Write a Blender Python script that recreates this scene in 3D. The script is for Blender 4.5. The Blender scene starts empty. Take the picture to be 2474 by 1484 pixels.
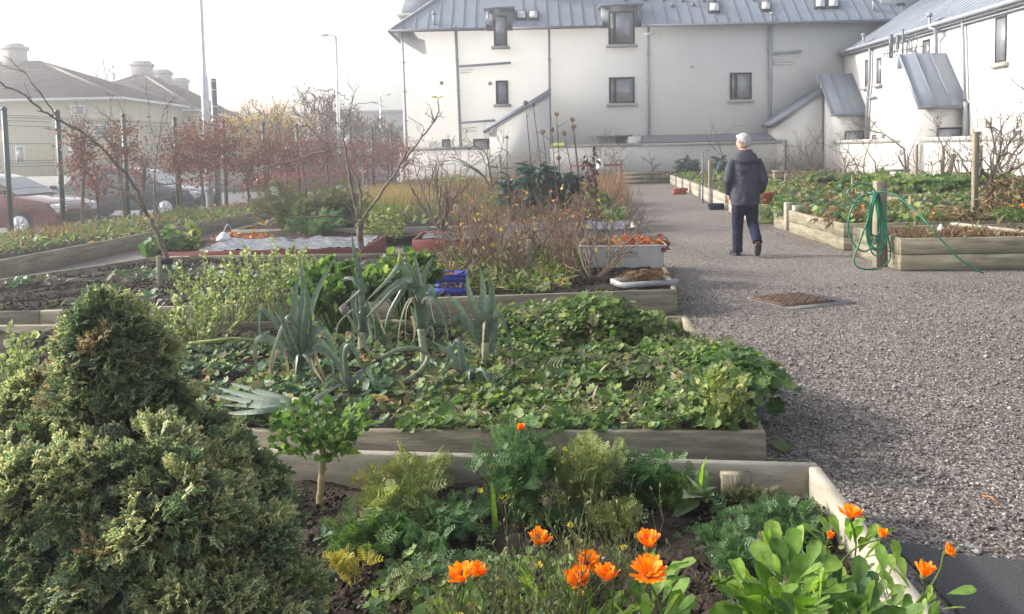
import bpy, math, random
import numpy as np
from mathutils import Vector, Matrix
R=math.radians
random.seed(7); rng=np.random.default_rng(11)
scene=bpy.context.scene; COL=scene.collection
# ---------------- camera ----------------
CAMH=1.53; FPX=2125.0; PPX,PPY=1236.5,513.0; PITCH=math.atan(149/2125.0); ROLL=0.021
def ray(x,y):
    u=(x-PPX)/FPX; v=-(y-PPY)/FPX
    c,s=math.cos(ROLL),math.sin(ROLL)
    u2=u*c+v*s; v2=-u*s+v*c
    cp,sp=math.cos(PITCH),math.sin(PITCH)
    return (u2, cp+v2*sp, v2*cp-sp)
def G(x,y,z=0.0):
    r=ray(x,y); t=(z-CAMH)/r[2]; return Vector((r[0]*t,r[1]*t,z))
def DY(x,y,Y):
    r=ray(x,y); t=Y/r[1]; return Vector((r[0]*t,Y,CAMH+r[2]*t))
def DX(x,y,X):
    r=ray(x,y); t=X/r[0]; return Vector((X,r[1]*t,CAMH+r[2]*t))
cd=bpy.data.cameras.new("camera"); cam=bpy.data.objects.new("camera",cd); COL.objects.link(cam)
fw=Vector(ray(PPX,PPY)).normalized()
rt=(Vector(ray(PPX+100,PPY))-Vector(ray(PPX,PPY))).normalized()
up=(Vector(ray(PPX,PPY-100))-Vector(ray(PPX,PPY))).normalized()
M=Matrix.Identity(4)
for i in range(3): M[i][0]=rt[i]; M[i][1]=up[i]; M[i][2]=-fw[i]
M[2][3]=CAMH
cam.matrix_world=M
cd.sensor_width=36; cd.lens=36*FPX/2473; cd.shift_y=-(742-PPY)/2473; cd.clip_end=600; cd.clip_start=0.05
scene.camera=cam
# ---------------- light ----------------
SUN_AZ=math.atan2(-0.97,0.22)      # direction to the sun, measured from +Y towards +X
SUN_EL=R(26)
w=bpy.data.worlds.new("World"); scene.world=w; w.use_nodes=True
nt=w.node_tree; bg=nt.nodes["Background"]
sky=nt.nodes.new("ShaderNodeTexSky"); sky.sky_type='NISHITA'; sky.sun_disc=False
sky.sun_elevation=SUN_EL; sky.sun_rotation=SUN_AZ; sky.dust_density=4.0; sky.air_density=0.9; sky.ozone_density=1.0; sky.altitude=20
hs0=nt.nodes.new('ShaderNodeHueSaturation'); hs0.inputs['Saturation'].default_value=0.45; nt.links.new(sky.outputs[0],hs0.inputs['Color']); nt.links.new(hs0.outputs[0],bg.inputs[0]); bg.inputs[1].default_value=0.15
ld=bpy.data.lights.new("sun","SUN"); ld.energy=2.3; ld.angle=R(3); ld.color=(1,0.95,0.86)
sun=bpy.data.objects.new("sun",ld); COL.objects.link(sun)
sd=Vector((math.sin(SUN_AZ)*math.cos(SUN_EL),math.cos(SUN_AZ)*math.cos(SUN_EL),math.sin(SUN_EL)))
sun.rotation_euler=sd.to_track_quat('Z','Y').to_euler(); sun.location=sd*50+Vector((0,0,20))
scene.view_settings.view_transform='Standard'; scene.view_settings.look='None'; scene.view_settings.gamma=1
scene.view_settings.exposure=1.25
HAZE=0.0048
scene.cycles.caustics_reflective=False; scene.cycles.caustics_refractive=False
scene.cycles.max_bounces=8; scene.cycles.transparent_max_bounces=8; scene.cycles.volume_bounces=0
# ---------------- mesh helpers ----------------
def wloc(o):
    v=Vector((0,0,0))
    while o: v+=o.location; o=o.parent
    return v
def tag(o,label=None,cat=None,group=None,kind=None):
    if label: o['label']=label
    if cat: o['category']=cat
    if group: o['group']=group
    if kind: o['kind']=kind
    return o
def thing(name,label,cat,loc=(0,0,0),group=None):
    o=bpy.data.objects.new(name,None); COL.objects.link(o); o.location=loc; o.empty_display_size=0.1
    return tag(o,label,cat,group)
def copy_tree(o,parent=None):
    c=o.copy(); COL.objects.link(c); c.parent=parent
    for ch in list(o.children): copy_tree(ch,c)
    return c
def frame(d,roll=0.0):
    d=Vector(d).normalized(); a=Vector((0,0,1)) if abs(d.z)<0.95 else Vector((1,0,0))
    x=d.cross(a).normalized(); y=d.cross(x).normalized()
    if roll: x,y=x*math.cos(roll)+y*math.sin(roll),y*math.cos(roll)-x*math.sin(roll)
    return x,y,d
class MB:
    def __init__(s): s.V=[];s.F=[];s.MI=[];s.mi=0;s.arr=[]
    def add(s,vs,fs):
        b=len(s.V); s.V.extend([tuple(v) for v in vs]); s.F.extend([tuple(i+b for i in f) for f in fs]); s.MI.extend([s.mi]*len(fs)); return s
    def box(s,c,size,rz=0.0,rx=0.0,ry=0.0):
        hx,hy,hz=[a/2 for a in size]; m=Matrix.Rotation(rz,3,'Z')@Matrix.Rotation(ry,3,'Y')@Matrix.Rotation(rx,3,'X'); c=Vector(c)
        vs=[c+m@Vector((x*hx,y*hy,z*hz)) for z in(-1,1) for y in(-1,1) for x in(-1,1)]
        return s.add(vs,[(0,2,3,1),(4,5,7,6),(0,1,5,4),(2,6,7,3),(0,4,6,2),(1,3,7,5)])
    def bb(s,x0,x1,y0,y1,z0,z1): return s.box(((x0+x1)/2,(y0+y1)/2,(z0+z1)/2),(abs(x1-x0),abs(y1-y0),abs(z1-z0)))
    def beam(s,p,q,w,h):
        # plank from p to q (points at mid height of the section), w = horizontal thickness, h = height
        p,q=Vector(p),Vector(q); d=(q-p).normalized(); n=Vector((-d.y,d.x,0)).normalized()*w/2; u=d.cross(n).normalized()*h/2
        if u.z<0:u=-u
        vs=[p-n-u,p+n-u,p-n+u,p+n+u,q-n-u,q+n-u,q-n+u,q+n+u]
        return s.add(vs,[(0,1,3,2),(4,6,7,5),(0,4,5,1),(2,3,7,6),(0,2,6,4),(1,5,7,3)])
    def tube(s,pts,rad,n=6,cap=True):
        pts=[Vector(p) for p in pts]; k=len(pts)
        if not hasattr(rad,'__len__'): rad=[rad]*k
        vs=[];x=None
        for i,p in enumerate(pts):
            d=(pts[min(i+1,k-1)]-pts[max(i-1,0)])
            if d.length<1e-9:d=Vector((0,0,1))
            d.normalize()
            if x is None: x,y,_=frame(d)
            else:
                x=(x-d*x.dot(d)); 
                if x.length<1e-6:x=frame(d)[0]
                x.normalize(); y=d.cross(x)
            for j in range(n):
                a=2*math.pi*j/n; vs.append(p+x*(math.cos(a)*rad[i])+y*(math.sin(a)*rad[i]))
        fs=[(i*n+j,i*n+(j+1)%n,(i+1)*n+(j+1)%n,(i+1)*n+j) for i in range(k-1) for j in range(n)]
        if cap: fs+= [tuple(range(n-1,-1,-1)),tuple(range((k-1)*n,k*n))]
        return s.add(vs,fs)
    def lathe(s,c,prof,n=16,sx=1,sy=1):
        c=Vector(c); vs=[c+Vector((r*sx*math.cos(2*math.pi*j/n),r*sy*math.sin(2*math.pi*j/n),z)) for r,z in prof for j in range(n)]
        k=len(prof); fs=[(i*n+j,i*n+(j+1)%n,(i+1)*n+(j+1)%n,(i+1)*n+j) for i in range(k-1) for j in range(n)]
        fs+=[tuple(range(n-1,-1,-1)),tuple(range((k-1)*n,k*n))]
        return s.add(vs,fs)
    def prism(s,poly,vec):
        # poly: list of 3-D points (one face), extruded along vec
        n=len(poly); v=Vector(vec); vs=[Vector(p) for p in poly]+[Vector(p)+v for p in poly]
        return s.add(vs,[tuple(range(n-1,-1,-1)),tuple(range(n,2*n))]+[(i,(i+1)%n,n+(i+1)%n,n+i) for i in range(n)])
    def inst(s,tpl,Ms,T):
        # many copies of a template (verts (m,3), faces list of equal length) with matrices Ms (n,3,3) and offsets T (n,3)
        tv,tf=tpl; n=len(T)
        if n==0:return s
        V=np.einsum('nij,mj->nmi',Ms,tv)+np.asarray(T)[:,None,:]
        s.arr.append((V.reshape(-1,3),tf,n,len(tv),s.mi)); return s
    def build(s,name,mat,parent=None,smooth=False,kind=None):
        off=wloc(parent) if parent else Vector((0,0,0))
        V=[np.array(s.V,dtype=np.float64).reshape(-1,3)]; loops=[];tot=[];mi=[]
        for f,m in zip(s.F,s.MI): loops.extend(f);tot.append(len(f));mi.append(m)
        L=[np.array(loops,dtype=np.int64)];TT=[np.array(tot,dtype=np.int64)];MM=[np.array(mi,dtype=np.int64)]
        b=len(V[0])
        for (av,tf,n,m,k) in s.arr:
            V.append(av); fl=np.array([i for f in tf for i in f]); fc=np.array([len(f) for f in tf])
            L.append((fl[None,:]+(np.arange(n)*m)[:,None]+b).reshape(-1)); TT.append(np.tile(fc,n)); MM.append(np.full(n*len(tf),k)); b+=len(av)
        V=np.concatenate(V)-np.array(off); L=np.concatenate(L);TT=np.concatenate(TT);MM=np.concatenate(MM)
        me=bpy.data.meshes.new(name); me.vertices.add(len(V)); me.vertices.foreach_set('co',V.astype(np.float32).ravel())
        me.loops.add(len(L)); me.loops.foreach_set('vertex_index',L.astype(np.int32))
        st=np.concatenate([[0],np.cumsum(TT)[:-1]]) if len(TT) else np.array([],dtype=int)
        me.polygons.add(len(TT)); me.polygons.foreach_set('loop_start',st.astype(np.int32)); me.polygons.foreach_set('loop_total',TT.astype(np.int32))
        mats=mat if isinstance(mat,(list,tuple)) else [mat]
        for m in mats: me.materials.append(m)
        me.polygons.foreach_set('material_index',MM.astype(np.int32))
        me.update(calc_edges=True); me.validate()
        if smooth: me.polygons.foreach_set('use_smooth',[True]*len(me.polygons))
        o=bpy.data.objects.new(name,me); COL.objects.link(o)
        if parent: o.parent=parent
        if kind: o['kind']=kind
        return o
def cat_rom(P,n=5):
    P=[Vector(p) for p in P]; Q=[P[0]*2-P[1]]+P+[P[-1]*2-P[-2]]; out=[]
    for i in range(1,len(Q)-2):
        a,b,c,d=Q[i-1:i+3]
        for k in range(n):
            t=k/n; out.append(.5*((2*b)+(c-a)*t+(2*a-5*b+4*c-d)*t*t+(3*b-a-3*c+d)*t**3))
    out.append(P[-1]); return out
def bevel(o,w=0.01,seg=1):
    m=o.modifiers.new('bevel','BEVEL'); m.width=w; m.segments=seg; m.limit_method='ANGLE'; m.angle_limit=R(40); return o
# random rotation matrices: local z towards N (n,3), local y = heading, scale
def rots(N,yaw,scale):
    N=N/np.linalg.norm(N,axis=1,keepdims=True)
    a=np.where(np.abs(N[:,2:3])<0.9,np.array([[0,0,1.0]]),np.array([[1.0,0,0]]))
    x=np.cross(a,N); x/=np.linalg.norm(x,axis=1,keepdims=True); y=np.cross(N,x)
    c=np.cos(yaw)[:,None];s_=np.sin(yaw)[:,None]
    X=x*c+y*s_; Y=y*c-x*s_
    return np.stack([X,Y,N],axis=2)*np.asarray(scale)[:,None,None]
def rots_dir(D,scale,roll=None,wid=None):
    # local y along D, local z roughly up (rolled)
    D=D/np.linalg.norm(D,axis=1,keepdims=True)
    u=np.tile(np.array([0,0,1.0]),(len(D),1))+rng.normal(0,.15,(len(D),3))
    X=np.cross(D,u); X/=np.linalg.norm(X,axis=1,keepdims=True); Z=np.cross(X,D)
    if roll is not None:
        c=np.cos(roll)[:,None];s_=np.sin(roll)[:,None]; X,Z=X*c+Z*s_,Z*c-X*s_
    sc=np.asarray(scale); wx=sc if wid is None else sc*wid
    return np.stack([X*wx[:,None],D*sc[:,None],Z*sc[:,None]],axis=2)
# ---------------- leaf templates (unit length along +y) ----------------
def T(v,f): return (np.array(v,dtype=float),f)
OVAL=T([(0,0,0),(-.22,.3,.05),(.22,.3,.05),(0,.35,-.03),(-.2,.65,.02),(.2,.65,.02),(0,.7,-.05),(0,1,-.12)],
       [(0,3,1),(0,2,3),(1,3,6,4),(3,2,5,6),(4,6,7),(6,5,7)])
LANCE=T([(0,0,0),(-.1,.3,.04),(.1,.3,.04),(-.09,.65,.02),(.09,.65,.02),(0,1,-.1),(0,.32,0),(0,.66,-.03)],
       [(0,6,1),(0,2,6),(1,6,7,3),(6,2,4,7),(3,7,5),(7,4,5)])
TRI=T([(0,0,0),(-.5,.5,.1),(.5,.5,.1),(0,1,0)],[(0,2,3,1)])
BLADE=T([(-.5,0,0),(.5,0,0),(-.35,.5,.02),(.35,.5,.02),(0,1,.12)],[(0,1,3,2),(2,3,4)])
def lobed(n=7,depth=.28,cup=.12):
    v=[(0,.5,0)];
    m=n*2
    for i in range(m):
        a=-math.pi/2+2*math.pi*(i+.5)/m
        r=.5 if i%2==0 else .5*(1-depth)
        v.append((r*math.cos(a),.5+r*math.sin(a),cup*(.6 if i%2 else 1)+(.04 if i%4==0 else -.03)))
    return T(v,[(0,1+i,1+(i+1)%m) for i in range(m)])
LOBED=lobed(); ROUND=lobed(6,.12,.1)
def fern(n=7,w=.34,thin=.05):
    v=[];f=[]
    def quad(a,b,t):
        a=Vector(a);b=Vector(b);d=(b-a).normalized();p=Vector((-d.y,d.x,0))*t;k=len(v)
        v.extend([tuple(a-p),tuple(a+p),tuple(b)]); f.append((k,k+1,k+2))
    quad((0,0,0),(0,1,-.15),.018)
    for i in range(n):
        t=.12+.8*i/n; L=w*(1-.75*t)*(1.15 if i%2 else 1)
        for sg in(-1,1):
            b=Vector((sg*L,t+L*.55,-.15*t*t+.03)); a=Vector((0,t,-.15*t*t)); quad(a,b,thin*.6)
            for q in(.35,.65):
                m=a.lerp(b,q); quad(m,m+Vector((sg*L*.12,L*.45,0)),thin*.45); quad(m,m+Vector((sg*L*.4,-L*.05,0)),thin*.45)
    return T(v,f)
FERN=fern(); FERNS=fern(5,.4,.07)
SPAT=T([(0,0,0),(-.09,.3,.03),(.09,.3,.03),(0,.32,-.02),(-.19,.62,.03),(.19,.62,.03),(0,.66,-.03),(-.15,.88,0),(.15,.88,0),(0,.98,-.07)],[(0,3,1),(0,2,3),(1,3,6,4),(3,2,5,6),(4,6,9,7),(6,5,8,9)])
PETAL=T([(0,0,0),(-.07,.35,.01),(.07,.35,.01),(-.10,.75,0),(.10,.75,0),(-.05,1,-.02),(.05,1,-.02),(0,.5,-.015)],[(0,2,7,1),(1,7,3),(2,4,7),(3,7,4,6,5)])
def spray():
    # conifer spray: fan of blunt scale-leaved twigs
    v=[];f=[];r=random.Random(3)
    def tw(a,b,t):
        a=Vector(a);b=Vector(b);d=(b-a).normalized();p=Vector((-d.y,d.x,0))*t;k=len(v);m=a.lerp(b,.75)
        q=Vector((0,0,t*.9))
        v.extend([tuple(a-p*.6),tuple(a+p*.6),tuple(m+p),tuple(b),tuple(m-p),tuple(m+q)]); f.extend([(k,k+4,k+5),(k+1,k,k+5),(k+2,k+1,k+5),(k+3,k+2,k+5),(k+4,k+3,k+5)])
    tw((0,0,0),(0,1,-.05),.05)
    for i,t in enumerate((.2,.38,.56,.72)):
        for sg in(-1,1):
            L=.55*(1-.5*t); b=Vector((sg*L*.75,t+L*.75,r.uniform(-.12,.1)))
            tw((0,t,0),b,.055); m=Vector((0,t,0)).lerp(b,.5); tw(m,m+Vector((sg*L*.42,L*.08,.03)),.045); tw(m,m+Vector((sg*.02,L*.45,.03)),.045)
    return T(v,f)
SPRAY=spray()
def stone_t(seed):
    r=random.Random(seed); v=[(r.uniform(.3,.5),0,r.uniform(-.05,.05)),(0,r.uniform(.25,.4),.02),(-r.uniform(.3,.5),0,0),(0,-r.uniform(.25,.4),0),(r.uniform(-.12,.12),r.uniform(-.1,.1),r.uniform(.2,.32)),(0.05,0,-.2),(.25,.22,.1),(-.22,-.2,.1)]
    return T(v,[(0,6,4),(6,1,4),(1,2,4),(2,7,4),(7,3,4),(3,0,4),(1,6,0,5),(2,1,5),(3,7,2,5),(0,3,5)])
STONES=[stone_t(i) for i in range(5)]
# ---------------- materials ----------------
def node(nt,t,**k):
    n=nt.nodes.new(t)
    for a,b in k.items(): setattr(n,a,b)
    return n
def pmat(name,col,rough=.7,metal=0,spec=.3,var=.12,scale=8,bump=0,bscale=60,stretch=None,col2=None,coat=0,lo=.35,hi=.65,detail=6):
    m=bpy.data.materials.new(name); m.use_nodes=True; nt=m.node_tree; b=nt.nodes['Principled BSDF']; lk=nt.links.new
    b.inputs['Roughness'].default_value=rough; b.inputs['Metallic'].default_value=metal; b.inputs['Specular IOR Level'].default_value=spec
    if coat: b.inputs['Coat Weight'].default_value=coat; b.inputs['Coat Roughness'].default_value=.08
    tc=node(nt,'ShaderNodeTexCoord'); mp=node(nt,'ShaderNodeMapping'); lk(tc.outputs['Object'],mp.inputs[0])
    if stretch: mp.inputs['Scale'].default_value=stretch
    nz=node(nt,'ShaderNodeTexNoise'); nz.inputs['Scale'].default_value=scale; nz.inputs['Detail'].default_value=detail; nz.inputs['Roughness'].default_value=.65; lk(mp.outputs[0],nz.inputs['Vector'])
    cr=node(nt,'ShaderNodeValToRGB'); e=cr.color_ramp.elements
    c=Vector(col[:3]); c2=Vector(col2) if col2 else c*(1+var)
    c1=c if col2 else c*(1-var)
    e[0].position=lo;e[1].position=hi; e[0].color=(*c1,1); e[1].color=(*c2,1)
    lk(nz.outputs['Fac'],cr.inputs[0]); lk(cr.outputs[0],b.inputs['Base Color'])
    if bump:
        n2=node(nt,'ShaderNodeTexNoise'); n2.inputs['Scale'].default_value=bscale; n2.inputs['Detail'].default_value=4; lk(mp.outputs[0],n2.inputs['Vector'])
        bp=node(nt,'ShaderNodeBump'); bp.inputs['Strength'].default_value=bump; bp.inputs['Distance'].default_value=.02; lk(n2.outputs['Fac'],bp.inputs['Height']); lk(bp.outputs[0],b.inputs['Normal'])
    return m
def lmat(name,cols,trans=.35,rough=.5,spec=.3):
    # leaves: colour random per leaf, partly translucent
    m=bpy.data.materials.new(name); m.use_nodes=True; nt=m.node_tree; b=nt.nodes['Principled BSDF']; lk=nt.links.new; out=nt.nodes['Material Output']
    g=node(nt,'ShaderNodeNewGeometry'); cr=node(nt,'ShaderNodeValToRGB'); cr.color_ramp.interpolation='LINEAR'
    e=cr.color_ramp.elements
    while len(e)<len(cols): e.new(.5)
    for i,c in enumerate(cols): e[i].position=i/(len(cols)-1); e[i].color=(*c,1)
    lk(g.outputs['Random Per Island'],cr.inputs[0])
    # veins, dust and blemishes inside each leaf
    tc=node(nt,'ShaderNodeTexCoord'); nz=node(nt,'ShaderNodeTexNoise'); nz.inputs['Scale'].default_value=55; nz.inputs['Detail'].default_value=3; lk(tc.outputs['Object'],nz.inputs['Vector'])
    mr=node(nt,'ShaderNodeMapRange'); mr.inputs[1].default_value=.3; mr.inputs[2].default_value=.7; mr.inputs[3].default_value=.68; mr.inputs[4].default_value=1.25; lk(nz.outputs['Fac'],mr.inputs[0])
    vm=node(nt,'ShaderNodeVectorMath',operation='SCALE'); lk(cr.outputs[0],vm.inputs[0]); lk(mr.outputs[0],vm.inputs['Scale']); cr=vm
    lk(cr.outputs[0],b.inputs['Base Color'])
    b.inputs['Roughness'].default_value=rough; b.inputs['Specular IOR Level'].default_value=spec
    if trans>0:
        t=node(nt,'ShaderNodeBsdfTranslucent'); hs=node(nt,'ShaderNodeHueSaturation'); hs.inputs['Saturation'].default_value=1.15; hs.inputs['Value'].default_value=1.5
        lk(cr.outputs[0],hs.inputs['Color']); lk(hs.outputs[0],t.inputs[0])
        mx=node(nt,'ShaderNodeMixShader'); mx.inputs[0].default_value=trans; lk(b.outputs[0],mx.inputs[1]); lk(t.outputs[0],mx.inputs[2]); lk(mx.outputs[0],out.inputs[0])
    return m
M_={}
M_['render']=pmat('cream_render',(.65,.638,.61),.9,var=.025,scale=1.6,stretch=(1,1,.5),bump=.15,bscale=90,spec=.1)
M_['zinc']=pmat('zinc_roof',(.24,.275,.33),.5,metal=.1,var=.12,scale=.9,spec=.5,stretch=(1,1,.4))
M_['zincdark']=pmat('zinc_trim',(.16,.18,.21),.5,metal=.2,var=.1,scale=3)
M_['gutter']=pmat('grey_gutter',(.15,.165,.19),.45,metal=.1,var=.08)
M_['pipe']=pmat('grey_pipe',(.30,.32,.36),.5,var=.08)
M_['frame']=pmat('dark_frame',(.03,.028,.026),.5,var=.05)
M_['stone']=pmat('concrete_trim',(.40,.39,.37),.85,var=.15,scale=5,bump=.2)
M_['slate']=pmat('slate',(.20,.19,.23),.6,var=.2,scale=6)
M_['oldwall']=pmat('old_painted_wall',(.58,.565,.535),.92,col2=(.44,.41,.37),scale=.8,lo=.55,hi=.8,bump=.35,bscale=25,spec=.1)
M_['timber']=pmat('weathered_timber',(.12,.105,.07),.85,col2=(.34,.31,.225),scale=2.2,bump=.35,bscale=14,stretch=(1.2,1.2,9),lo=.3,hi=.72)
M_['timber_old']=pmat('grey_timber',(.25,.225,.18),.85,col2=(.42,.38,.31),scale=3,bump=.2,bscale=18,stretch=(1.5,1.5,7),lo=.3,hi=.7)
M_['post']=pmat('post_timber',(.17,.15,.11),.85,col2=(.30,.26,.19),scale=4,bump=.4,bscale=16,stretch=(7,7,.8))
M_['soil']=pmat('dark_soil',(.022,.017,.013),.95,col2=(.07,.055,.042),scale=9,bump=1,bscale=45,spec=.15)
M_['redpaint']=pmat('red_painted_board',(.14,.035,.03),.7,col2=(.21,.06,.05),scale=3,bump=.1,stretch=(1,1,4))
M_['bark']=pmat('bark',(.10,.08,.065),.85,col2=(.20,.165,.13),scale=14,bump=.4,bscale=40,stretch=(1,1,.3))
M_['twig']=pmat('twig',(.12,.08,.06),.8,var=.2,scale=9)
M_['greypole']=pmat('galvanised_pole',(.72,.74,.78),.45,metal=.3,var=.06)
M_['green_steel']=pmat('green_steel',(.018,.06,.05),.4,var=.1,spec=.5)
M_['wire']=pmat('green_wire',(.12,.17,.15),.35,metal=.5,var=.05,spec=.8)
M_['hose']=pmat('green_hose',(.015,.17,.085),.35,var=.1,spec=.5)
M_['asphalt']=pmat('asphalt',(.03,.03,.033),.9,col2=(.12,.12,.125),scale=160,bump=.7,bscale=220)
M_['road']=pmat('road_asphalt',(.16,.16,.165),.8,var=.12,scale=3,bump=.2,bscale=120)
M_['concrete']=pmat('pavement_concrete',(.42,.41,.39),.85,var=.12,scale=3)
M_['roof_tile']=pmat('brown_tiles',(.17,.135,.135),.75,var=.25,scale=6)
M_['yellow_wall']=pmat('pale_yellow_wall',(.55,.49,.34),.9,var=.05,scale=1)
M_['white']=pmat('white_plastic',(.75,.75,.72),.4,var=.03,spec=.4)
M_['grey_plastic']=pmat('pale_grey_plastic',(.62,.61,.57),.5,col2=(.48,.46,.41),scale=3,lo=.55,hi=.85)
M_['black']=pmat('black_rubber',(.015,.015,.016),.6,var=.1)
M_['text']=pmat('grey_lettering',(.10,.11,.12),.6,var=.02)
M_['terracotta']=pmat('terracotta',(.36,.13,.08),.8,var=.12)
M_['brickred']=pmat('red_brick',(.28,.07,.05),.85,var=.2,scale=12)
M_['blue']=pmat('blue_plastic',(.035,.05,.30),.4,var=.1)
M_['teal']=pmat('blue_green_plastic',(.01,.07,.10),.4,var=.1)
M_['hivis']=pmat('hi_vis',(.75,.9,.12),.6,col2=(.9,.95,.75),scale=7,lo=.55,hi=.6)
M_['rust']=pmat('rusty_iron',(.10,.06,.045),.8,col2=(.17,.11,.08),scale=14,metal=.3)
def glassmat(name,col=(.2,.23,.26),rough=.06):
    m=pmat(name,col,rough,var=.25,scale=.7,spec=.9); return m
M_['glass']=glassmat('window_glass',(.22,.23,.26),.1)
M_['carglass']=glassmat('car_glass',(.10,.13,.14),.08)
M_['skylight']=pmat('skylight_glass',(.65,.67,.68),.15,var=.1,spec=.8)
# foliage
L_={}
L_['conifer']=lmat('golden_conifer',[(.13,.21,.12),(.26,.33,.16),(.46,.46,.23),(.66,.61,.33)],.38,.6)
L_['conifer_b']=lmat('bluish_conifer',[(.07,.12,.07),(.14,.20,.10),(.24,.30,.15)],.3,.6)
L_['conifer_c']=lmat('tan_conifer',[(.20,.15,.08),(.36,.29,.16),(.48,.44,.24)],.3,.6)
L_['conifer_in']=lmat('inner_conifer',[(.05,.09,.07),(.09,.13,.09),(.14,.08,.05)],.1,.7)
L_['geranium']=lmat('green_cover_leaves',[(.035,.08,.02),(.08,.15,.035),(.16,.24,.06),(.30,.37,.12)],.38,.5)
L_['bluegreen']=lmat('bluegreen_leaves',[(.04,.095,.045),(.085,.16,.075),(.15,.225,.125)],.25,.5)
L_['celery']=lmat('bright_green_leaves',[(.05,.11,.03),(.10,.18,.05),(.20,.28,.08)],.38,.5)
L_['yellowgreen']=lmat('yellow_green_leaves',[(.13,.19,.05),(.25,.30,.10),(.38,.38,.16)],.4,.5)
L_['pale']=lmat('pale_bolting_flowers',[(.16,.22,.07),(.30,.36,.14),(.48,.50,.28)],.35,.6)
L_['leek']=lmat('leek_leaves',[(.07,.115,.08),(.115,.165,.115),(.18,.225,.165)],.3,.38,.45)
L_['leekstem']=lmat('leek_shank',[(.24,.27,.17),(.38,.39,.27)],.1,.5)
L_['dry']=lmat('dry_brown_growth',[(.11,.06,.035),(.22,.13,.07),(.34,.24,.13)],.25,.7)
L_['tan']=lmat('tan_grass',[(.25,.17,.08),(.38,.28,.13),(.30,.26,.10)],.3,.7)
L_['rustleaf']=lmat('russet_beech_leaves',[(.13,.045,.03),(.22,.08,.05),(.31,.13,.075)],.25,.6)
L_['orangeleaf']=lmat('orange_autumn_leaves',[(.36,.12,.04),(.5,.22,.07),(.52,.36,.12)],.3,.55)
L_['redleaf']=lmat('red_autumn_leaves',[(.25,.04,.02),(.45,.11,.03),(.6,.2,.05)],.4,.55)
L_['yellowleaf']=lmat('yellow_leaves',[(.42,.36,.08),(.5,.42,.12),(.34,.38,.10)],.3,.55)
L_['petal']=lmat('orange_petals',[(.93,.25,.004),(.98,.34,.01),(1,.43,.02)],.3,.5)
L_['petaly']=lmat('yellow_petals',[(.9,.65,.05),(.95,.75,.15)],.35,.5)
L_['dull']=lmat('dull_green_growth',[(.07,.09,.035),(.13,.15,.06),(.20,.19,.09)],.3,.6)
L_['kale']=lmat('dark_kale',[(.025,.06,.05),(.05,.10,.08),(.09,.15,.12)],.2,.5)
L_['grass']=lmat('grass_blades',[(.06,.13,.02),(.12,.2,.04),(.2,.26,.08)],.35,.5)
L_['farwood']=lmat('far_tree_leaves',[(.16,.10,.06),(.25,.16,.09)],.3,.8)
L_['autumn']=lmat('golden_tree_leaves',[(.35,.20,.06),(.5,.34,.10),(.4,.34,.14)],.4,.6)
L_['gravel']=lmat('gravel_stones',[(.07,.062,.056),(.14,.122,.11),(.19,.152,.138),(.245,.228,.215),(.42,.40,.37)],0,.7)
L_['pebble']=lmat('soil_stones',[(.05,.04,.035),(.13,.12,.11),(.3,.29,.27)],0,.8)
L_['clod']=lmat('soil_clods',[(.016,.012,.009),(.035,.027,.02),(.06,.048,.038)],0,.95,.1)
L_['feath']=lmat('feathery_green',[(.05,.13,.05),(.10,.19,.07),(.18,.27,.11)],.35,.55)
# ================= SETTING =================
def zinc_seams(mb,p00,p10,p01,p11,n,h=.03,w=.025):
    # standing seams between edge p00-p10 (bottom) and p01-p11 (top)
    for i in range(n+1):
        t=i/n; a=Vector(p00).lerp(Vector(p10),t); b=Vector(p01).lerp(Vector(p11),t)
        nrm=(Vector(p10)-Vector(p00)).cross(Vector(p01)-Vector(p00)).normalized()
        d=(Vector(p10)-Vector(p00)).normalized()*w/2; u=nrm*h
        mb.add([a-d,a+d,a+d+u,a-d+u,b-d,b+d,b+d+u,b-d+u],[(0,1,2,3),(4,7,6,5),(3,2,6,7),(0,3,7,4),(1,5,6,2)])
def grid_sheet(x0,x1,y0,y1,z,nx,ny,amp=0,fn=None):
    mb=MB(); xs=np.linspace(x0,x1,nx);ys=np.linspace(y0,y1,ny)
    vs=[];r=random.Random(int(abs(x0*100+y0*10)))
    for y in ys:
        for x in xs:
            h=z+r.uniform(-amp,amp)+(fn(x,y) if fn else 0); vs.append((x,y,h))
    mb.add(vs,[(j*nx+i,j*nx+i+1,(j+1)*nx+i+1,(j+1)*nx+i) for j in range(ny-1) for i in range(nx-1)]); return mb
# ground sheet to the horizon
M_['ground']=pmat('rough_ground',(.10,.095,.075),.95,var=.3,scale=.5,bump=.3,bscale=30)
def sheet(name,poly,z,mat,th=None):
    mb=MB(); mb.add([(p[0],p[1],z) for p in poly],[tuple(range(len(poly)))]); o=mb.build(name,mat,kind='structure'); return o
sheet('ground',[(-300,-40),(300,-40),(300,500),(-300,500)],-.30,M_['ground'])
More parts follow.
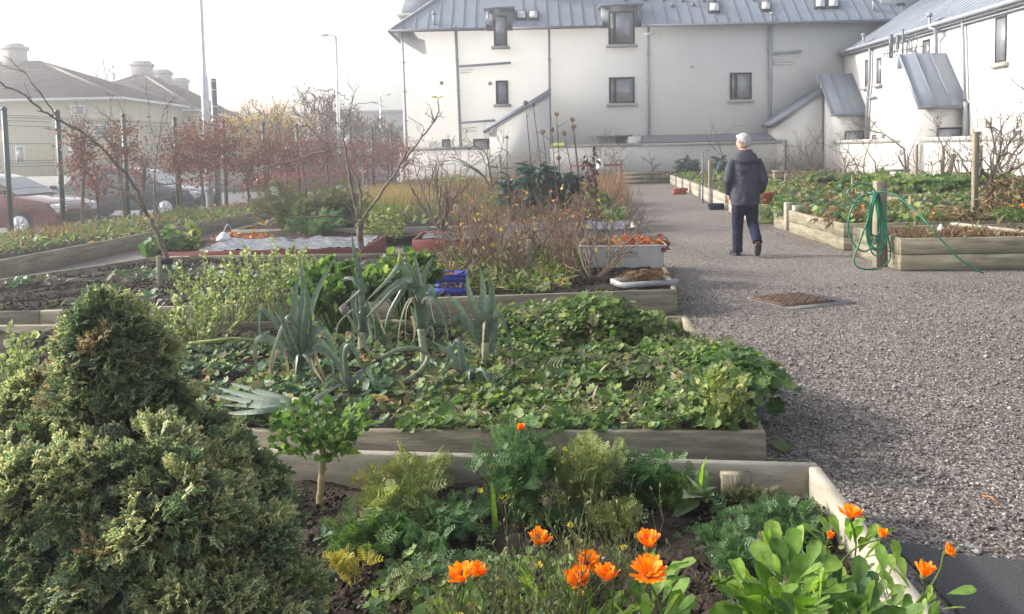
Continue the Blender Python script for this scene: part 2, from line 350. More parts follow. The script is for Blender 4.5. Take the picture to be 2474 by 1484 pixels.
# gravel of the path and yard (procedural, seen between and beyond the modelled stones)
mg=pmat('gravel_surface',(.15,.134,.12),.85,col2=(.27,.245,.22),scale=45,bump=.9,bscale=75,lo=.3,hi=.7)
nt=mg.node_tree; b=nt.nodes['Principled BSDF']
vo=node(nt,'ShaderNodeTexVoronoi'); vo.inputs['Scale'].default_value=62; tc=node(nt,'ShaderNodeTexCoord'); nt.links.new(tc.outputs['Object'],vo.inputs['Vector'])
cr=node(nt,'ShaderNodeValToRGB'); el=cr.color_ramp.elements; el[0].color=(.065,.057,.051,1); el[1].color=(.34,.315,.285,1); el.new(.4).color=(.148,.13,.118,1); el.new(.7).color=(.2,.162,.148,1)
sp=node(nt,'ShaderNodeSeparateColor'); nt.links.new(vo.outputs['Color'],sp.inputs[0]); nt.links.new(sp.outputs[0],cr.inputs[0])
ln=node(nt,'ShaderNodeTexNoise'); ln.inputs['Scale'].default_value=.6; ln.inputs['Detail'].default_value=3; nt.links.new(tc.outputs['Object'],ln.inputs['Vector'])
mr=node(nt,'ShaderNodeMapRange'); mr.inputs[1].default_value=.3; mr.inputs[2].default_value=.7; mr.inputs[3].default_value=.8; mr.inputs[4].default_value=1.2; nt.links.new(ln.outputs['Fac'],mr.inputs[0])
vm=node(nt,'ShaderNodeVectorMath',operation='SCALE'); nt.links.new(cr.outputs[0],vm.inputs[0]); nt.links.new(mr.outputs[0],vm.inputs['Scale']); nt.links.new(vm.outputs[0],b.inputs['Base Color'])
bp=node(nt,'ShaderNodeBump'); bp.inputs['Strength'].default_value=.9; bp.inputs['Distance'].default_value=.012; bp.invert=True; nt.links.new(vo.outputs['Distance'],bp.inputs['Height']); nt.links.new(bp.outputs[0],b.inputs['Normal'])
M_['gravel']=mg
sheet('gravel_yard',[(-7.2,-2),(16,-2),(16,39.2),(-4.4,39.2),(-6.1,18),(-7.2,8)],0.0,mg)
_a=[tuple(G(2140,1308))[:2],tuple(G(2300,1342))[:2],tuple(G(2473,1362))[:2],(4,2.95)]; _e=[]
for _p,_q in zip(_a,_a[1:]):
    for _k in range(14): _t=_k/14; _e.append((_p[0]+(_q[0]-_p[0])*_t,_p[1]+(_q[1]-_p[1])*_t+random.gauss(0,.012)))
sheet('asphalt_path',_e+[(4,2.95),(4,-1),(1.45,-1)],0.012,M_['asphalt'])
# road and pavements beyond the fence
sheet('road',[(-60,12),(-8,12),(-8.2,60),(-4,75),(-60,75)],-.2,M_['road'])
def slab(name,poly,z0,z1,mat):
    mb=MB(); mb.prism([(p[0],p[1],z0) for p in poly],(0,0,z1-z0)); return mb.build(name,mat,kind='structure')
slab('pavement',[(-12.2,4),(-9.95,4),(-9.75,16.6),(-5.15,39.6),(-5.9,39.6),(-7.5,31),(-9.3,22.5),(-10.8,16.9)],-.28,-.04,M_['concrete'])
slab('pavement',[(-60,46.5),(-60,44.8),(-13,46.8),(-8,60),(-10,60),(-14.3,48.6)],-.28,-.07,M_['concrete'])
# border bed soil by the fence
mb=MB(); mb.prism([(-9.9,8,-.25),(-7.0,8,-.25),(-6.65,11.4,-.25),(-6.28,15.2,-.25),(-5.9,19.8,-.25),(-5.3,30,-.25),(-4.8,39.3,-.25),(-5.0,39.3,-.25),(-9.75,16.6,-.25)],(0,0,.42))
mb.build('fence_border_soil',M_['soil'],kind='structure')
# soil area along the back and right walls
mb=MB(); mb.prism([(4.9,37.6,.0),(6.9,37.6,.0),(7.0,30,0),(13.9,30,0),(13.9,39.2,0),(4.9,39.2,0)],(0,0,.2)); mb.build('back_border_soil',M_['soil'],kind='structure')
# middle allotment soil
def rough_soil(name,poly,z,amp=.03,step=.12,kind='structure',parent=None,mat=None):
    xs=[p[0] for p in poly];ys=[p[1] for p in poly]
    def inside(x,y):
        c=False;n=len(poly)
        for i in range(n):
            x1,y1=poly[i][:2];x2,y2=poly[(i+1)%n][:2]
            if (y1>y)!=(y2>y) and x<(x2-x1)*(y-y1)/(y2-y1)+x1:c=not c
        return c
    # map a unit grid on to the quad so the edges meet the boards
    a,b,c,d=[Vector((p[0],p[1],0)) for p in poly]  # a,b front left/right ; c,d back right/left
    nx=max(3,int((b-a).length/step));ny=max(3,int((d-a).length/step)); r=random.Random(5); vs=[]
    H=np.array([[r.gauss(0,1) for _ in range(nx+1)] for _ in range(ny+1)])
    Hs=(H+np.roll(H,1,0)+np.roll(H,1,1)+np.roll(H,-1,0)+np.roll(H,-1,1))/2.5
    for j in range(ny+1):
        for i in range(nx+1):
            p=a.lerp(b,i/nx).lerp(d.lerp(c,i/nx),j/ny); vs.append((p.x,p.y,z+amp*Hs[j][i]))
    mb=MB(); mb.add(vs,[(j*(nx+1)+i,j*(nx+1)+i+1,(j+1)*(nx+1)+i+1,(j+1)*(nx+1)+i) for j in range(ny) for i in range(nx)])
    return mb.build(name,mat or M_['soil'],parent,smooth=True,kind=kind)
rough_soil('allotment_soil',[(-5.4,14.4),(2.0,14.4),(4.35,37.5),(-4.6,37.5)],.12,.04,.35)
# modelled gravel stones near the camera
def gravel_stones():
    mb=MB(); n=135000
    P=np.stack([rng.uniform(1.0,6.8,n),rng.uniform(2.3,9.5,n)],1)
    keep=(P[:,0]<P[:,1]*.60+.25)&(P[:,0]>1.27+.0*P[:,1])
    pa=G(2140,1308);pb=G(2473,1362)
    edge=pa.y+(P[:,0]-pa.x)*(pb.y-pa.y)/(pb.x-pa.x)
    keep&=(P[:,1]>edge-.02+rng.normal(0,.02,n))
    keep&=~((P[:,1]>6.8)&(P[:,0]<1.5)) 
    # thin out with distance
    keep&=rng.random(n)<np.clip(1.35-.11*P[:,1],.25,1)
    P=P[keep]; n=len(P)
    for k in range(5):
        q=P[k::5]; m=len(q); N=np.stack([rng.normal(0,.25,m),rng.normal(0,.25,m),np.ones(m)],1)
        s=rng.lognormal(math.log(.0135),.4,m)
        mb.inst(STONES[k],rots(N,rng.uniform(0,6.28,m),s),np.column_stack([q,np.full(m,.003)+s*.1]))
    return tag(mb.build('gravel',L_['gravel']),kind='stuff')
gravel_stones()
tag(bpy.data.objects['gravel'],'loose grey and pinkish gravel stones covering the path','gravel')
# ---------------- main building ----------------
YM=41.0
def window(b,x0,y0,x1,y1,plane,split=None,sill=True,fw_=.07,fwd=None,label=None):
    """window in a wall: plane is ('Y',val) or ('X',val); pixel corners are turned into points on that wall"""
    ax,val=plane; f=DY if ax=='Y' else DX
    a=f(x0,y1,val);c=f(x1,y0,val)
    f2=f(x1,y1,val); zb=(a.z+f2.z)/2 if ax=='Y' else f((x0+x1)/2,y1,val).z; zt=f((x0+x1)/2,y0,val).z
    mb=MB(); gl=MB(); si=MB(); fwid=fw_
    if ax=='Y':
        X0,X1=a.x,c.x; y=val
        mb.bb(X0,X1,y-.05,y+.10,zb,zb+fwid);mb.bb(X0,X1,y-.05,y+.10,zt-fwid,zt);mb.bb(X0,X0+fwid,y-.048,y+.10,zb+fwid,zt-fwid);mb.bb(X1-fwid,X1,y-.048,y+.10,zb+fwid,zt-fwid)
        if split: xs=X0+(X1-X0)*split; mb.bb(xs-.07,xs+.07,y-.046,y+.1,zb+fwid,zt-fwid)
        gl.bb(X0+.02,X1-.02,y-.02,y+.03,zb+.02,zt-.02)
        if sill: si.bb(X0-.12,X1+.12,y-.14,y+.05,zb-.14,zb-.003)
    else:
        Y0,Y1=sorted((a.y,c.y)); x=val
        mb.bb(x-.02,x+.1,Y0,Y1,zb,zb+fwid);mb.bb(x-.02,x+.1,Y0,Y1,zt-fwid,zt);mb.bb(x-.018,x+.1,Y0,Y0+fwid,zb+fwid,zt-fwid);mb.bb(x-.018,x+.1,Y1-fwid,Y1,zb+fwid,zt-fwid)
        gl.bb(x-.008,x+.05,Y0+.02,Y1-.02,zb+.02,zt-.02)
        if sill: si.bb(x-.14,x+.05,Y0-.12,Y1+.12,zb-.14,zb-.003)
    w_=mb.build('window',M_['frame'],b); gl.build('pane',M_['glass'],w_)
    if sill: si.build('sill',M_['stone'],w_)
    return w_
mb_loc=Vector((4,YM,0))
main=thing('apartment_building','long cream rendered building with grey metal roof behind the garden wall','building',mb_loc)
XL=DY(968,100,YM).x; XR=17.6; ZE=DY(1560,64,YM).z
w=MB(); w.bb(XL,XR,YM,YM+9.5,-1,ZE); w.build('wall',M_['render'],main)
# roof: front slope with hip at left
k=.84; ov=.4
E0=Vector((XL-ov,YM-ov,ZE)); E1=Vector((22,YM-ov,ZE)); run=5.2
R0=Vector((XL-ov+run,YM-ov+run,ZE+run*k)); R1=Vector((22,YM-ov+run,ZE+run*k)); B0=Vector((XL-ov,YM-ov+2*run,ZE)); B1=Vector((22,YM-ov+2*run,ZE))
DR=[(DY(1174,70,YM-.08).x,DY(1238,70,YM-.08).x),(DY(1454,66,YM-.08).x,DY(1548,66,YM-.08).x)]
rf=MB(); rf.add([E0,E1,R1,R0,B0,B1],[(4,0,3),(5,4,3,2),(1,5,2)])
bx=[E0.x,R0.x]+[v for d in DR for v in d]+[E1.x]; bx=sorted(bx); cut=ov+.03
for xa_,xb_ in zip(bx,bx[1:]):
    ya=(cut if any(d[0]<(xa_+xb_)/2<d[1] for d in DR) else 0.0)
    ta=min(run,xa_-E0.x);tb=min(run,xb_-E0.x)
    rf.add([(xa_,E0.y+ya,ZE+ya*k),(xb_,E0.y+ya,ZE+ya*k),(xb_,E0.y+tb,ZE+tb*k),(xa_,E0.y+ta,ZE+ta*k)],[(0,1,2,3)] if ta>1e-6 else [(0,1,2)])
    if ya==0: rf.add([(xa_,E0.y,ZE-.002),(xb_,E0.y,ZE-.002),(xb_,YM+.1,ZE-.002),(xa_,YM+.1,ZE-.002)],[(3,2,1,0)])
zinc_n=int((E1.x-E0.x)/.55)
for i in range(1,zinc_n):
    x=E0.x+i*.55; t=min(run,(x-E0.x)); a=Vector((x,E0.y,ZE)); b_=Vector((x,E0.y+t,ZE+t*k)); nrm=Vector((0,-k,1)).normalized()*.035
    d=Vector((.014,0,0))
    if any(q[0]-.05<x<q[1]+.05 for q in DR): continue
    rf.add([a-d,a+d,a+d+nrm,a-d+nrm,b_-d,b_+d,b_+d+nrm,b_-d+nrm],[(0,1,2,3),(3,2,6,7),(0,3,7,4),(1,5,6,2)])
rf.tube([E0+Vector((0,0,.03)),R0+Vector((0,0,.05))],.09,6)
roof=rf.build('roof',M_['zinc'],main)
g=MB(); gx_=[E0.x-.02,DR[0][0],DR[0][1],DR[1][0],DR[1][1],22]
for ga,gb in zip(gx_[::2],gx_[1::2]): g.bb(ga,gb-.02,YM-ov-.11,YM-ov-.002,ZE-.10,ZE+.03)
g.bb(E0.x-.11,E0.x-.002,YM-ov-.1,YM-ov+9,ZE-.10,ZE+.03); g.build('gutter',M_['gutter'],main)
# left rear turret-like roof piece
t=MB(); a0=DY(984,36,YM+3.5); a1=DY(1046,36,YM+3.5)
xa,xb,zz=a0.x,a1.x+1.5,a0.z
t.add([(xa-.3,YM+3.2,zz),(xb,YM+3.2,zz),(xb,YM+7,zz),(xa-.3,YM+7,zz),(xa+.35,YM+3.9,zz+2.2),(xb,YM+3.9,zz+2.2),(xb,YM+6.4,zz+2.2),(xa+.35,YM+6.4,zz+2.2)],[(0,1,5,4),(1,2,6,5),(2,3,7,6),(3,0,4,7),(4,5,6,7),(0,3,2,1)])
for i in range(5):
    h_=zz+.25+i*.42; f_=(h_-zz)/2.2; t.bb(xa-.33+.65*f_,xb,YM+3.17+.7*f_,YM+3.2+.7*f_,h_,h_+.03)
t.build('rear_turret_roof',M_['zinc'],main)
t=MB(); t.bb(xa-.2,xb,YM+3.35,YM+6.9,ZE-.5,zz-.004); t.bb(xa-.45,xb,YM+3.0,YM+7.1,zz-.12,zz-.003); t.build('rear_turret_wall',M_['stone'],main)
# dormers
def dormer(cx0,cy0,cx1,cy1,wx0,wy0,wx1,wy1,split,steps):
    a=DY(cx0,cy1,YM-.08);c=DY(cx1,cy0,YM-.08); zt=c.z
    d=MB(); d.bb(a.x,c.x,YM-.08,YM+(zt-ZE)/k+.2,a.z,zt); dm=d.build('dormer',M_['zincdark'],main)
    s=MB(); s.bb(a.x-.1,c.x+.1,YM-.22,YM+(zt-ZE)/k+.3,zt+.002,zt+.09); s.build('dormer_roof',M_['gutter'],dm)
    s=MB()
    for i in range(1,4): xx=a.x+(c.x-a.x)*i/4; s.bb(xx-.01,xx+.01,YM-.1,YM-.081,a.z,zt)
    s.tube([(c.x-.12 if split else a.x+.12,YM-.2,zt),(c.x-.12 if split else a.x+.12,YM-.17,ZE+.5),(c.x-.02 if split else a.x-.02,YM-.3,ZE+.28)],.035,6); s.build('seam_trim',M_['zincdark'],dm)
    wn=window(main,wx0,wy0,wx1,wy1,('Y',YM-.12),split); return dm
dormer(1174,22,1238,75,1193,38,1224,112,None,0)
dormer(1454,14,1548,68,1470,28,1532,108,.22,1)
window(main,1198,195,1227,252,('Y',YM))
window(main,1471,187,1532,250,('Y',YM),.22)
window(main,1763,176,1815,241,('Y',YM),.26)
window(main,1068,337,1087,360,('Y',YM),None,False,.05)
window(main,1143,336,1182,362,('Y',YM),None,False,.05)
window(main,1487,327,1527,355,('Y',YM),None,False,.05)
# skylights on the roof slope
def on_roof(x,y):
    # intersect pixel ray with front slope
    r=ray(x,y); # z=ZE+(Y-Y0)*k
    Y0=YM-ov; t_=(ZE-CAMH-Y0*k)/(r[2]-r[1]*k); return Vector((r[0]*t_,r[1]*t_,CAMH+r[2]*t_))
nr=Vector((0,-k,1)).normalized()
def skylight(x0,y0,x1,y1,par=None,f=None):
    a,b_,c,d=on_roof(x0,y1),on_roof(x1,y1),on_roof(x1,y0),on_roof(x0,y0)
    s=MB(); s.prism([a,b_,c,d],nr*.10); sk=s.build('skylight',M_['frame'],main)
    m=(a+b_+c+d)/4; q=[m+(p-m)*.76+nr*.103 for p in(a,b_,c,d)]
    s=MB(); s.prism(q,nr*.01); s.build('skylight_pane',M_['skylight'],sk)
for q in((1246,30,1272,50),(1276,30,1301,50),(1710,10,1739,33),(1836,7,1862,29),(1966,2,1994,23),(1998,1,2026,22)): skylight(*q)
s=MB()
for (x,y) in ((1512,3),(1558,3),(1605,1),(1648,4),(1700,4),(1624,17),(1674,15),(1725,3),(1822,2)):
    s=MB(); p=on_roof(x,y); s.lathe(p-nr*.02,[(.11,0),(.10,.12),(.02,.2)],8); s.build('roof_vent',M_['gutter'],main)
for (x,y,x2,y2) in ((1048,48,1049,60),(2112,8,2110,26)):
    s=MB(); p=on_roof(x2,y2); s.tube([p,p+Vector((0,0,.45))],.07,8); s.tube([p+Vector((0,0,.45)),p+Vector((0,0,.58))],.10,8); s.build('flue',M_['pipe'],main)
# box on the roof
a=on_roof(1300,0);s=MB(); s.bb(on_roof(1298,4).x,on_roof(1415,4).x,a.y,a.y+2,a.z-.3,a.z+1.5); s.build('roof_box',M_['zincdark'],main)
# pipes on the wall
def wpipe(pts,r=.055,plane=YM-.09,mat='pipe',brk=True):
    P=[DY(x,y,plane) for x,y in pts]; s=MB()
    for p,q in zip(P,P[1:]): s.tube([p,q],r,8)
    if brk:
        L=(P[0]-P[-1]).length; n=int(L/1.4)
        for i in range(1,n+1):
            q=P[0].lerp(P[-1],i/(n+1)) if len(P)==2 else P[0]; s.box(q+Vector((0,.03,0)),(.17,.1,.06))
    return s.build('drainpipe',M_[mat],main)
wpipe([(971,80),(983,362)],.045);wpipe([(1101,75),(1113,362)],.07);wpipe([(1326,72),(1329,360)],.055);wpipe([(1566,66),(1568,330)],.055);wpipe([(1857,55),(1862,312)],.035);wpipe([(1864,52),(1860,312)],.07)
s=MB(); s.tube([DY(1100,78,YM-.2),DY(1100,60,YM-.4)],.05,8); s.build('vent_pipe',M_['pipe'],main); s=MB(); s.tube([DY(1864,60,YM-.2),DY(1864,30,YM-.5)],.06,8); s.tube([DY(1864,36,YM-.5),DY(1864,30,YM-.5)],.10,8); s.build('vent_pipe',M_['pipe'],main)
wpipe([(1109,161),(1234,152)],.06,brk=False);wpipe([(1113,297),(1196,291)],.05,brk=False);wpipe([(1864,129),(1936,124)],.06,brk=False)
s=MB()
for (x0,x1,y,dy) in ((1111,1142,170,6),(1111,1138,176,6),(1116,1150,310,6),(1116,1150,318,6),(1866,1920,144,0),(1866,1918,149,0),(1866,1924,155,0)):
    s=MB(); s.tube([DY(x0,y,YM-.06),DY(x1,y-1.5,YM-.06)],.025,6); s.build('overflow_pipe',M_['white'],main)
s=MB(); s.tube([DY(x_,y_,YM-.03) for x_,y_ in((1668,162),(1676,161))],.04,6); s.build('wall_vent',M_['stone'],main)
for x_,y_ in((1066,201),(1183,202)): s=MB(); s.tube([DY(x_,y_,YM-.05),DY(x_,y_,YM+.02)],.09,10); s.build('wall_vent',M_['stone'],main)
# security camera on the wall
cc=MB(); p=DY(1570,82,YM-.35); cc.tube([p+Vector((-.28,-.1,-.07)),p+Vector((.15,.05,.03))],.075,8); cc.tube([p+Vector((.15,.05,.03)),DY(1590,76,YM-.3),DY(1597,88,YM)],.03,6)
o=cc.build('security_camera',M_['white']); tag(o,'white security camera on curved bracket under the main roof gutter','security camera')
# stair enclosures against the buildings
YB=39.6
def stair_roof_side(x0,y0,x1,y1,xr,name_label,th=.26):
    # slope seen from its side; x0,y0 = low end, x1,y1 = high end on plane YB
    a=DY(x0,y0,YB);b_=DY(x1,y1,YB)
    e=thing('stair_enclosure',name_label,'stair enclosure',(a.x,YB,0))
    s=MB(); s.add([(a.x+.12,YB-.02,0.0),(b_.x,YB-.02,0.0),(b_.x,YB-.02,b_.z-th),(a.x+.12,YB-.02,a.z-th+.05),(a.x+.12,YM-.003,0.1),(b_.x,YM-.003,0.1),(b_.x,YM-.003,b_.z-th),(a.x+.12,YM-.003,a.z-th+.05)],[(0,1,2,3),(4,7,6,5),(0,3,7,4),(1,5,6,2),(3,2,6,7),(0,4,5,1)])
    s.build('wall',M_['render'],e)
    s=MB(); s.prism([(a.x-.15,YB-.12,a.z-.16),(b_.x,YB-.12,b_.z-th),(b_.x,YB-.12,b_.z),(a.x-.15,YB-.12,a.z-.02)],(0,YM-YB+.1,0))
    s.build('roof',M_['zinc'],e)
    s=MB(); s.prism([(a.x-.1,YB-.07,a.z-.22),(b_.x,YB-.07,b_.z-th-.09),(b_.x,YB-.07,b_.z-th-.003),(a.x-.1,YB-.07,a.z-.163)],(0,.065,0)); s.build('fascia',M_['stone'],e)
    return e
stair_roof_side(1175,312,1326,216,0,'lean-to stair roof sloping down left against the main building, nearest the left end')
stair_roof_side(1869,296,1986,212,0,'lean-to stair roof sloping down left into the corner between both buildings')
# ---------------- right wing ----------------
XW=15.5; XWB=14.1
wing=thing('side_wing_building','white rendered wing with grey roof running toward the viewer on the right','building',(XW,30,0))
ZW=5.72; Yn=18.0; Yf=YM-.01
s=MB(); s.bb(XW,XW+8,Yn,Yf,-1,ZW-.02); s.build('wall',M_['render'],wing)
kw=.62; xo=XW-.25; rw=4.3
s=MB(); P=[(xo,Yn,ZW),(xo,Yf-.02,ZW),(xo+rw,Yf-.02,ZW+rw*kw),(xo+rw,Yn,ZW+rw*kw),(xo+2*rw,Yf-.02,ZW),(xo+2*rw,Yn,ZW)]
s.add(P,[(1,0,3,2),(4,2,3,5),(0,5,3),(1,2,4),(0,1,4,5)])
for i in range(42):
    y=Yn+.3+i*.55
    if y<Yf-.2:
        n_=Vector((-kw,0,1)).normalized()*.035; a=Vector((xo,y,ZW));b_=Vector((xo+rw,y,ZW+rw*kw));d=Vector((0,.014,0)); s.add([a-d,a+d,a+d+n_,a-d+n_,b_-d,b_+d,b_+d+n_,b_-d+n_],[(0,1,2,3),(3,2,6,7),(0,3,7,4),(1,5,6,2)])
s.build('roof',M_['zinc'],wing)
s=MB(); s.tube([(xo-.05,Yn,ZW-.02),(xo-.05,Yf-.05,ZW-.02)],.075,8); s.bb(xo+.03,XW-.003,Yn,Yf-.02,ZW-.16,ZW-.03); s.tube([(XW-.1,Yn,ZW-.24),(XW-.1,35.2,ZW-.24)],.03,6); s.build('gutter',M_['pipe'],wing)
# windows of the wing (plane X)
window(wing,2403,40,2433,152,('X',XW))
window(wing,2228,96,2246,160,('X',XW),None,False)
window(wing,2117,140,2129,203,('X',XW)); window(wing,2089,145,2096,210,('X',XW))
window(wing,2447,316,2466,335,('X',XW),None,False,.04);window(wing,2352,318,2369,337,('X',XW),None,False,.04);window(wing,2130,326,2137,340,('X',XW),None,False,.04);window(wing,2107,326,2116,340,('X',XW),None,False,.04)
s=MB()
s.tube([DX(2324,36,XW-.12),DX(2331,240,XW-.12)],.055,8); s.tube([DX(2331,246,XW-.12),DX(2332,345,XW-.12)],.07,8); s.tube([(xo-.05,DX(2324,36,XW).y,ZW-.05),DX(2324,40,XW-.12)],.05,8)
s.build('drainpipe',M_['pipe'],wing); s=MB(); s.tube([DX(2259,72,XW-.35),DX(2261,98,XW-.12),DX(2262,135,XW-.12)],.06,8); 
p=DX(2245,50,XW-.33); s.tube([DX(2259,72,XW-.35),p+Vector((0,0,-.25)),p+Vector((0,0,.22))],.055,8); s.tube([p+Vector((0,0,.14)),p+Vector((0,0,.26))],.1,8)
s.build('drainpipe',M_['pipe'],wing); s=MB(); s.tube([DX(2101,118,XW-.12),DX(2099,200,XW-.12),DX(2095,236,XW-.12),DX(2091,345,XW-.12)],.07,8)
p=DX(2085,100,XW-.3); s.tube([DX(2101,118,XW-.12),p,p+Vector((0,0,.3))],.05,8); s.tube([p+Vector((0,0,.22)),p+Vector((0,0,.32))],.09,8)
s.tube([DX(2095,238,XW-.12),DX(2113,234,XW-.12)],.05,8)
s.build('drainpipe',M_['pipe'],wing)
for q in((2142,10,2176,38),): pass
# second small lean-to block roof dormer glimpsed behind the wing
s=MB(); a=DY(2160,44,YM+.6); s.bb(a.x-.6,a.x+3.2,YM+.6,YM+3,ZE-.2,a.z+1.6); dd=s.build('rear_dormer',M_['zincdark'],main)
window(main,2166,8,2184,42,('Y',YM+.55),None,False)
def stair_front(xl,xr,yb,xtl,xtr,yt,yw,wx0,wx1,wy,label):
    A=DX(xr,yb,XW); Y1=A.y; zb=A.z; xL=DY(xl,yb,Y1).x
    B=DX(xtr,yt,XW); Y2=B.y; zt=B.z
    e=thing('stair_enclosure',label,'stair enclosure',(xL,Y1,0))
    Y3=Y2+.12
    s=MB(); s.add([(xL,Y1,0),(XW-.003,Y1,0),(XW-.003,Y1,zb-.1),(xL,Y1,zb-.1),(xL,Y3,0),(XW-.003,Y3,0),(XW-.003,Y3,zt-.12),(xL,Y3,zt-.12)],[(0,1,2,3),(0,3,7,4),(1,5,6,2),(3,2,6,7),(4,7,6,5),(0,4,5,1)])
    s.build('wall',M_['render'],e)
    s=MB(); n_=Vector((0,-(zt-zb),(Y2-Y1))).normalized()
    q=[Vector((xL-.14,Y1-.14,zb-.14)),Vector((XW-.004,Y1-.14,zb-.14)),Vector((XW-.004,Y3,zt)),Vector((xL-.14,Y3,zt))]
    s.prism(q,-n_*.12*-1)
    zinc_seams(s,q[0]+n_*.12,q[1]+n_*.12,q[3]+n_*.12,q[2]+n_*.12,3,.03,.02)
    s.prism([(xL-.14,Y3,zt-.45),(xL-.14,Y3+.05,zt-.45),(xL-.14,Y3+.05,zt+.05),(xL-.14,Y3,zt+.05)],(XW-xL+.13,0,0))
    s.build('roof',M_['zinc'],e)
    s=MB(); s.bb(xL-.16,XW-.005,Y1-.24,Y1-.145,zb-.18,zb-.06); s.build('gutter',M_['gutter'],e)
    s=MB(); a=DY(wx0,wy,Y1);c=DY(wx1,yw,Y1); s.bb(a.x,c.x,Y1-.02,Y1+.05,1.2,a.z); ww=s.build('window',M_['frame'],e)
    s=MB(); s.bb(a.x+.06,c.x-.06,Y1-.028,Y1-.021,1.25,a.z-.06); s.build('pane',M_['glass'],ww)
    return e
stair_front(2222,2331,250,2165,2286,133,330,2262,2322,309,'stair enclosure with steep grey roof on the white wing, nearer and larger one')
stair_front(2012,2091,270,1979,2059,182,345,2040,2087,317,'stair enclosure with steep grey roof on the white wing, farther one by the corner')
# antennas on the wing
an=thing('aerial_array','cluster of grey aerials and loops on brackets above the nearer stair enclosure','aerials',DX(2180,120,XW-.4))
s=MB(); Xp=XW-.5
s.tube([DX(2180,130,Xp),DX(2181,70,Xp)],.035,6); s.tube([DX(2152,140,Xp),DX(2152,84,Xp-.1)],.09,8); s.tube([DX(2168,120,Xp),DX(2168,85,Xp)],.07,6)
s.tube([DX(2140,130,Xp),DX(2228,112,Xp)],.025,5); s.tube([DX(2128,130,Xp-.2),DX(2145,130,Xp-.1),DX(2168,122,Xp)],.025,5)
def loop(cx,cy,r,X):
    c=DX(cx,cy,X); return [c+Vector((0,math.cos(a*math.pi/7)*r,math.sin(a*math.pi/7)*r)) for a in range(15)]
for cx,cy,r in((2205,104,.32),(2160,122,.3),(2196,112,.22),(2140,132,.16)): s.tube(loop(cx,cy,r,Xp-.05),.018,5,False)
for x_ in(2150,2160,2190,2212): s.tube([DX(x_,108,Xp),DX(x_,132,Xp)],.02,5)
s.tube([DX(2196,122,XW),DX(2196,118,Xp)],.04,6); s.build('aerial_mast',M_['gutter'],an)
# ---------------- garden walls ----------------
gw=thing('garden_wall','low cream garden wall with concrete coping across the back of the garden','wall',(0,YB,0))
s=MB(); xe=DY(1885,350,YB).x; s.bb(-5.0,xe,YB,YB+.25,-.2,1.6); s.bb(xe,XWB,YB+.005,YB+.2,-.2,1.2); s.build('wall',M_['oldwall'],gw)
s=MB(); x4a=DY(1178,350,YB).x;x4b=DY(1329,350,YB).x; s.bb(-5.0,x4a,YB-.05,YB+.3,1.604,1.74); s.bb(x4b,DY(1551,350,YB).x,YB-.05,YB+.3,1.604,1.74); s.bb(DY(1551,350,YB).x,xe+.05,YB-.05,YB+.27,1.604,1.72); s.build('coping',M_['stone'],gw)
# small slate lean-to roof behind the wall
lt=thing('slate_store_roof','narrow purple slate roof strip on top of the back garden wall','roof',(8,YB,0))
x0=DY(1550,335,YB).x
s=MB(); s.add([(x0,YB-.04,1.76),(xe+.15,YB-.04,1.76),(xe+.0,YM-.01,2.10),(x0,YM-.01,2.10)],[(0,1,2,3)]); s.add([(x0,YB-.04,1.724),(xe+.15,YB-.04,1.724),(xe,YM-.01,2.06),(x0,YM-.01,2.06)],[(3,2,1,0)]); s.build('slates',M_['slate'],lt)
s=MB(); s.bb(x0-.55,x0-.005,YB+.3,YM-.01,1.4,2.05); s.build('side_box',M_['render'],lt)
s=MB(); s.bb(x0-1.9,x0-.56,YB+.6,YM-.01,2.06,2.11); s.bb(x0-1.9,x0-1.75,YB+.6,YB+.75,1.3,2.058); s.tube([(xe+.2,YB-.06,1.75),(xe+.2,YB-.06,.2)],.04,6); s.build('canopy_frame',M_['gutter'],lt)
gw2=thing('garden_wall','low white garden wall with coping running below the right-hand wing','wall',(XWB,33,0))
s=MB(); s.bb(XWB,XWB+.25,Yn,YB,-.2,1.52); s.build('wall',M_['oldwall'],gw2)
s=MB(); Y1=DX(2331,250,XW).y; Y2=DX(2286,133,XW).y+.12; Y3=DX(2091,270,XW).y
s.bb(XWB-.05,XWB+.3,Yn,Y1-.02,1.523,1.68); s.bb(XWB-.05,XWB+.3,Y2+.02,Y3-.02,1.523,1.68); s.build('coping',M_['stone'],gw2)
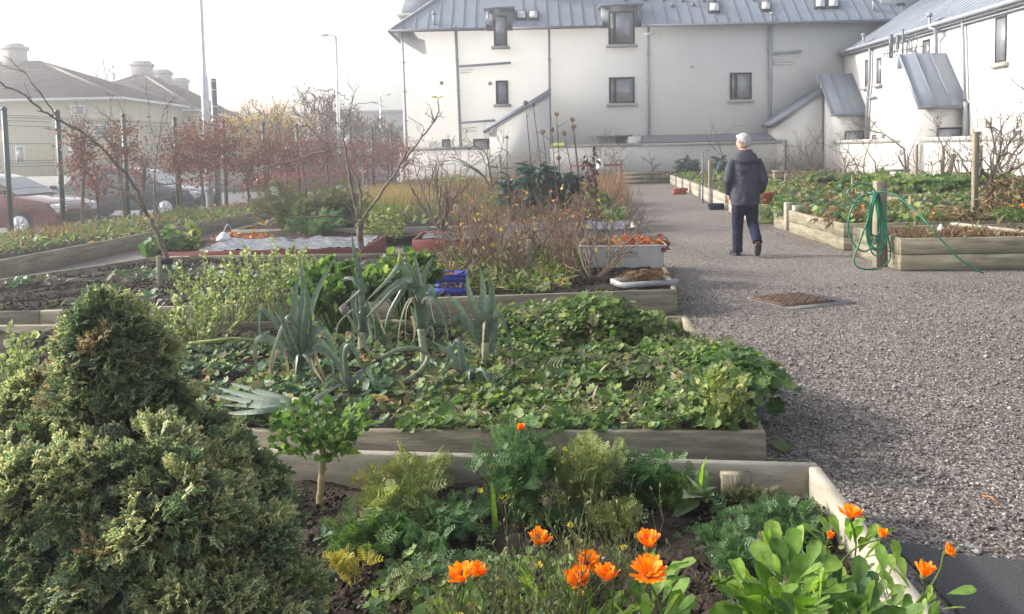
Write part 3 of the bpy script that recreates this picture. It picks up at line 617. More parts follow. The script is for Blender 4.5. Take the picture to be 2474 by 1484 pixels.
# ---------------- houses across the road ----------------
def quad_house(name,label,c,zw,hb,kk,over=.35,wall='yellow_wall'):
    """hipped house; c = 4 ground corners (front-left, front-right, back-right, back-left)"""
    e=thing(name,label,'house',c[0]+(0,)); C=[Vector((p[0],p[1],0)) for p in c]
    s=MB(); s.prism([p+Vector((0,0,-.25)) for p in C],(0,0,zw+.25)); s.build('wall',M_[wall],e)
    cen=sum(C,Vector((0,0,0)))/4; O=[]
    for i in range(4):
        d=(C[i]-cen); O.append(C[i]+Vector((d.x/abs(d.x)*over if abs(d.x)>0 else 0,d.y/abs(d.y)*over,zw)))
    return e,C,O
def hip_roof(e,O,rA,rB,zr,axis=0):
    # axis 0: ridge parallel to the front; 1: ridge runs back
    A=Vector(rA);B=Vector(rB); s=MB()
    if axis==0: F=[(0,1,5,4),(1,2,5),(2,3,4,5),(3,0,4)]
    else: F=[(0,1,4),(1,2,5,4),(2,3,5),(3,0,4,5)]
    s.add(O+[A,B],F+[(3,2,1,0)])
    # tile courses as thin steps
    for fa in F:
        pts=[(O+[A,B])[i] for i in fa]; a,b_=pts[0],pts[1]; c,d=(pts[2],pts[3]) if len(pts)==4 else (pts[2],pts[2])
        n=int((d-a).length/.36)
        for i in range(1,n):
            p=a.lerp(d,i/n);q=b_.lerp(c,i/n); nn=(b_-a).cross(d-a).normalized()
            s.add([p,q,q+nn*.05+(a-d).normalized()*.06,p+nn*.05+(a-d).normalized()*.06],[(0,1,2,3),(3,2,1,0)])
    o=s.build('roof',M_['roof_tile'],e)
    s=MB(); s.tube([A,B],.11,6)
    for i,j in ((0,4),(1,5 if axis==0 else 4),(2,5),(3,4 if axis==0 else 5)): s.tube([O[i],(O+[A,B])[j]],.09,6)
    s.build('ridge_tiles',M_['roof_tile'],o)
    s=MB()
    for i in range(4):
        p,q=O[i],O[(i+1)%4]; s.beam(p+Vector((0,0,-.07)),q+Vector((0,0,-.07)),.12,.13)
    s.build('gutter',M_['white'],e)
    return o
def chimney(roof,c,w_,d_,z0,z1,rz=0):
    s=MB(); s.box((c[0],c[1],(z0+z1)/2),(w_,d_,z1-z0),rz); s.box((c[0],c[1],z1-.12),(w_+.18,d_+.18,.22),rz); s.box((c[0],c[1],z1+.06),(w_-.2,d_-.2,.14),rz)
    s.build('chimney',M_['stone'],roof)
def hwin(e,x0,y0,x1,y1,Y):
    a=DY(x0,y1,Y);c=DY(x1,y0,Y); s=MB(); s.bb(a.x,c.x,Y-.06,Y+.05,a.z,c.z); w_=s.build('window',M_['white'],e)
    s=MB(); s.bb(a.x+.08,c.x-.08,Y-.075,Y-.062,a.z+.08,c.z-.08); s.build('pane',M_['glass'],w_)
    return w_
YH=46.0
xr=DY(284,240,YH).x; zw=DY(140,238,YH).z
e,C,O=quad_house('hipped_house','pale yellow house with brown hipped roof and chimney at the left edge',[(xr-15,YH),(xr,YH),(xr,YH+9),(xr-15,YH+9)],zw,0,0)
rA=DY(-60,150,YH+4.5);rB=DY(98,154,YH+4.5); rA.z=rB.z=(rA.z+rB.z)/2
ro=hip_roof(e,O,rA,rB,rB.z,0); chimney(ro,(DY(36,130,YH+4.5).x,YH+4.5),1.0,.8,rB.z-.4,DY(36,112,YH+4.5).z)
for q in((172,254,206,280),(-20,252,14,312),(228,300,262,330),(40,352,60,396),(170,345,200,395)): hwin(e,*q,YH)
# second house: corner towards us
c1=DY(472,262,56.0); zw2=DY(472,264,56).z
d1=Vector((-3.2,21,0)).normalized(); d2=Vector((-1,.05,0)).normalized()
C2=[Vector((c1.x,56,0))+d2*11,Vector((c1.x,56,0)),Vector((c1.x,56,0))+d1*22,Vector((c1.x,56,0))+d1*22+d2*11]
e=thing('hipped_house','pair of pale yellow houses with three chimneys on long brown roof','house',(C2[1].x,C2[1].y,0))
s=MB(); s.prism([p+Vector((0,0,-.25)) for p in C2],(0,0,zw2+.25)); s.build('wall',M_['yellow_wall'],e)
cen=sum(C2,Vector((0,0,0)))/4; O=[p+(p-cen).normalized()*.5+Vector((0,0,zw2)) for p in C2]
zr2=DY(350,178,61).z
rA=C2[1]+d1*5+d2*4.7;rB=C2[2]-d1*5+d2*4.7; rA.z=rB.z=zr2
ro=hip_roof(e,O,rA,rB,zr2,1)
az=math.atan2(d1.y,d1.x)
for t_,zt in((.02,.75),(.5,.7),(1.0,.6)):
    p=rA.lerp(rB,t_); chimney(ro,(p.x,p.y),.9,1.25,zr2-.5,zr2+zt,az)
for t0,z_ in ((.1,3.2),(.32,3.2),(.52,3.2),(.75,3.2),(.1,.9),(.52,.9)):
    p=C2[1].lerp(C2[2],t0); n_=-d2; s=MB(); s.box((p.x+n_.x*.02,p.y+n_.y*.02,z_+.5),(1.2,.1,1.3),az); w_=s.build('window',M_['white'],e)
    s=MB(); s.box((p.x+n_.x*.08,p.y+n_.y*.08,z_+.5),(1.0,.02,1.1),az); s.build('pane',M_['glass'],w_)
for q in((325,282,338,305),(305,350,325,378),(380,350,410,378)):
    a=DY(q[0],q[3],55.7); s=MB(); t0=(q[0]-290)/190; p=C2[0].lerp(C2[1],.15+t0*.7); z_=a.z; s.box((p.x-d1.x*.02,p.y-d1.y*.02,z_+.6),(1.0,.1,1.2),az+math.pi/2); w_=s.build('window',M_['white'],e)
    s=MB(); s.box((p.x-d1.x*.08,p.y-d1.y*.08,z_+.6),(.85,.02,1.05),az+math.pi/2); s.build('pane',M_['glass'],w_)
# low front garden walls of the houses
s=MB(); s.bb(-26,-10.8,42.6,42.85,-.25,.75); s.bb(-10.8,-10.3,42.5,42.95,-.25,1.05); s.bb(-17.6,-17.2,42.5,42.95,-.25,1.0); s.build('front_garden_wall',M_['stone'])
tag(bpy.data.objects['front_garden_wall'],'low grey wall with pillar in front of the yellow houses','wall')
# far stone wall and flat roofed block behind the bare trees
s=MB(); a=DY(705,278,110);b_=DY(980,285,110); s.bb(a.x-8,b_.x+6,110,114,-.3,a.z); s.bb(a.x-8.2,b_.x+6.2,109.8,114.2,a.z+.003,a.z+.35)
o=s.build('long_stone_building',M_['stone']); tag(o,'long low grey stone building far off behind the bare trees','building')
# ================= RAISED BEDS =================
def V2(p): return Vector((p[0],p[1],0))
def bed(name,label,corners,h,boards=1,soil=.05,th=.045,mat='timber',sides='frbl',z0=0.0,amp=.02,cat='raised bed',group='timber raised beds',step=.12,soilmat=None,posts=True):
    """corners: front-left, front-right, back-right, back-left (outer faces)"""
    C=[V2(p) for p in corners]; e=thing(name,label,cat,(C[0]+C[1]+C[2]+C[3])/4,group)
    order={'f':(0,1),'r':(1,2),'b':(2,3),'l':(3,0)}
    for s_ in sides:
        i,j=order[s_]; p,q=C[i],C[j]; d=(q-p).normalized(); n_=Vector((-d.y,d.x,0)) # inward (ccw)
        if s_ in 'rl': p=p+d*th;q=q-d*th
        bh=h/boards
        for b_ in range(boards):
            L=(q-p).length; k=max(1,int(round(L/3.2)))
            for m in range(k):
                a=p.lerp(q,m/k)+d*.002;c=p.lerp(q,(m+1)/k)-d*.002
                o_=n_*(th/2+random.uniform(-.003,.003)); z=z0+bh*(b_+.5)
                mb=MB(); mb.beam(a+o_+Vector((0,0,z)),c+o_+Vector((0,0,z+random.uniform(-.004,.004))),th,bh-.006)
                bevel(mb.build('board',M_[mat],e),.006)
    if posts:
        ins=th+.03
        for c,(sx,sy) in zip(C,((1,1),(-1,1),(-1,-1),(1,-1))):
            mb=MB(); mb.box(c+Vector((sx*(ins+.01),sy*(ins+.01),z0+(h-.03)/2)),(.06,.06,h-.03)); mb.build('corner_post',M_['post'],e)
    m_=th*.5
    I=[C[0]+Vector((m_,m_,0)),C[1]+Vector((-m_,m_,0)),C[2]+Vector((-m_,-m_,0)),C[3]+Vector((m_,-m_,0))]
    rough_soil('soil',I,z0+h-soil,amp,step,None,e,soilmat)
    return e
bk=(1.24,3.56)
bed('raised_bed','nearest timber bed at the front with marigolds, carrots and dark stony soil',[(-3.2,.3),(1.02,.3),(1.24,3.56),(-3.2,4.17)],.22,1,.13,.048,mat='timber_old',amp=.018,step=.06,posts=False)
bed('raised_bed','timber bed overgrown with green leaves and standing leeks, second from the viewer',[(-4.2,4.35),(1.14,3.93),(1.34,6.76),(-4.2,6.98)],.225,1,.05,.048,amp=.02,step=.08)
bed('raised_bed','long timber bed with staked tree, fish box and yellowing currant bushes, third from the viewer',[(-6.9,7.33),(1.49,7.93),(1.85,11.2),(-4.7,11.55)],.235,1,.03,.048,amp=.02,step=.12)
# edging board of the border along the fence
eb=thing('edging_board','long timber edging board holding the border soil under the wire fence','edging',(-6.3,15,0))
pts=[(-7.05,8.0),(-6.66,11.42),(-6.28,15.23),(-5.9,19.8),(-5.3,29.5),(-4.75,38.9)]
for p,q in zip(pts,pts[1:]):
    mb=MB(); mb.beam(Vector((p[0],p[1],.125)),Vector((q[0],q[1],.125)),.05,.25); bevel(mb.build('board',M_['timber'],eb),.006)
# red boxes
mplas=pmat('wet_black_plastic',(.10,.10,.11),.14,var=.3,scale=5,spec=1,bump=.5,bscale=14)
mplas2=pmat('grey_cover_sheet',(.10,.10,.115),.4,var=.25,scale=4,spec=.5,bump=.6,bscale=8)
def sheet_over(name,C,z,e,mat,amp=.02,step=.10,sd=3):
    a,b,c,d=[V2(p) for p in C]; r=random.Random(sd); nx=int((b-a).length/step)+1; ny=int((d-a).length/step)+1; vs=[]
    for j in range(ny+1):
        for i in range(nx+1):
            p=a.lerp(b,i/nx).lerp(d.lerp(c,i/nx),j/ny); vs.append((p.x,p.y,z+r.uniform(-amp,amp)+.015*math.sin(p.x*9+p.y*3)))
    mb=MB(); mb.add(vs,[(j*(nx+1)+i,j*(nx+1)+i+1,(j+1)*(nx+1)+i+1,(j+1)*(nx+1)+i) for j in range(ny) for i in range(nx)])
    return mb.build(name,mat,e,smooth=True)
e=bed('raised_bed','red painted box bed covered with wet shiny black plastic sheet',[(-4.72,11.75),(-2.0,11.72),(-1.95,13.5),(-4.75,13.6)],.27,1,.05,.04,mat='redpaint',group='red painted box beds')
sheet_over('plastic_sheet',[(-4.3,11.83),(-2.05,11.8),(-2.02,13.45),(-4.4,13.5)],.262,e,mplas,.016,.06)
e=bed('raised_bed','small red painted box bed half covered by dark plastic, right of the shiny one',[(-1.42,12.35),(-.30,12.3),(-.25,13.6),(-1.42,13.7)],.30,1,.05,.04,mat='redpaint',group='red painted box beds')
sheet_over('plastic_sheet',[(-1.3,12.42),(.1,12.38),(.1,13.55),(-1.3,13.6)],.295,e,mplas2,.02,.12,5)
e=bed('raised_bed','low timber bed covered by a dark grey sheet beyond the fish box',[(-.15,13.9),(1.95,13.8),(2.1,15.4),(-.1,15.5)],.25,1,.05,.045,mat='timber_old',group='timber raised beds')
sheet_over('grey_sheet',[(-.2,13.85),(2.0,13.75),(2.1,15.3),(-.15,15.4)],.262,e,mplas2,.012,.15,6)
# boards edging the wild middle allotment
bed('raised_bed','overgrown middle allotment bed with kale, grasses and dry stalks, left of the path',[(-5.1,15.9),(2.15,15.75),(4.3,37.3),(-4.5,37.6)],.2,1,.04,.045,mat='timber_old',step=.35,amp=.04,posts=False)
# right-hand beds, two boards high
RX=lambda y: 4.62+.010*(y-10.4) if y<17 else 4.7+.098*(y-17)
bed('raised_bed','two-board timber bed nearest on the right with dead brown plants beside the hose post',[(4.60,10.38),(9.0,10.15),(9.0,11.95),(4.66,12.0)],.395,2,.06,.05)
bed('raised_bed','two-board timber bed with sunlit white side, just behind the hose post',[(4.72,12.5),(7.2,12.4),(7.3,16.2),(4.86,16.3)],.395,2,.05,.05)
RYL=[(17.1,20.4),(21.0,23.2),(23.8,25.9),(26.5,28.6),(29.2,31.2),(31.8,33.8),(34.4,36.9)]
lab=['two-board bed directly behind the walking man, with terracotta pot','timber bed just beyond the walking man with tall post at its corner','timber bed on the right of the path, third from the far end wall group, low green weeds','timber bed along the right of the path beside the red bricks','timber bed beyond the red bricks on the right of the path','small grey bed next to last on the right side of the path','farthest small grey bed on the right side of the path']
lab[2]='timber bed on the right of the path between the tall post and the red bricks'
for (a,b_),l in zip(RYL,lab):
    bed('raised_bed',l,[(RX(a),a),(RX(a)+2.7,a),(RX(b_)+2.7,b_),(RX(b_),b_)],.38,2,.06,.05,mat='timber_old',step=.3)
bed('raised_bed','timber bed in the right background with bright side board and leafy greens',[(7.5,15.1),(11.3,15.0),(11.4,18.6),(7.85,18.7)],.42,2,.05,.05)
bed('raised_bed','timber bed at the right edge with brown bush and marigolds behind the dead plants',[(7.6,12.4),(11.0,12.3),(11.0,14.6),(7.6,14.6)],.38,2,.05,.05)
bed('raised_bed','large back bed of green cabbages in front of the white wall',[(8.2,19.4),(13.2,19.2),(13.5,24.5),(8.6,24.7)],.4,2,.04,.05,step=.3)
bed('raised_bed','large back bed of weeds and bare fruit bushes near the building corner',[(8.9,25.3),(13.6,25.2),(13.6,29.8),(9.2,29.8)],.3,1,.04,.05,step=.3)
# loose board inside the near right bed
mb=MB(); mb.beam((6.05,12.0,.40),(6.35,10.6,.40),.13,.04); tag(mb.build('loose_board',M_['timber_old']),'grey loose board lying diagonally across the dead plants in the right bed','board')
# end of path retaining boards
e=thing('retaining_boards','low dark timber boards closing the far end of the gravel path','retaining wall',(5.6,37.5,0))
for i in range(3):
    mb=MB(); mb.beam((4.5,37.45,.09+.17*i),(6.75,37.45,.09+.17*i),.06,.16); mb.build('board',M_['post'],e)
mb=MB(); mb.box((11.8,30.5,.25),(3.6,.08,.5)); 
# posts
def post(label,x,y,base_y_px=None,z0=0,h=1.0,w=.08,mat='post',lean=(0,0),name='wooden_post',cap=False):
    mb=MB(); w_=w/2; mb.add([(x+sx*w_+k*lean[0],y+sy*w_+k*lean[1],(z0-.05)*(1-k)+(z0+h)*k) for k in(0,1) for sx,sy in((-1,-1),(1,-1),(1,1),(-1,1))],[(0,3,2,1),(4,5,6,7),(0,1,5,4),(1,2,6,5),(2,3,7,6),(3,0,4,7)]); o=mb.build(name,M_[mat]); bevel(o,.006); return tag(o,label,'post','wooden garden posts')
post('wooden post with metal fittings at the far left end of the path',4.62,37.1,h=1.05,w=.16)
p=G(1718,497,0); post('tall grey wooden post just left of the walking man',p.x+.25,p.y+1.2,h=1.15,w=.10)
mb=MB(); q=(p.x+.02,p.y+1.1); mb.tube([(q[0],q[1],0),(q[0],q[1],1.42),(q[0]+.18,q[1],1.42)],.02,5); tag(mb.build('plant_support',M_['gutter']),'thin dark metal upright with short top arm beside the tall grey post','plant support')
p=G(1905,520,.3); post('short thick grey stump post at the corner of the sunlit white board',p.x,p.y,z0=.1,h=.42,w=.14,mat='timber_old')
p=G(1926,522,.3); post('second short grey stump post right behind the sunlit white board',p.x,p.y,z0=.1,h=.38,w=.15,mat='timber_old')
p=G(1278,668,.2); post('low wooden stump post standing among the yellow currant bushes',p.x,p.y,z0=.15,h=.44,w=.06,mat='timber_old')
p=DY(1216,470,19); post('tall thin wooden stake leaning in the middle of the dry growth',p.x,19,z0=.1,h=1.35,w=.075,mat='timber_old',lean=(-.07,0))
# tree stakes on the right
p=DX(2352,540,7.0)
P_=DY(2353,560,13.0); post('tall brown tree stake with black tie in the right bed',P_.x,13.0,z0=.3,h=1.35,w=.075,mat='post')
# ================= HOSE POST =================
hp=G(2118,645,0); hx,hy=hp.x,hp.y
post('square wooden post carrying the coiled green hose',hx+.05,hy+.05,h=1.06,w=.13,mat='post')
def coil():
    e=thing('garden_hose','green garden hose hung in loose coils over the wooden post','hose',(hx,hy,.9)); r=random.Random(2)
    top=Vector((hx-.06,hy-.10,.93))
    def loopc(w_,h_,dx,dy,tilt=0,n=22,droop=0):
        out=[]
        for i in range(n+1):
            a=math.pi/2+2*math.pi*i/n; out.append(top+Vector((dx+w_*math.cos(a)*(1-.25*math.sin(a)),dy+.03*math.sin(2*a),-h_+h_*math.sin(a)))); 
        return out
    pts=[]
    for k in range(11): pts+=loopc(.045+.006*k+r.uniform(-.01,.015),.25+.012*k+r.uniform(-.03,.05),-.02+r.uniform(-.02,.02),-.010*k,n=16)
    mb=MB(); mb.tube(pts,.0105,6)
    # big loose loop to the ground and small loop to the left
    mb.tube(cat_rom([top+Vector(v) for v in((.02,-.06,0),(-.10,-.07,-.02),(-.24,-.08,-.06),(-.34,-.08,-.22),(-.37,-.08,-.42),(-.32,-.1,-.60),(-.22,-.12,-.70),(-.12,-.12,-.68),(-.03,-.1,-.55))],5),.0105,6)
    mb.tube(cat_rom([top+Vector(v) for v in((-.02,-.08,-.02),(-.12,-.1,.09),(-.26,-.1,.11),(-.37,-.1,.04),(-.38,-.1,-.06),(-.30,-.11,-.12),(-.18,-.1,-.10),(-.12,-.1,-.25),(-.24,-.12,-.58),(-.32,-.14,-.80),(-.26,-.16,-.90),(-.08,-.16,-.92),(.08,-.14,-.86),(.13,-.12,-.72),(.1,-.1,-.5),(.04,-.1,-.2),(0,-.08,0))],5),.0105,6)
    mb.build('hose_coil',M_['hose'],e)
    mb=MB(); mb.tube(cat_rom([top+Vector(v) for v in((0,-.08,.01),(.13,-.2,-.02),(.28,-.42,-.2),(.38,-.60,-.38),(.52,-.64,-.56),(.68,-.66,-.74),(.84,-.68,-.86),(.95,-.70,-.915))],5),.0105,6); mb.build('hose_tail',M_['hose'],e)
coil()
# ================= SMALL OBJECTS =================
# fish box
def fishbox():
    L=.93;W=.5;H_=.265; c=G(1508,651,.205); cx,cy=c.x,c.y+W/2; rz=R(-4)
    e=thing('fish_box','white plastic fish box lettered UNION HALL planted with orange leaves','fish box',(cx,cy,.205))
    def ring(z,s,t=0): return [Vector((sx*(L/2*s-t),sy*(W/2*s-t),z)) for sx,sy in((-1,-1),(1,-1),(1,1),(-1,1))]
    mb=MB(); rs=[ring(0,.93),ring(H_*.93,1),ring(H_*.93,1.035),ring(H_,1.035),ring(H_,.97),ring(.03,.9)]
    vs=[v for r_ in rs for v in r_]; fs=[]
    for k in range(5):
        for i in range(4): fs.append((k*4+i,k*4+(i+1)%4,(k+1)*4+(i+1)%4,(k+1)*4+i))
    fs+=[(3,2,1,0),(20,21,22,23)]
    mb.add(vs,fs); o=mb.build('box_shell',M_['grey_plastic'],None); o.parent=e; o.rotation_euler=(0,0,rz); bevel(o,.012,2)
    mb=MB(); mb.bb(-L/2*.93,L/2*.93,-W/2*.93,W/2*.93,H_-.06,H_-.045); o=mb.build('soil',M_['soil'],None); o.parent=e; o.rotation_euler=(0,0,rz)
    for txt,sz,x,z in(('UNION HALL',.060,-.01,.165),('FISHERMENS CO-OP SOCIETY LTD',.024,-.01,.132)):
        cu=bpy.data.curves.new('lettering','FONT'); cu.body=txt; cu.size=sz; cu.extrude=.001; cu.align_x='CENTER'; 
        tmp=bpy.data.objects.new('tmp',cu); dg=bpy.context.evaluated_depsgraph_get(); me=bpy.data.meshes.new_from_object(tmp.evaluated_get(dg)) if False else None
        COL.objects.link(tmp); bpy.context.view_layer.update(); dg=bpy.context.evaluated_depsgraph_get(); me=bpy.data.meshes.new_from_object(tmp.evaluated_get(dg)); bpy.data.objects.remove(tmp)
        me.materials.clear(); me.materials.append(M_['text']); o=bpy.data.objects.new('lettering',me); COL.objects.link(o); o.parent=e
        tilt=math.atan2(.07*W/2,H_*.93); f=.93+.07*(z/(H_*.93)); o.matrix_local=Matrix.Rotation(rz,4,'Z')@Matrix.Translation((x,-W/2*f-.004,z))@Matrix.Rotation(R(90)+tilt,4,'X')
    return e,cx,cy,rz,L,W,H_
FB=fishbox()
def leaf_cluster(name,label,cat,c,size,n,tpl,mat,s=.05,sv=.3,group=None,parent=None,kind=None,flat=.5,shell=True):
    """loose heap of leaves inside an ellipsoid"""
    P=rng.normal(0,1,(n,3)); P/=np.linalg.norm(P,axis=1,keepdims=True); rr=rng.random(n)**(.25 if shell else .5); P*=rr[:,None]
    N=P*np.array([1,1,1.5])+rng.normal(0,.5,(n,3))+np.array([0,0,flat])
    P=P*np.array(size)+np.array(c); mb=MB(); mb.inst(tpl,rots(N,rng.uniform(0,6.28,n),s*rng.lognormal(0,sv,n)),P)
    o=mb.build(name,mat,parent)
    if label: tag(o,label,cat,group,kind)
    return o
c_,s_=math.cos(FB[3]),math.sin(FB[3])
fx=lambda a,b:(FB[1]+a*c_-b*s_,FB[2]+a*s_+b*c_)
pl=thing('strawberry_plant','orange and red autumn leaves of a low plant filling the fish box','plant',(FB[1],FB[2],.4))
for a,b,sx,sz,m,n in((.10,0,.26,.09,'redleaf',170),(-.25,0,.2,.05,'dry',80),(.36,-.02,.11,.07,'orangeleaf',60),(.0,-.1,.3,.04,'dull',40)):
    x,y=fx(a,b); leaf_cluster('leaves',None,None,(x,y,.46),(sx,.18,sz),n,LOBED,L_[m],.055,parent=pl)
x,y=fx(.45,-.22); leaf_cluster('withered_leaves',None,None,(x,y,.47),(.05,.05,.1),26,LOBED,lmat('maroon_leaf',[(.10,.02,.02),(.2,.05,.03)],.2),.055,parent=pl)
# blue crate
def crate():
    c=G(1082,716,.2); L=.34;W=.25;H_=.19; e=thing('plastic_crate','small blue slotted plastic crate on the bed edge','crate',(c.x,c.y+.12,.2)); cx,cy=c.x,c.y+.12
    for k,(dx,dy,sx,sy) in enumerate(((0,-W/2,L,.012),(0,W/2,L,.012),(-L/2,0,.012,W-.014),(L/2,0,.012,W-.014))):
        mb=MB()
        mb.box((cx+dx,cy+dy,.2+.04),(sx,sy,.08)); mb.box((cx+dx,cy+dy,.2+H_-.03),(sx,sy,.06))
        if k<2:
            for i in range(5): mb.box((cx+dx-L*.42+L*.21*i,cy+dy,.2+.105),(.02,sy,.055))
        else:
            for i in range(3): mb.box((cx+dx,cy+dy-W*.35+W*.35*i,.2+.105),(sx,.02,.055))
        mb.box((cx+dx,cy+dy*1.03,.2+H_+.006),(sx+.012,sy+.014,.014)); mb.build('side_panel',M_['blue'],e)
    mb=MB(); mb.box((cx,cy,.21),(L-.03,W-.03,.01)); mb.build('base',M_['blue'],e)
    mb=MB(); mb.add([(cx+.04,cy-.02,.39),(cx+.12,cy-.04,.405),(cx+.15,cy+.04,.41),(cx+.06,cy+.05,.415)],[(0,1,2,3)]); mb.build('torn_lining',M_['blue'],e)
    return cx,cy
cx,cy=crate()
leaf_cluster('leaf_litter','orange leaves resting in the small blue crate','leaves',(cx,cy,.36),(.14,.09,.06),24,LOBED,L_['orangeleaf'],.05)
# grey tray
def tray():
    a=G(1497,697,.235);b=G(1625,688,.235); c=(a+b)/2; L=(b-a).length+.02;W=.30; e=thing('seed_tray','shallow pale grey tray of brown seedlings on the bed corner','tray',(c.x,c.y+W/2,.235)); rz=math.atan2(b.y-a.y,b.x-a.x)
    mb=MB(); mb.box((0,0,.006),(L,W,.012))
    for dx,dy,sx,sy in((0,-W/2,L,.015),(0,W/2,L,.015),(-L/2,0,.015,W-.016),(L/2,0,.015,W-.016)): mb.box((dx,dy,.025),(sx,sy,.05))
    o=mb.build('tray_body',pmat('grey_tray',(.36,.37,.385),.5,var=.12,scale=8),None); o.parent=e; o.rotation_euler=(0,0,rz)
    leaf_cluster('seedlings',None,None,(c.x,c.y+W/2,.31),(L*.46,.13,.06),190,FERNS,L_['dry'],.09,parent=e,flat=1.4)
    return c
tray()
# manhole cover
def manhole():
    c=G(1912,728,0); e=thing('manhole_cover','rusty ribbed square manhole cover set in a concrete surround in the gravel','manhole cover',(c.x,c.y,0)); rz=R(20)
    mb=MB(); mb.box((.08,-.03,.004),(.74,.70,.02)); o=mb.build('concrete_surround',pmat('dusty_concrete',(.24,.22,.20),.9,var=.25,scale=14,bump=.3),None); o.parent=e; o.rotation_euler=(0,0,rz)
    mb=MB(); mb.box((0,0,.018),(.58,.56,.02))
    for i in range(-4,5):
        for j in range(-4,5):
            if (i+j)%2==0: mb.box((i*.064,j*.06,.031),(.085,.022,.006),R(45))
            else: mb.box((i*.064,j*.06,.031),(.085,.022,.006),R(-45))
    o=mb.build('iron_cover',M_['rust'],None); o.parent=e; o.rotation_euler=(0,0,rz)
manhole()
# terracotta pot, bricks, blue tub
p=DY(1852,488,16.7); mb=MB(); mb.lathe((p.x,16.7,p.z-.02),[(.085,0),(.13,.17),(.15,.17),(.155,.215),(.13,.215),(.12,.18)],18); tag(mb.build('plant_pot',M_['terracotta'],smooth=False),'terracotta pot standing among marigolds behind the walking man','pot')
p=G(1640,470,0)
for i,(dx,dy,z,rz,l) in enumerate(((0,0,.05,.2,'lower'),(.06,.03,.16,-.1,'upper'))):
    mb=MB(); mb.box((p.x+dx,p.y+dy,z),(.44,.22,.1),rz); tag(bevel(mb.build('brick_block',M_['brickred']),.01),f'{l} red block of the small pile on the gravel path edge','brick','red blocks on the path edge')
p=G(1733,508,0); e=thing('plastic_tub','blue-green plastic trough on the gravel left of the walking man','trough',(p.x,p.y+.1,0)); mb=MB()
mb.add([Vector((p.x+sx*.19*s,p.y+.12+sy*.11*s,z)) for s,z in((.85,0),(1,.14),(1.08,.14),(1.08,.155),(.95,.155),(.8,.03)) for sx,sy in((-1,-1),(1,-1),(1,1),(-1,1))],[(k*4+i,k*4+(i+1)%4,(k+1)*4+(i+1)%4,(k+1)*4+i) for k in range(5) for i in range(4)]+[(3,2,1,0),(20,21,22,23)]); mb.build('tub_body',M_['teal'],e)
# hi-vis jacket on the wall coping, hanging bottle
p=DY(1348,357,YB-.1); mb=MB(); r_=random.Random(4); vs=[];nx=10
for j in range(7):
    for i in range(nx):
        u=i/(nx-1)*.55-.275; v=j/6; y=YB+.18-.30*min(1,v*1.6); z=1.765 if v<.6 else 1.765-(v-.6)*.28; vs.append((p.x+u,y-(.03 if v>=.6 else 0),z+r_.uniform(0,.045)))
mb.add(vs,[(j*nx+i,j*nx+i+1,(j+1)*nx+i+1,(j+1)*nx+i) for j in range(6) for i in range(nx-1)]); o=mb.build('safety_vest',M_['hivis']); so=o.modifiers.new('s','SOLIDIFY'); so.thickness=.02; tag(o,'crumpled yellow high visibility vest lying over the garden wall coping','vest')
p=DY(1449,398,30); e=thing('hanging_bottle','white plastic bottle hung as a bird scarer among dry stalks','bottle',p); mb=MB(); mb.lathe((p.x,30,p.z-.16),[(.02,-.02),(.11,.0),(.13,.08),(.10,.22),(.05,.30),(.03,.36)],12); mb.build('bottle_body',M_['white'],e); mb=MB(); mb.tube([(p.x,30,p.z+.2),(p.x,30,p.z+.75)],.008,4); mb.build('string',M_['twig'],e)
# orange stalk on the gravel, fallen leaves, white scraps
a=G(2372,1198,.02);b=G(2412,1216,.02); mb=MB(); mb.tube([a,a.lerp(b,.5)+Vector((0,0,.012)),b],.004,5); tag(mb.build('dry_stalk',L_['orangeleaf']),'thin orange dry stalk lying on the gravel at the right','stalk')
a=G(1870,1085,.02); mb=MB(); mb.inst(LOBED,rots(np.array([[.1,-.3,1.]]),np.array([.4]),np.array([.1])),np.array([[a.x,a.y,.02]])); tag(mb.build('fallen_leaf',L_['celery']),'single green leaf lying on the gravel beside the second bed corner','leaf')
p=DY(1519,545,14.0); mb=MB(); mb.inst(ROUND,rots(rng.normal(0,1,(4,3))+np.array([0,0,.6]),rng.uniform(0,6,4),np.full(4,.12)),np.array([[p.x,14,.3]]*4)+rng.normal(0,.03,(4,3))); tag(mb.build('crumpled_paper',M_['white']),'crumpled white paper on the corner of the grey sheet','paper')
p=DY(540,555,13.2); mb=MB(); mb.lathe((p.x,13.2,.27),[(.12,0),(.10,.05),(.05,.11),(.01,.13)],9); mb.tube([(p.x,13.2,.4),(p.x+.06,13.2,.52),(p.x+.12,13.2,.44)],.006,4); tag(mb.build('metal_funnel',M_['greypole']),'shiny metal cover with wire handle at the back of the plastic sheet','cover')
p=DY(2272,553,11.2); mb=MB(); mb.lathe((p.x,11.2,.37),[(.05,0),(.045,.05),(.01,.11)],6); tag(mb.build('white_cap',M_['white']),'small white cone marker among the dead plants in the right bed','marker')
# ================= PLANT HELPERS =================
def strap(mb,P,w,N=(0,-1,.2),fold=.25,n=5,taper=True,w0=None,tipw=.12):
    P=cat_rom(P,n); k=len(P); N=Vector(N).normalized(); vs=[]
    for i,p in enumerate(P):
        t=i/(k-1); d=(P[min(i+1,k-1)]-P[max(i-1,0)]).normalized(); s_=d.cross(N)
        if s_.length<.05: s_=Vector((1,0,0))
        s_.normalize(); nn=s_.cross(d)
        ww=w*( (1-t**2.2)*(1-tipw)+tipw if taper else 1)
        if w0 is not None and t<.2: ww=w0+(ww-w0)*t/.2
        vs+= [p-s_*ww/2-nn*ww*fold, p, p+s_*ww/2-nn*ww*fold]
    fs=[]
    for i in range(k-1): a=i*3; fs+=[(a,a+1,a+4,a+3),(a+1,a+2,a+5,a+4)]
    mb.add(vs,fs)
def cropf(ox,oy,sc):
    return lambda x,y:((ox+x/sc)*.96602,(oy+y/sc)*.96602)
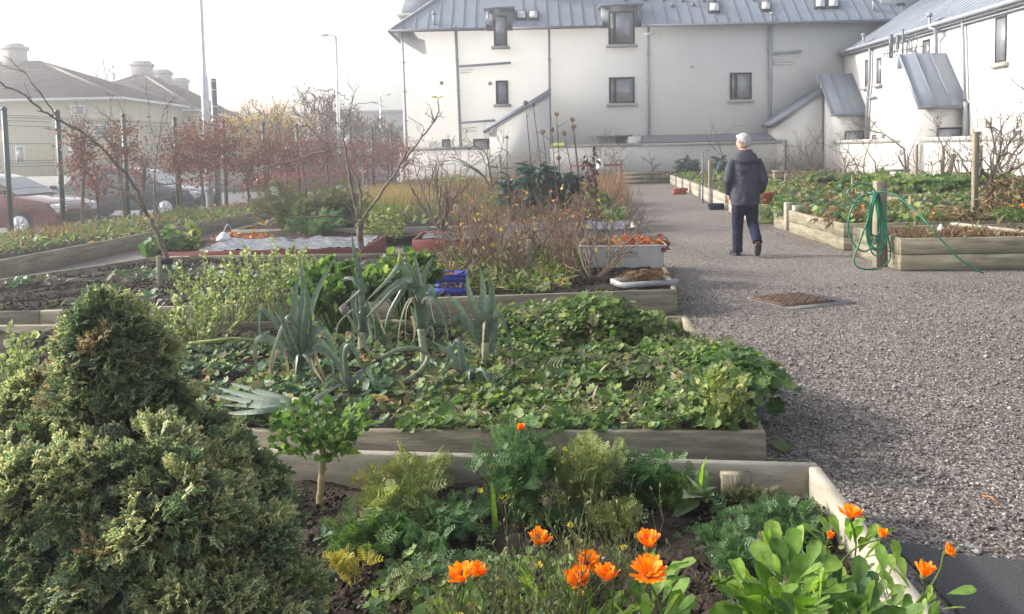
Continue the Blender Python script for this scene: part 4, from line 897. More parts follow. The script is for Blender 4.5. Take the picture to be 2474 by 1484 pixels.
# ---- leeks ----
L_['straw']=lmat('straw_leaf',[(.30,.24,.14),(.42,.36,.24)],.3,.7)
cl=cropf(600,550,2.6986)
def leek(name,label,Y,shank,leaves,dry=(),sw=.05,group='standing leeks',z0=.2):
    sx,sy=cl(*shank[0]); b=DY(sx,sy,Y); e=thing(name,label,'leek',(b.x,Y,b.z),group)
    q=[DY(*cl(*p),Y) for p in shank]; q[0].z-=.05; Q=cat_rom(q,6); hn=int(len(Q)*.55); mb=MB(); mb.tube(Q[:hn+1],[sw/2*(1.08-.01*i) for i in range(hn+1)],10); mb.build('shank',L_['leekstem'],e,smooth=True); mb=MB(); mb.tube(Q[hn:]+[Q[-1]+(Q[-1]-Q[-2])*1.5],[sw/2*(1.0-.015*i) for i in range(len(Q)-hn)]+[sw*.15],10); mb.build('leaf_sheath',L_['leek'],e,smooth=True)
    r=random.Random(int(Y*100)+len(leaves))
    for w,pts in leaves:
        dy=r.uniform(-.09,.09); P=[DY(*cl(*p),Y+dy*(i/len(pts))*1.5) for i,p in enumerate(pts)]
        mb=MB(); strap(mb,P,w,(r.uniform(-.5,.5),-1,r.uniform(0,.5)),r.uniform(.12,.35),w0=sw*.9); mb.build('leaf',L_['leek'],e,smooth=True)
    top_=DY(*cl(*shank[-1]),Y)
    for k in range(5):
        a=r.uniform(0,6.28); L_r=r.uniform(.16,.30); u=Vector((math.cos(a),math.sin(a)*.7,0)); p0=top_-Vector((0,0,.06)); P=[p0,p0+u*L_r*.25+Vector((0,0,.10)),p0+u*L_r*.6+Vector((0,0,r.uniform(.06,.14))),p0+u*L_r*.9+Vector((0,0,r.uniform(-.08,.03))),p0+u*L_r+Vector((0,0,r.uniform(-.22,-.08)))]
        mb=MB(); strap(mb,P,r.uniform(.022,.036),(u.y,-u.x,.8),r.uniform(.15,.4),w0=sw*.6); mb.build('leaf' if k else 'dry_leaf',L_['leek'] if k else L_['straw'],e,smooth=True)
    for w,pts in dry:
        dy=r.uniform(-.09,.06); P=[DY(*cl(*p),Y+dy*(i/len(pts))) for i,p in enumerate(pts)]
        mb=MB(); strap(mb,P,w*.65,(r.uniform(-.8,.8),-1,.3),.4); mb.build('dry_leaf',L_['straw'],e,smooth=True)
    return e
leek('leek','largest leek with pale thick shank and broad blue-green fan, leftmost standing',5.0,[(390,1180),(388,1060),(390,950)],
 [(.06,[(385,960),(340,850),(290,700),(245,530)]),(.045,[(385,960),(270,850),(180,795),(115,810),(100,930),(135,1130)]),(.035,[(370,900),(290,760),(200,640),(135,605),(125,700),(150,900)]),
  (.045,[(400,920),(405,700),(425,450),(400,240)]),(.05,[(405,920),(450,700),(520,480),(640,255)]),(.05,[(400,900),(440,650),(450,520),(425,380)]),(.04,[(380,900),(370,640),(375,470),(395,380)]),
  (.04,[(400,920),(440,820),(455,730),(490,690),(530,700)]),(.045,[(410,920),(480,780),(560,740),(615,840),(640,950),(600,1100)]),(.035,[(480,850),(400,730),(330,650),(260,780),(215,950),(195,1140)]),
  (.05,[(400,930),(510,820),(600,900),(690,1000),(730,1090),(740,1200)]),(.055,[(395,950),(350,880),(300,800),(270,700),(235,610)]),(.055,[(400,950),(450,850),(470,740),(470,620)])],
 [(.03,[(500,860),(520,950),(560,1050),(600,1110)]),(.03,[(350,880),(300,880),(320,1000),(330,1180)]),(.025,[(230,830),(200,950),(205,1070),(195,1140)]),(.03,[(470,940),(520,1040),(590,1130)])])
leek('leek','tall thin upright leek in the middle of the row with folded tops',5.75,[(820,900),(820,780),(818,640)],
 [(.05,[(820,700),(815,500),(800,330),(775,180)]),(.03,[(800,400),(770,250),(750,70)]),(.03,[(800,440),(760,395),(705,400),(690,440)]),(.045,[(800,700),(770,600),(770,490),(790,495)]),
  (.045,[(800,760),(790,640),(760,760),(770,880)]),(.04,[(835,700),(850,600),(850,560)]),(.03,[(810,480),(740,540),(650,610)]),(.04,[(840,740),(860,680),(880,760),(890,830)]),(.03,[(820,500),(860,430),(850,500)])],
 [(.02,[(790,800),(720,760),(715,900)])],sw=.048)
leek('leek','leaning leek with leaves swept to the left and one pale folded tip',5.4,[(1245,990),(1235,850),(1210,680),(1195,560)],
 [(.06,[(1200,560),(1215,450),(1250,350),(1300,250)]),(.045,[(1210,600),(1230,500),(1280,450),(1320,540),(1345,660)]),(.045,[(1190,500),(1130,430),(1030,480),(940,570),(850,660)]),(.04,[(1190,480),(1120,400),(990,480),(870,600)]),
  (.045,[(1195,500),(1130,430),(1060,530),(1000,640),(975,740)]),(.045,[(1180,470),(1090,310),(1000,400),(860,540)]),(.025,[(1200,470),(1150,330),(1090,160)]),(.03,[(1215,450),(1190,300),(1160,230)]),(.05,[(1230,800),(1250,650),(1240,520)]),(.045,[(1225,760),(1180,640),(1150,580)])],
 [(.025,[(1240,800),(1290,720),(1310,780),(1300,830)]),(.03,[(1160,650),(1180,740),(1165,830)])],sw=.048)
leek('leek','rightmost upright leek with dark green leaves ending in curled straw tips',5.3,[(1660,1010),(1655,850),(1650,720)],
 [(.05,[(1640,740),(1590,600),(1545,480),(1530,370)]),(.055,[(1650,740),(1640,560),(1640,450),(1620,330)]),(.05,[(1660,740),(1690,580),(1695,460),(1680,340)]),(.04,[(1650,760),(1600,640),(1590,500)]),
  (.045,[(1620,830),(1540,700),(1470,580),(1420,535),(1340,560)]),(.04,[(1670,760),(1720,660),(1745,590)]),(.035,[(1690,800),(1740,740),(1790,830)]),(.05,[(1650,860),(1600,720),(1650,650)]),(.05,[(1690,900),(1710,780),(1735,680)])],
 [(.025,[(1740,600),(1760,560),(1700,660),(1600,660),(1490,620)]),(.03,[(1720,850),(1740,880),(1710,980),(1670,1080)]),(.03,[(1640,900),(1560,830),(1500,850)])],sw=.05)
leek('leek','short leek with drooping arched leaves in front of the upright ones',4.85,[(1545,1190),(1540,1120),(1540,1060)],
 [(.04,[(1535,1130),(1500,950),(1475,820),(1430,880),(1370,1050),(1320,1240)]),(.05,[(1540,1130),(1515,980),(1490,850)]),(.05,[(1545,1120),(1550,1020),(1600,1050),(1640,1150),(1670,1290)]),(.04,[(1540,1120),(1440,920),(1300,820)]),(.04,[(1550,1100),(1600,1040),(1660,1090),(1695,1180)]),(.045,[(1530,1130),(1470,1000),(1430,960)])],
 [(.02,[(1500,1100),(1420,1100),(1460,1220)])],sw=.05)
leek('leek','small leek with hooked leaf and cut pale top near the fallen one',4.75,[(715,1240),(715,1180),(716,1120)],
 [(.04,[(715,1120),(705,980),(690,870),(715,845),(730,900)]),(.035,[(715,1100),(700,900),(740,850),(800,950),(850,1050)]),(.05,[(714,1160),(714,1100),(716,1090)])],[(.03,[(740,1190),(850,1190),(930,1210)])],sw=.04)
# fallen leek
e=thing('leek','uprooted leek lying flat on the soil with leaves spread to the left','leek',G(720,1000,.22))
P=lambda x,y,z=.30:G(*cl(x,y),z)
mb=MB(); mb.tube(cat_rom([P(470,1245),P(420,1245),P(360,1240)],3),.032,10); mb.build('shank',L_['leekstem'],e,smooth=True)
for w,pts in((.07,[(400,1240),(250,1180),(80,1130),(-60,1100)]),(.07,[(400,1240),(200,1200),(0,1160),(-150,1130)]),(.07,[(400,1245),(200,1230),(0,1200),(-180,1180)]),(.06,[(400,1250),(250,1250),(50,1240),(-120,1250)]),(.06,[(410,1250),(300,1220),(180,1160),(60,1125)]),(.05,[(420,1260),(320,1270),(260,1300),(255,1360)]),(.06,[(380,1240),(160,1270),(0,1290),(-100,1300)]),(.05,[(480,1220),(580,1150),(700,1100)]),(.05,[(480,1240),(600,1200),(720,1170)])):
    mb=MB(); strap(mb,[P(x,y,.31+.025*math.sin(i*1.7)) for i,(x,y) in enumerate(pts)],w,(0,-.3,1),.25); mb.build('leaf',L_['leek'],e,smooth=True)
mb=MB(); strap(mb,[P(330,1320),P(430,1280),P(560,1290),P(640,1300)],.045,(0,-.3,1),.3); strap(mb,[P(100,1270),P(250,1262),P(380,1275)],.04,(0,-.3,1),.3); mb.build('dry_leaf',L_['tan'],e,smooth=True)
# bolted curving stem with round seed head
e=thing('leek_flower_stem','snaking pale flower stem with a round grey seed head','flower stem',DY(*cl(1060,1100),5.0))
q=[DY(*cl(x,y),Y) for x,y,Y in((810,1085,4.9),(930,1115,4.85),(1060,1110,4.9),(1170,1060,5.0),(1250,980,5.1),(1262,905,5.15),(1180,868,5.1),(1050,882,5.0),(940,930,4.95),(870,890,4.95),(800,770,4.95),(725,640,4.95))]
qq=cat_rom(q,4); mb=MB(); mb.tube(qq,[.022-.015*i/len(qq) for i in range(len(qq))],8); mb.build('stem',lmat('pale_stem',[(.2,.24,.13),(.25,.28,.18)],.1),e,smooth=True)
def seedhead(c,r,mat,e=None,n=120,name='seed_head'):
    P=rng.normal(0,1,(n,3)); P/=np.linalg.norm(P,axis=1,keepdims=True); mb=MB(); mb.inst(ROUND,rots(P,rng.uniform(0,6,n),np.full(n,r*.42)),P*r*.85+np.array(c)); return mb.build(name,mat,e)
L_['grey_seed']=lmat('grey_seed_head',[(.16,.14,.13),(.33,.30,.28)],.1,.8)
seedhead(DY(*cl(705,605),4.95),.032,L_['grey_seed'],e)
e=thing('leek_flower_stem','thin dark upright flower stem ending in a small green bud','flower stem',DY(*cl(1240,850),5.5)); mb=MB(); mb.tube(cat_rom([DY(*cl(x,y),5.5) for x,y in((1245,900),(1210,690),(1150,480),(1085,300))],4),.008,6); mb.build('stem',L_['leek'],e); mb=MB(); c=DY(*cl(1082,285),5.5); mb.lathe(c-Vector((0,0,.03)),[(.006,0),(.022,.025),(.018,.05),(.003,.10)],8); mb.build('bud',L_['yellowgreen'],e)
# ---- cover of leaves ----
def inpoly(x,y,poly):
    c=np.zeros(len(x),bool); n=len(poly)
    for i in range(n):
        x1,y1=poly[i][:2];x2,y2=poly[(i+1)%n][:2]
        c^=((y1>y)!=(y2>y))&(x<(x2-x1)*(y-y1)/((y2-y1) if y2!=y1 else 1e-9)+x1)
    return c
def fbm(x,y,s,seed=0):
    r=np.random.default_rng(seed); v=np.zeros_like(x)
    for k in range(5):
        a,b,c,d=r.uniform(.5,1.5,4)*s*(1.6**k); ph=r.uniform(0,6,2); v+=np.sin(a*x+b*y+ph[0])*np.cos(c*y-d*x+ph[1])/(1.4**k)
    return v/2
def cover(poly,n,layers,z0,h,seed=0,s=.05,thr=None,sc=2.0,name='ground_cover',label=None,cat='ground cover',kind='stuff',hf=None,tilt=.55):
    xs=[p[0] for p in poly];ys=[p[1] for p in poly]
    x=rng.uniform(min(xs),max(xs),n*2);y=rng.uniform(min(ys),max(ys),n*2); k=inpoly(x,y,poly)
    f=fbm(x,y,sc,seed)
    if thr is not None:k&=f>thr
    x,y,f=x[k][:n],y[k][:n],f[k][:n]; m=len(x)
    hh=h*(.35+.65*rng.random(m)**.6)*(.75+.5*f.clip(-.6,1))
    if hf is not None: hh=hh+hf(x,y)*rng.uniform(.72,1.0,m)
    g=fbm(x,y,sc*2.3,seed+9)+rng.normal(0,.25,m)
    e=thing(name,label,cat,(float(x.mean()),float(y.mean()),z0)) if False else None
    mb=MB(); mats=[]; lo=-9
    for i,(tpl,mat,q,ss) in enumerate(layers):
        hi=np.quantile(g,q) if m else 0; kk=(g>lo)&(g<=hi) if i else g<=hi; lo=hi; j=int(kk.sum())
        N=np.stack([rng.normal(-.12,tilt,j),rng.normal(-.15,tilt,j),np.ones(j)],1)
        S=s*ss*rng.lognormal(0,.28,j); mb.mi=i; mb.inst(tpl,rots(N,rng.uniform(0,6.28,j),S),np.stack([x[kk],y[kk],z0+hh[kk]],1)); mats.append(mat)
    o=mb.build(name,mats); return tag(o,label,cat,None,kind)
def gauss(cx,cy,sx,sy,a): return lambda x,y:a*np.exp(-((x-cx)/sx)**2-((y-cy)/sy)**2)
g1=gauss(.52,5.85,.40,.36,.27);g2=gauss(1.15,4.9,.28,.5,.12);g3=gauss(.1,6.2,.5,.3,.12);g4=gauss(1.0,5.9,.25,.4,.08)
hfn=lambda x,y:g1(x,y)+g2(x,y)+g3(x,y)+g4(x,y)
cover([(-.55,4.05),(1.12,3.97),(1.17,4.4),(1.34,4.6),(1.34,5.3),(1.12,5.8),(1.02,6.4),(-.2,6.6),(-.45,5.2)],8200,
  [(LOBED,L_['geranium'],.38,1.1),(LOBED,L_['celery'],.55,.95),(LOBED,L_['bluegreen'],.66,.8),(FERNS,L_['dull'],.78,1.9),(LOBED,L_['yellowgreen'],.92,.85),(LANCE,L_['straw'],1,1.3)],.19,.09,3,.040,-.42,2.9,'leafy_cover','dense green lobed leaves spreading over the right of the second bed',hf=hfn)
cover([(-2.6,4.25),(-.5,4.1),(-.2,6.6),(-1.2,6.7),(-2.6,5.9)],2700,[(LOBED,L_['bluegreen'],.42,1.0),(LOBED,L_['geranium'],.75,.95),(LOBED,L_['dull'],.92,.8),(OVAL,L_['tan'],1,1.2)],.19,.08,5,.052,-.45,2.4,'leafy_cover','blue-green leaves and weeds between the leeks')
# mound plant
leaf_cluster('leafy_mound_plant','big rounded mound of dark green jagged leaves behind the second bed centre','plant',(.55,5.95,.28),(.36,.33,.27),620,LOBED,L_['geranium'],.065,flat=.9)
leaf_cluster('leafy_mound_plant','bright green leafy clump spilling over the right board of the second bed','plant',(1.22,4.85,.26),(.26,.42,.12),380,LOBED,L_['celery'],.07,flat=1)
leaf_cluster('leafy_mound_plant','light green clump at the far right corner of the second bed','plant',(.86,6.15,.25),(.20,.25,.12),260,LOBED,L_['geranium'],.065,flat=.8)
leaf_cluster('leafy_mound_plant','yellow-green clump by the rightmost leek at the back board','plant',(.1,6.45,.26),(.30,.22,.13),260,LOBED,L_['celery'],.07,flat=.8)
# celery / lovage clump
def stalks(name,label,cat,c,n,h,spread,leafmat,tpl,s,per=7,stemmat=None,group=None,r=.006,top=.45,lean=(0,0),curve=.25,sv=.25,kind=None):
    e=thing(name,label,cat,c,group); sb=MB(); P=[];D=[]
    for i in range(n):
        a=random.uniform(0,6.28); rr=random.random()**.5; b=Vector((c[0]+math.cos(a)*spread*.25*rr,c[1]+math.sin(a)*spread*.25*rr,c[2]-.02))
        t=Vector((c[0]+lean[0]+math.cos(a)*spread*rr,c[1]+lean[1]+math.sin(a)*spread*rr,c[2]+h*random.uniform(.6,1)*(1-.3*rr*rr)))
        m=b.lerp(t,.55)+Vector((-math.cos(a),-math.sin(a),0))*spread*curve*rr*.5+Vector((0,0,h*.06)); q=cat_rom([b,m,t],3); sb.tube(q,[r*(1-.6*k/len(q)) for k in range(len(q))],4,False)
        for k in range(per):
            u=1-top*random.random(); j=min(int(u*(len(q)-1)),len(q)-2); p=q[j].lerp(q[j+1],random.random()); P.append(p); dd=(q[j+1]-q[j]).normalized()+Vector([random.gauss(0,.75) for _ in range(3)]); D.append(dd)
    sb.build('stems',stemmat or leafmat,e)
    mb=MB(); m_=len(P)
    if m_: mb.inst(tpl,rots_dir(np.array([tuple(d) for d in D]),s*rng.lognormal(0,sv,m_),rng.normal(0,.8,m_)),np.array([tuple(p) for p in P])); mb.build('leaves',leafmat,e)
    return e
q=G(855,740,.2)
stalks('celery_plant','tall bright green celery clump behind the leeks','plant',(-1.25,6.35,.2),90,.60,.36,L_['celery'],LOBED,.062,14,group='celery clumps')
stalks('celery_plant','celery clump with darker leaves just right of the tall one','plant',(-.85,6.9,.2),70,.60,.30,L_['geranium'],LOBED,.06,14,group='celery clumps')
# pale bolting plants sprawling over boards
for (x,y,Y,h,sp,l) in((560,740,7.0,.62,.52,'pale yellow-green bolted plant sprawling over the board, leftmost'),(660,730,7.2,.66,.5,'pale bolted brassica with tiny seed pods left of the celery'),(480,800,6.2,.40,.45,'low pale flowering weed hanging beside the conifer top')):
    p=DY(x,y,Y); stalks('bolting_plant',l,'plant',(p.x,Y,.2),42,h,sp,L_['pale'],ROUND,.028,22,stemmat=L_['yellowgreen'],group='pale bolted plants',r=.004,top=.75,curve=-.2)
for (x,y,Y,h,l) in((720,600,8.9,.45,'pale flower spray in front of the shiny plastic sheet'),(15,860,4.6,.50,'pale flowering plant at the left edge beside the conifer'),(30,980,3.9,.4,'low pale yellow-green flowering plant at the left edge')):
    p=DY(x,y,Y); stalks('bolting_plant',l,'plant',(p.x,Y,.18),26,h,.24,L_['pale'],ROUND,.028,22,stemmat=L_['yellowgreen'],group='pale bolted plants',r=.004,top=.6)
p=G(455,845,.2); mb=MB(); mb.tube([G(455,830,.3),G(560,818,.32),G(680,828,.3)],.012,6); tag(mb.build('cut_stem',L_['yellowgreen']),'long pale green stem lying across the soil left of the leeks','stem')
# strawberry-like low leaves in the third bed left
cover([(-6.3,7.6),(-1.2,7.9),(-.6,11.0),(-4.6,11.2)],1500,[(LOBED,L_['bluegreen'],.55,1),(FERNS,L_['dull'],.8,1.5),(OVAL,L_['grey_seed'],1,.9)],.21,.04,8,.07,.05,1.3,'weed_cover','thin grey-green weeds creeping over the dark soil of the third bed')
cover([(-.9,8.05),(.45,8.05),(.75,9.2),(.8,11.0),(-.8,11.2)],3600,[(LANCE,L_['dull'],.35,2.2),(LANCE,L_['grass'],.6,1.8),(LOBED,L_['geranium'],.75,1.0),(LANCE,L_['tan'],1,1.8)],.21,.10,9,.06,-.5,1.8,'weed_cover','mixed grass and weeds under the yellowing currant bushes',tilt=1.0)
# clods and stones on near soil
def scatter_stones(name,label,poly,z,n,mat,smin,smax,cat):
    xs=[p[0] for p in poly];ys=[p[1] for p in poly]; x=rng.uniform(min(xs),max(xs),n);y=rng.uniform(min(ys),max(ys),n);k=inpoly(x,y,poly); x,y=x[k],y[k]; m=len(x); mb=MB()
    for i in range(5):
        xx,yy=x[i::5],y[i::5]; j=len(xx); s=np.exp(rng.uniform(math.log(smin),math.log(smax),j)); N=np.stack([rng.normal(0,.4,j),rng.normal(0,.4,j),np.ones(j)],1)
        mb.inst(STONES[i],rots(N,rng.uniform(0,6.28,j),s),np.stack([xx,yy,np.full(j,z)+s*.12],1))
    return tag(mb.build(name,mat),label,cat,None,'stuff')
b1=[(-2,1.6),(1.03,1.6),(1.2,3.45),(-2.2,3.85)]
scatter_stones('soil_clods','crumbly dark soil lumps in the nearest bed',b1,.088,9000,L_['clod'],.012,.05,'soil')
scatter_stones('soil_stones','small grey stones strewn on the soil of the nearest bed',b1,.10,900,L_['pebble'],.012,.035,'stones')
scatter_stones('soil_clods','crumbly dark soil lumps at the left of the second bed',[(-3.6,4.4),(-1.2,4.2),(-.6,6.7),(-3.8,6.9)],.17,7000,L_['clod'],.02,.08,'soil')
scatter_stones('soil_clods','dark crumbly soil of the third bed',[(-6.4,7.6),(1.4,8.0),(1.6,11.0),(-4.6,11.3)],.20,12000,L_['clod'],.03,.09,'soil')
p=G(705,1285,.12); mb=MB(); mb.lathe((0,0,0),[(.005,-.012),(.03,-.008),(.036,.004),(.025,.016),(.004,.02)],10,1.3,.6); o=mb.build('stone',L_['pebble'] if 0 else M_['stone'],smooth=True); o.location=(p.x,p.y,.14); o.rotation_euler=(0,0,.4); tag(o,'smooth pale oval stone on the dark soil right of the conifer','stone')
# ================= CONIFER =================
def conifer():
    e=thing('dwarf_conifer','golden-tipped dwarf conifer filling the lower left corner','conifer',(-.95,2.3,.1))
    lobes=[(268,795,62,66,2.35),(272,880,118,95,2.32),(272,985,128,105,2.3),(110,975,70,60,2.38),(478,1052,46,30,2.4),(398,1005,52,58,2.36),(50,1110,120,70,2.2),(330,1135,165,95,2.08),(520,1160,100,75,2.2),
      (150,1210,180,110,2.02),(400,1260,190,120,1.98),(615,1195,55,45,2.22),(635,1265,45,55,2.2),(560,1330,130,100,2.02),(675,1430,75,65,2.05),(30,1380,120,110,1.95),(250,1400,190,110,1.92),(480,1450,180,90,1.9),(620,1500,130,60,1.92),(40,1010,60,40,2.35)]
    L=[]
    for cx,cy,rx,ry,Y in lobes:
        c=DY(cx,cy,Y); a=rx/2125*Y; b_=ry/2125*Y; L.append((np.array(c),np.array([a,(a+b_)/2*1.05,b_])))
    def outside(P,skip):
        k=np.ones(len(P),bool)
        for i,(c,r_) in enumerate(L):
            if i==skip: continue
            k&=(((P-c)/r_)**2).sum(1)>.72
        return k
    mb=MB(); mi=MB()
    for i,(c,r_) in enumerate(L):
        r_=r_*.88
        # tufts over the lobe, each a bunch of sprays fanning outwards with gaps between
        nt_=int(2300*r_[0]*r_[2])+10
        D=rng.normal(0,1,(nt_*3,3)); D/=np.linalg.norm(D,axis=1,keepdims=True); D=D[D[:,1]<.55][:nt_]
        C=c+D*r_*(1+rng.normal(-.02,.13,len(D)))[:,None]; k=outside(C,i); C=C[k];D=D[k]
        for cc,dd in zip(C,D):
            mb.mi=int(rng.choice(3,p=[.66,.31,.03])); tr=rng.uniform(.026,.062); n=int(14+tr*420); q=rng.normal(0,.75,(n,3))+dd*np.array([1,1,.6])+np.array([0,0,.35]); q/=np.linalg.norm(q,axis=1,keepdims=True)
            S=rng.uniform(.030,.060,n); mb.inst(SPRAY,rots_dir(q+np.array([0,0,-.15]),S,rng.normal(0,.9,n)),cc+q*tr*rng.uniform(.3,1,n)[:,None]-dd*.02)
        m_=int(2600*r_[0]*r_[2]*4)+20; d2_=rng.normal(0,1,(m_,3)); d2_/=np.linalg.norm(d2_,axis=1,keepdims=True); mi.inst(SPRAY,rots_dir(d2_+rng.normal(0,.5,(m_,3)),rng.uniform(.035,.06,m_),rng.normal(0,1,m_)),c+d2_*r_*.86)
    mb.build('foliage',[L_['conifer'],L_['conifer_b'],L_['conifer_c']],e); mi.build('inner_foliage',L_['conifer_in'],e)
    # solid cores filling the lobes, inner shade put into their dark colour
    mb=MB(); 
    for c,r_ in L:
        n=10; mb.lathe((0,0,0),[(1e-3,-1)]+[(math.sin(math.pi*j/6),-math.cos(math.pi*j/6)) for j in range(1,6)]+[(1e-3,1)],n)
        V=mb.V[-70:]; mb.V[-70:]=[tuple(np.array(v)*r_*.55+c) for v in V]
    mb.build('dark_core',pmat('dark_conifer_interior',(.02,.03,.018),.9,var=.4,scale=30,bump=1,bscale=60),e)
    mb=MB(); mb.tube([(-.95,2.3,.02),(-.96,2.3,.5)],[.035,.02],7); mb.build('trunk',M_['bark'],e)
conifer()
# ================= MARIGOLDS =================
def petals_ring(mb,c,ax,r,n,op,sd,lw=1.0):
    """op = opening angle from the axis"""
    x,y,z=frame(ax); rr=random.Random(sd)
    D=[];P=[]
    for i in range(n):
        a=2*math.pi*(i+rr.uniform(-.2,.2))/n; o=op+rr.gauss(0,.13); d=(x*math.cos(a)+y*math.sin(a)); D.append(tuple(d*math.sin(o)+z*math.cos(o))); P.append(tuple(Vector(c)+d*r*.16))
    D=np.array(D);P=np.array(P); zz=np.tile(np.array(z),(n,1)); Xv=np.cross(D,zz+1e-3); Xv/=np.linalg.norm(Xv,axis=1,keepdims=True); Zv=np.cross(Xv,D)
    s=r*np.array([rr.uniform(.8,1.08) for _ in range(n)])
    Ms=np.stack([Xv*(s*1.35*lw)[:,None],D*s[:,None],Zv*s[:,None]],axis=2); mb.inst(PETAL,Ms,P)
def marigold_head(e,c,ax,r,op=1.0,sd=0,mat='petal',base=None,stem=True,rows=2):
    c=Vector(c); x,y,z=frame(ax)
    mb=MB(); 
    for k in range(rows+1): petals_ring(mb,c+z*.002*k,ax,r*(1-.10*k),19-2*k,op*(1-.24*k),sd*7+k)
    h=mb.build('flower_head',L_[mat],e)
    mb=MB(); n=8; vs=[];pr=[(.12*r,-.35*r),(.30*r,-.12*r),(.30*r,.02*r),(.16*r,.10*r)]
    for q,zz in pr:
        for j in range(n): vs.append(c+x*(math.cos(j*math.pi/4)*q)+y*(math.sin(j*math.pi/4)*q)+z*zz)
    mb.add(vs,[(i*n+j,i*n+(j+1)%n,(i+1)*n+(j+1)%n,(i+1)*n+j) for i in range(3) for j in range(n)]+[tuple(range(3*n,4*n))]); mb.build('calyx',L_['dull'],h)
    if stem and base is not None:
        b=Vector(base); mb=MB(); m=b.lerp(c,.6)+Vector((random.uniform(-.02,.02),random.uniform(-.02,.02),0)); mb.tube(cat_rom([b,m,c-z*r*.3],4),.0028,5,False); mb.build('stem',L_['grass'],e)
def rosette(e,c,n,s,mat,tpl=OVAL,up=.8,rad=.05,wid=1.0,zj=.08):
    a=rng.uniform(0,6.28,n); el=rng.normal(up,.35,n); D=np.stack([np.cos(a)*np.cos(el),np.sin(a)*np.cos(el),np.sin(el)],1)
    P=np.array(c)+np.stack([np.cos(a)*rad*rng.random(n),np.sin(a)*rad*rng.random(n),rng.uniform(0,zj,n)],1); mb=MB(); mb.inst(tpl,rots_dir(D,s*rng.uniform(.6,1.15,n),rng.normal(0,.3,n),np.full(n,wid)),P); return mb.build('leaves',mat,e)
L_['maril']=lmat('marigold_leaves',[(.08,.17,.03),(.16,.28,.05),(.28,.40,.09)],.42,.5)
L_['grn2']=lmat('grey_green_leaves',[(.14,.2,.09),(.25,.32,.16),(.33,.38,.24)],.35,.4)
def marigold(label,base,heads,nl=40,s=.11,rad=.12,zj=.25,group='marigold plants in the nearest bed',lm='maril'):
    e=thing('marigold_plant',label,'marigold',base,group)
    rosette(e,base,nl,s,L_[lm],SPAT,.75,rad,1.15,zj)
    for i,(x,y,Y,r,op,ax) in enumerate(heads):
        c=DY(x,y,Y); marigold_head(e,c,ax,r,op,i+int(x),'petal',(base[0]+random.uniform(-.04,.04),base[1]+random.uniform(-.03,.03),base[2]+zj*.6))
    return e
U=(0,-.15,1); A1=(0,-.75,.75)
b=DY(1570,1520,1.78); marigold('marigold with the biggest wide-open orange flower, front centre',(b.x,1.78,.42),[(1565,1392,1.74,.040,1.02,(0,-.35,1))],36,.07,.06,.15)
b=DY(1575,1450,2.1); marigold('marigold with one half-open orange flower directly behind the biggest one',(b.x,2.1,.30),[(1565,1322,2.08,.042,.62,U)],20,.11,.06,.2)
b=DY(1430,1530,1.85); marigold('marigold with three orange flowers close together left of the biggest one',(b.x,1.85,.38),[(1400,1408,1.84,.036,.75,(-.2,-.4,1)),(1465,1402,1.82,.034,.6,U),(1418,1362,1.95,.032,.9,A1)],40,.068,.08,.16)
b=DY(1130,1530,1.8); marigold('marigold with two cupped orange flowers, leftmost in the front row',(b.x,1.8,.38),[(1118,1402,1.78,.036,.7,(-.2,-.25,1)),(1148,1392,1.83,.03,.65,(.3,-.2,1))],26,.11,.07,.16)
b=DY(1300,1430,2.2); marigold('marigold with a single ragged red-orange flower rising above dry twigs',(b.x,2.2,.28),[(1299,1318,2.2,.042,.55,(.15,-.1,1))],14,.10,.06,.16)
b=DY(2050,1400,2.35); marigold('marigold with open orange flower leaning over the right board',(b.x,2.35,.18),[(2055,1250,2.3,.036,.85,(0,-.2,1)),(2003,1300,2.25,.020,.3,(0,-.6,1)),(2130,1297,2.2,.024,.35,(0,-.5,1))],70,.068,.12,.28)
b=DY(2200,1450,2.05); marigold('marigold with one orange flower at the far right beside the tarmac',(b.x,2.05,.25),[(2232,1392,2.0,.034,.55,(.1,-.1,1)),(2285,1336,2.1,.024,.8,(.6,-.3,.6))],70,.066,.12,.22)
b=DY(1900,1440,1.9); e=thing('marigold_plant','big leafy marigold plant without open flowers, right of centre front','marigold',(b.x,1.9,.3),'marigold plants in the nearest bed')
rosette(e,(b.x,1.9,.36),130,.085,L_['maril'],SPAT,.7,.12,1.25,.22)
b=DY(2060,1500,1.85); e=thing('marigold_plant','dark leafy marigold clump at the bottom edge right of the big leafy one','marigold',(b.x,1.85,.25),'marigold plants in the nearest bed')
rosette(e,(b.x,1.85,.34),100,.075,L_['celery'],SPAT,.6,.12,1.25,.2)
b=DY(1245,1030,3.3); marigold('small marigold bloom among feathery green leaves beyond the dry twigs',(b.x,3.3,.2),[(1258,1036,3.3,.024,.6,A1)],4,.05,.03,.2)
# young plant with upright oval leaves
p=G(1693,1215,.11); e=thing('young_plant','young pale green rosette with one upright oval leaf on bare soil','seedling',(p.x,p.y,.1)); rosette(e,(p.x,p.y,.12),13,.15,L_['grn2'],OVAL,.55,.02,.95,.03)
mb=MB(); mb.inst(OVAL,rots_dir(np.array([[0,-.1,1.]]),np.array([.17]),np.array([0.])),np.array([[p.x,p.y,.14]])); mb.build('upright_leaf',L_['maril'],e)
for x,y,l in((510,935,'')  ,): pass
p=G(780,1298,.11); e=thing('young_plant','tiny rosette seedling on the soil near the pale stone','seedling',(p.x,p.y,.1)); rosette(e,(p.x,p.y,.11),8,.05,L_['bluegreen'],OVAL,.3,.01,1.1,.01)
p=G(1195,1290,.11); e=thing('young_plant','single long bright green leaf standing beside a pale stone','seedling',(p.x,p.y,.1)); mb=MB(); strap(mb,[p,p+Vector((0,0,.08)),p+Vector((-.005,0,.16)),p+Vector((-.01,0,.2))],.022,(0,-1,.1),.1); mb.build('leaf',L_['maril'],e)
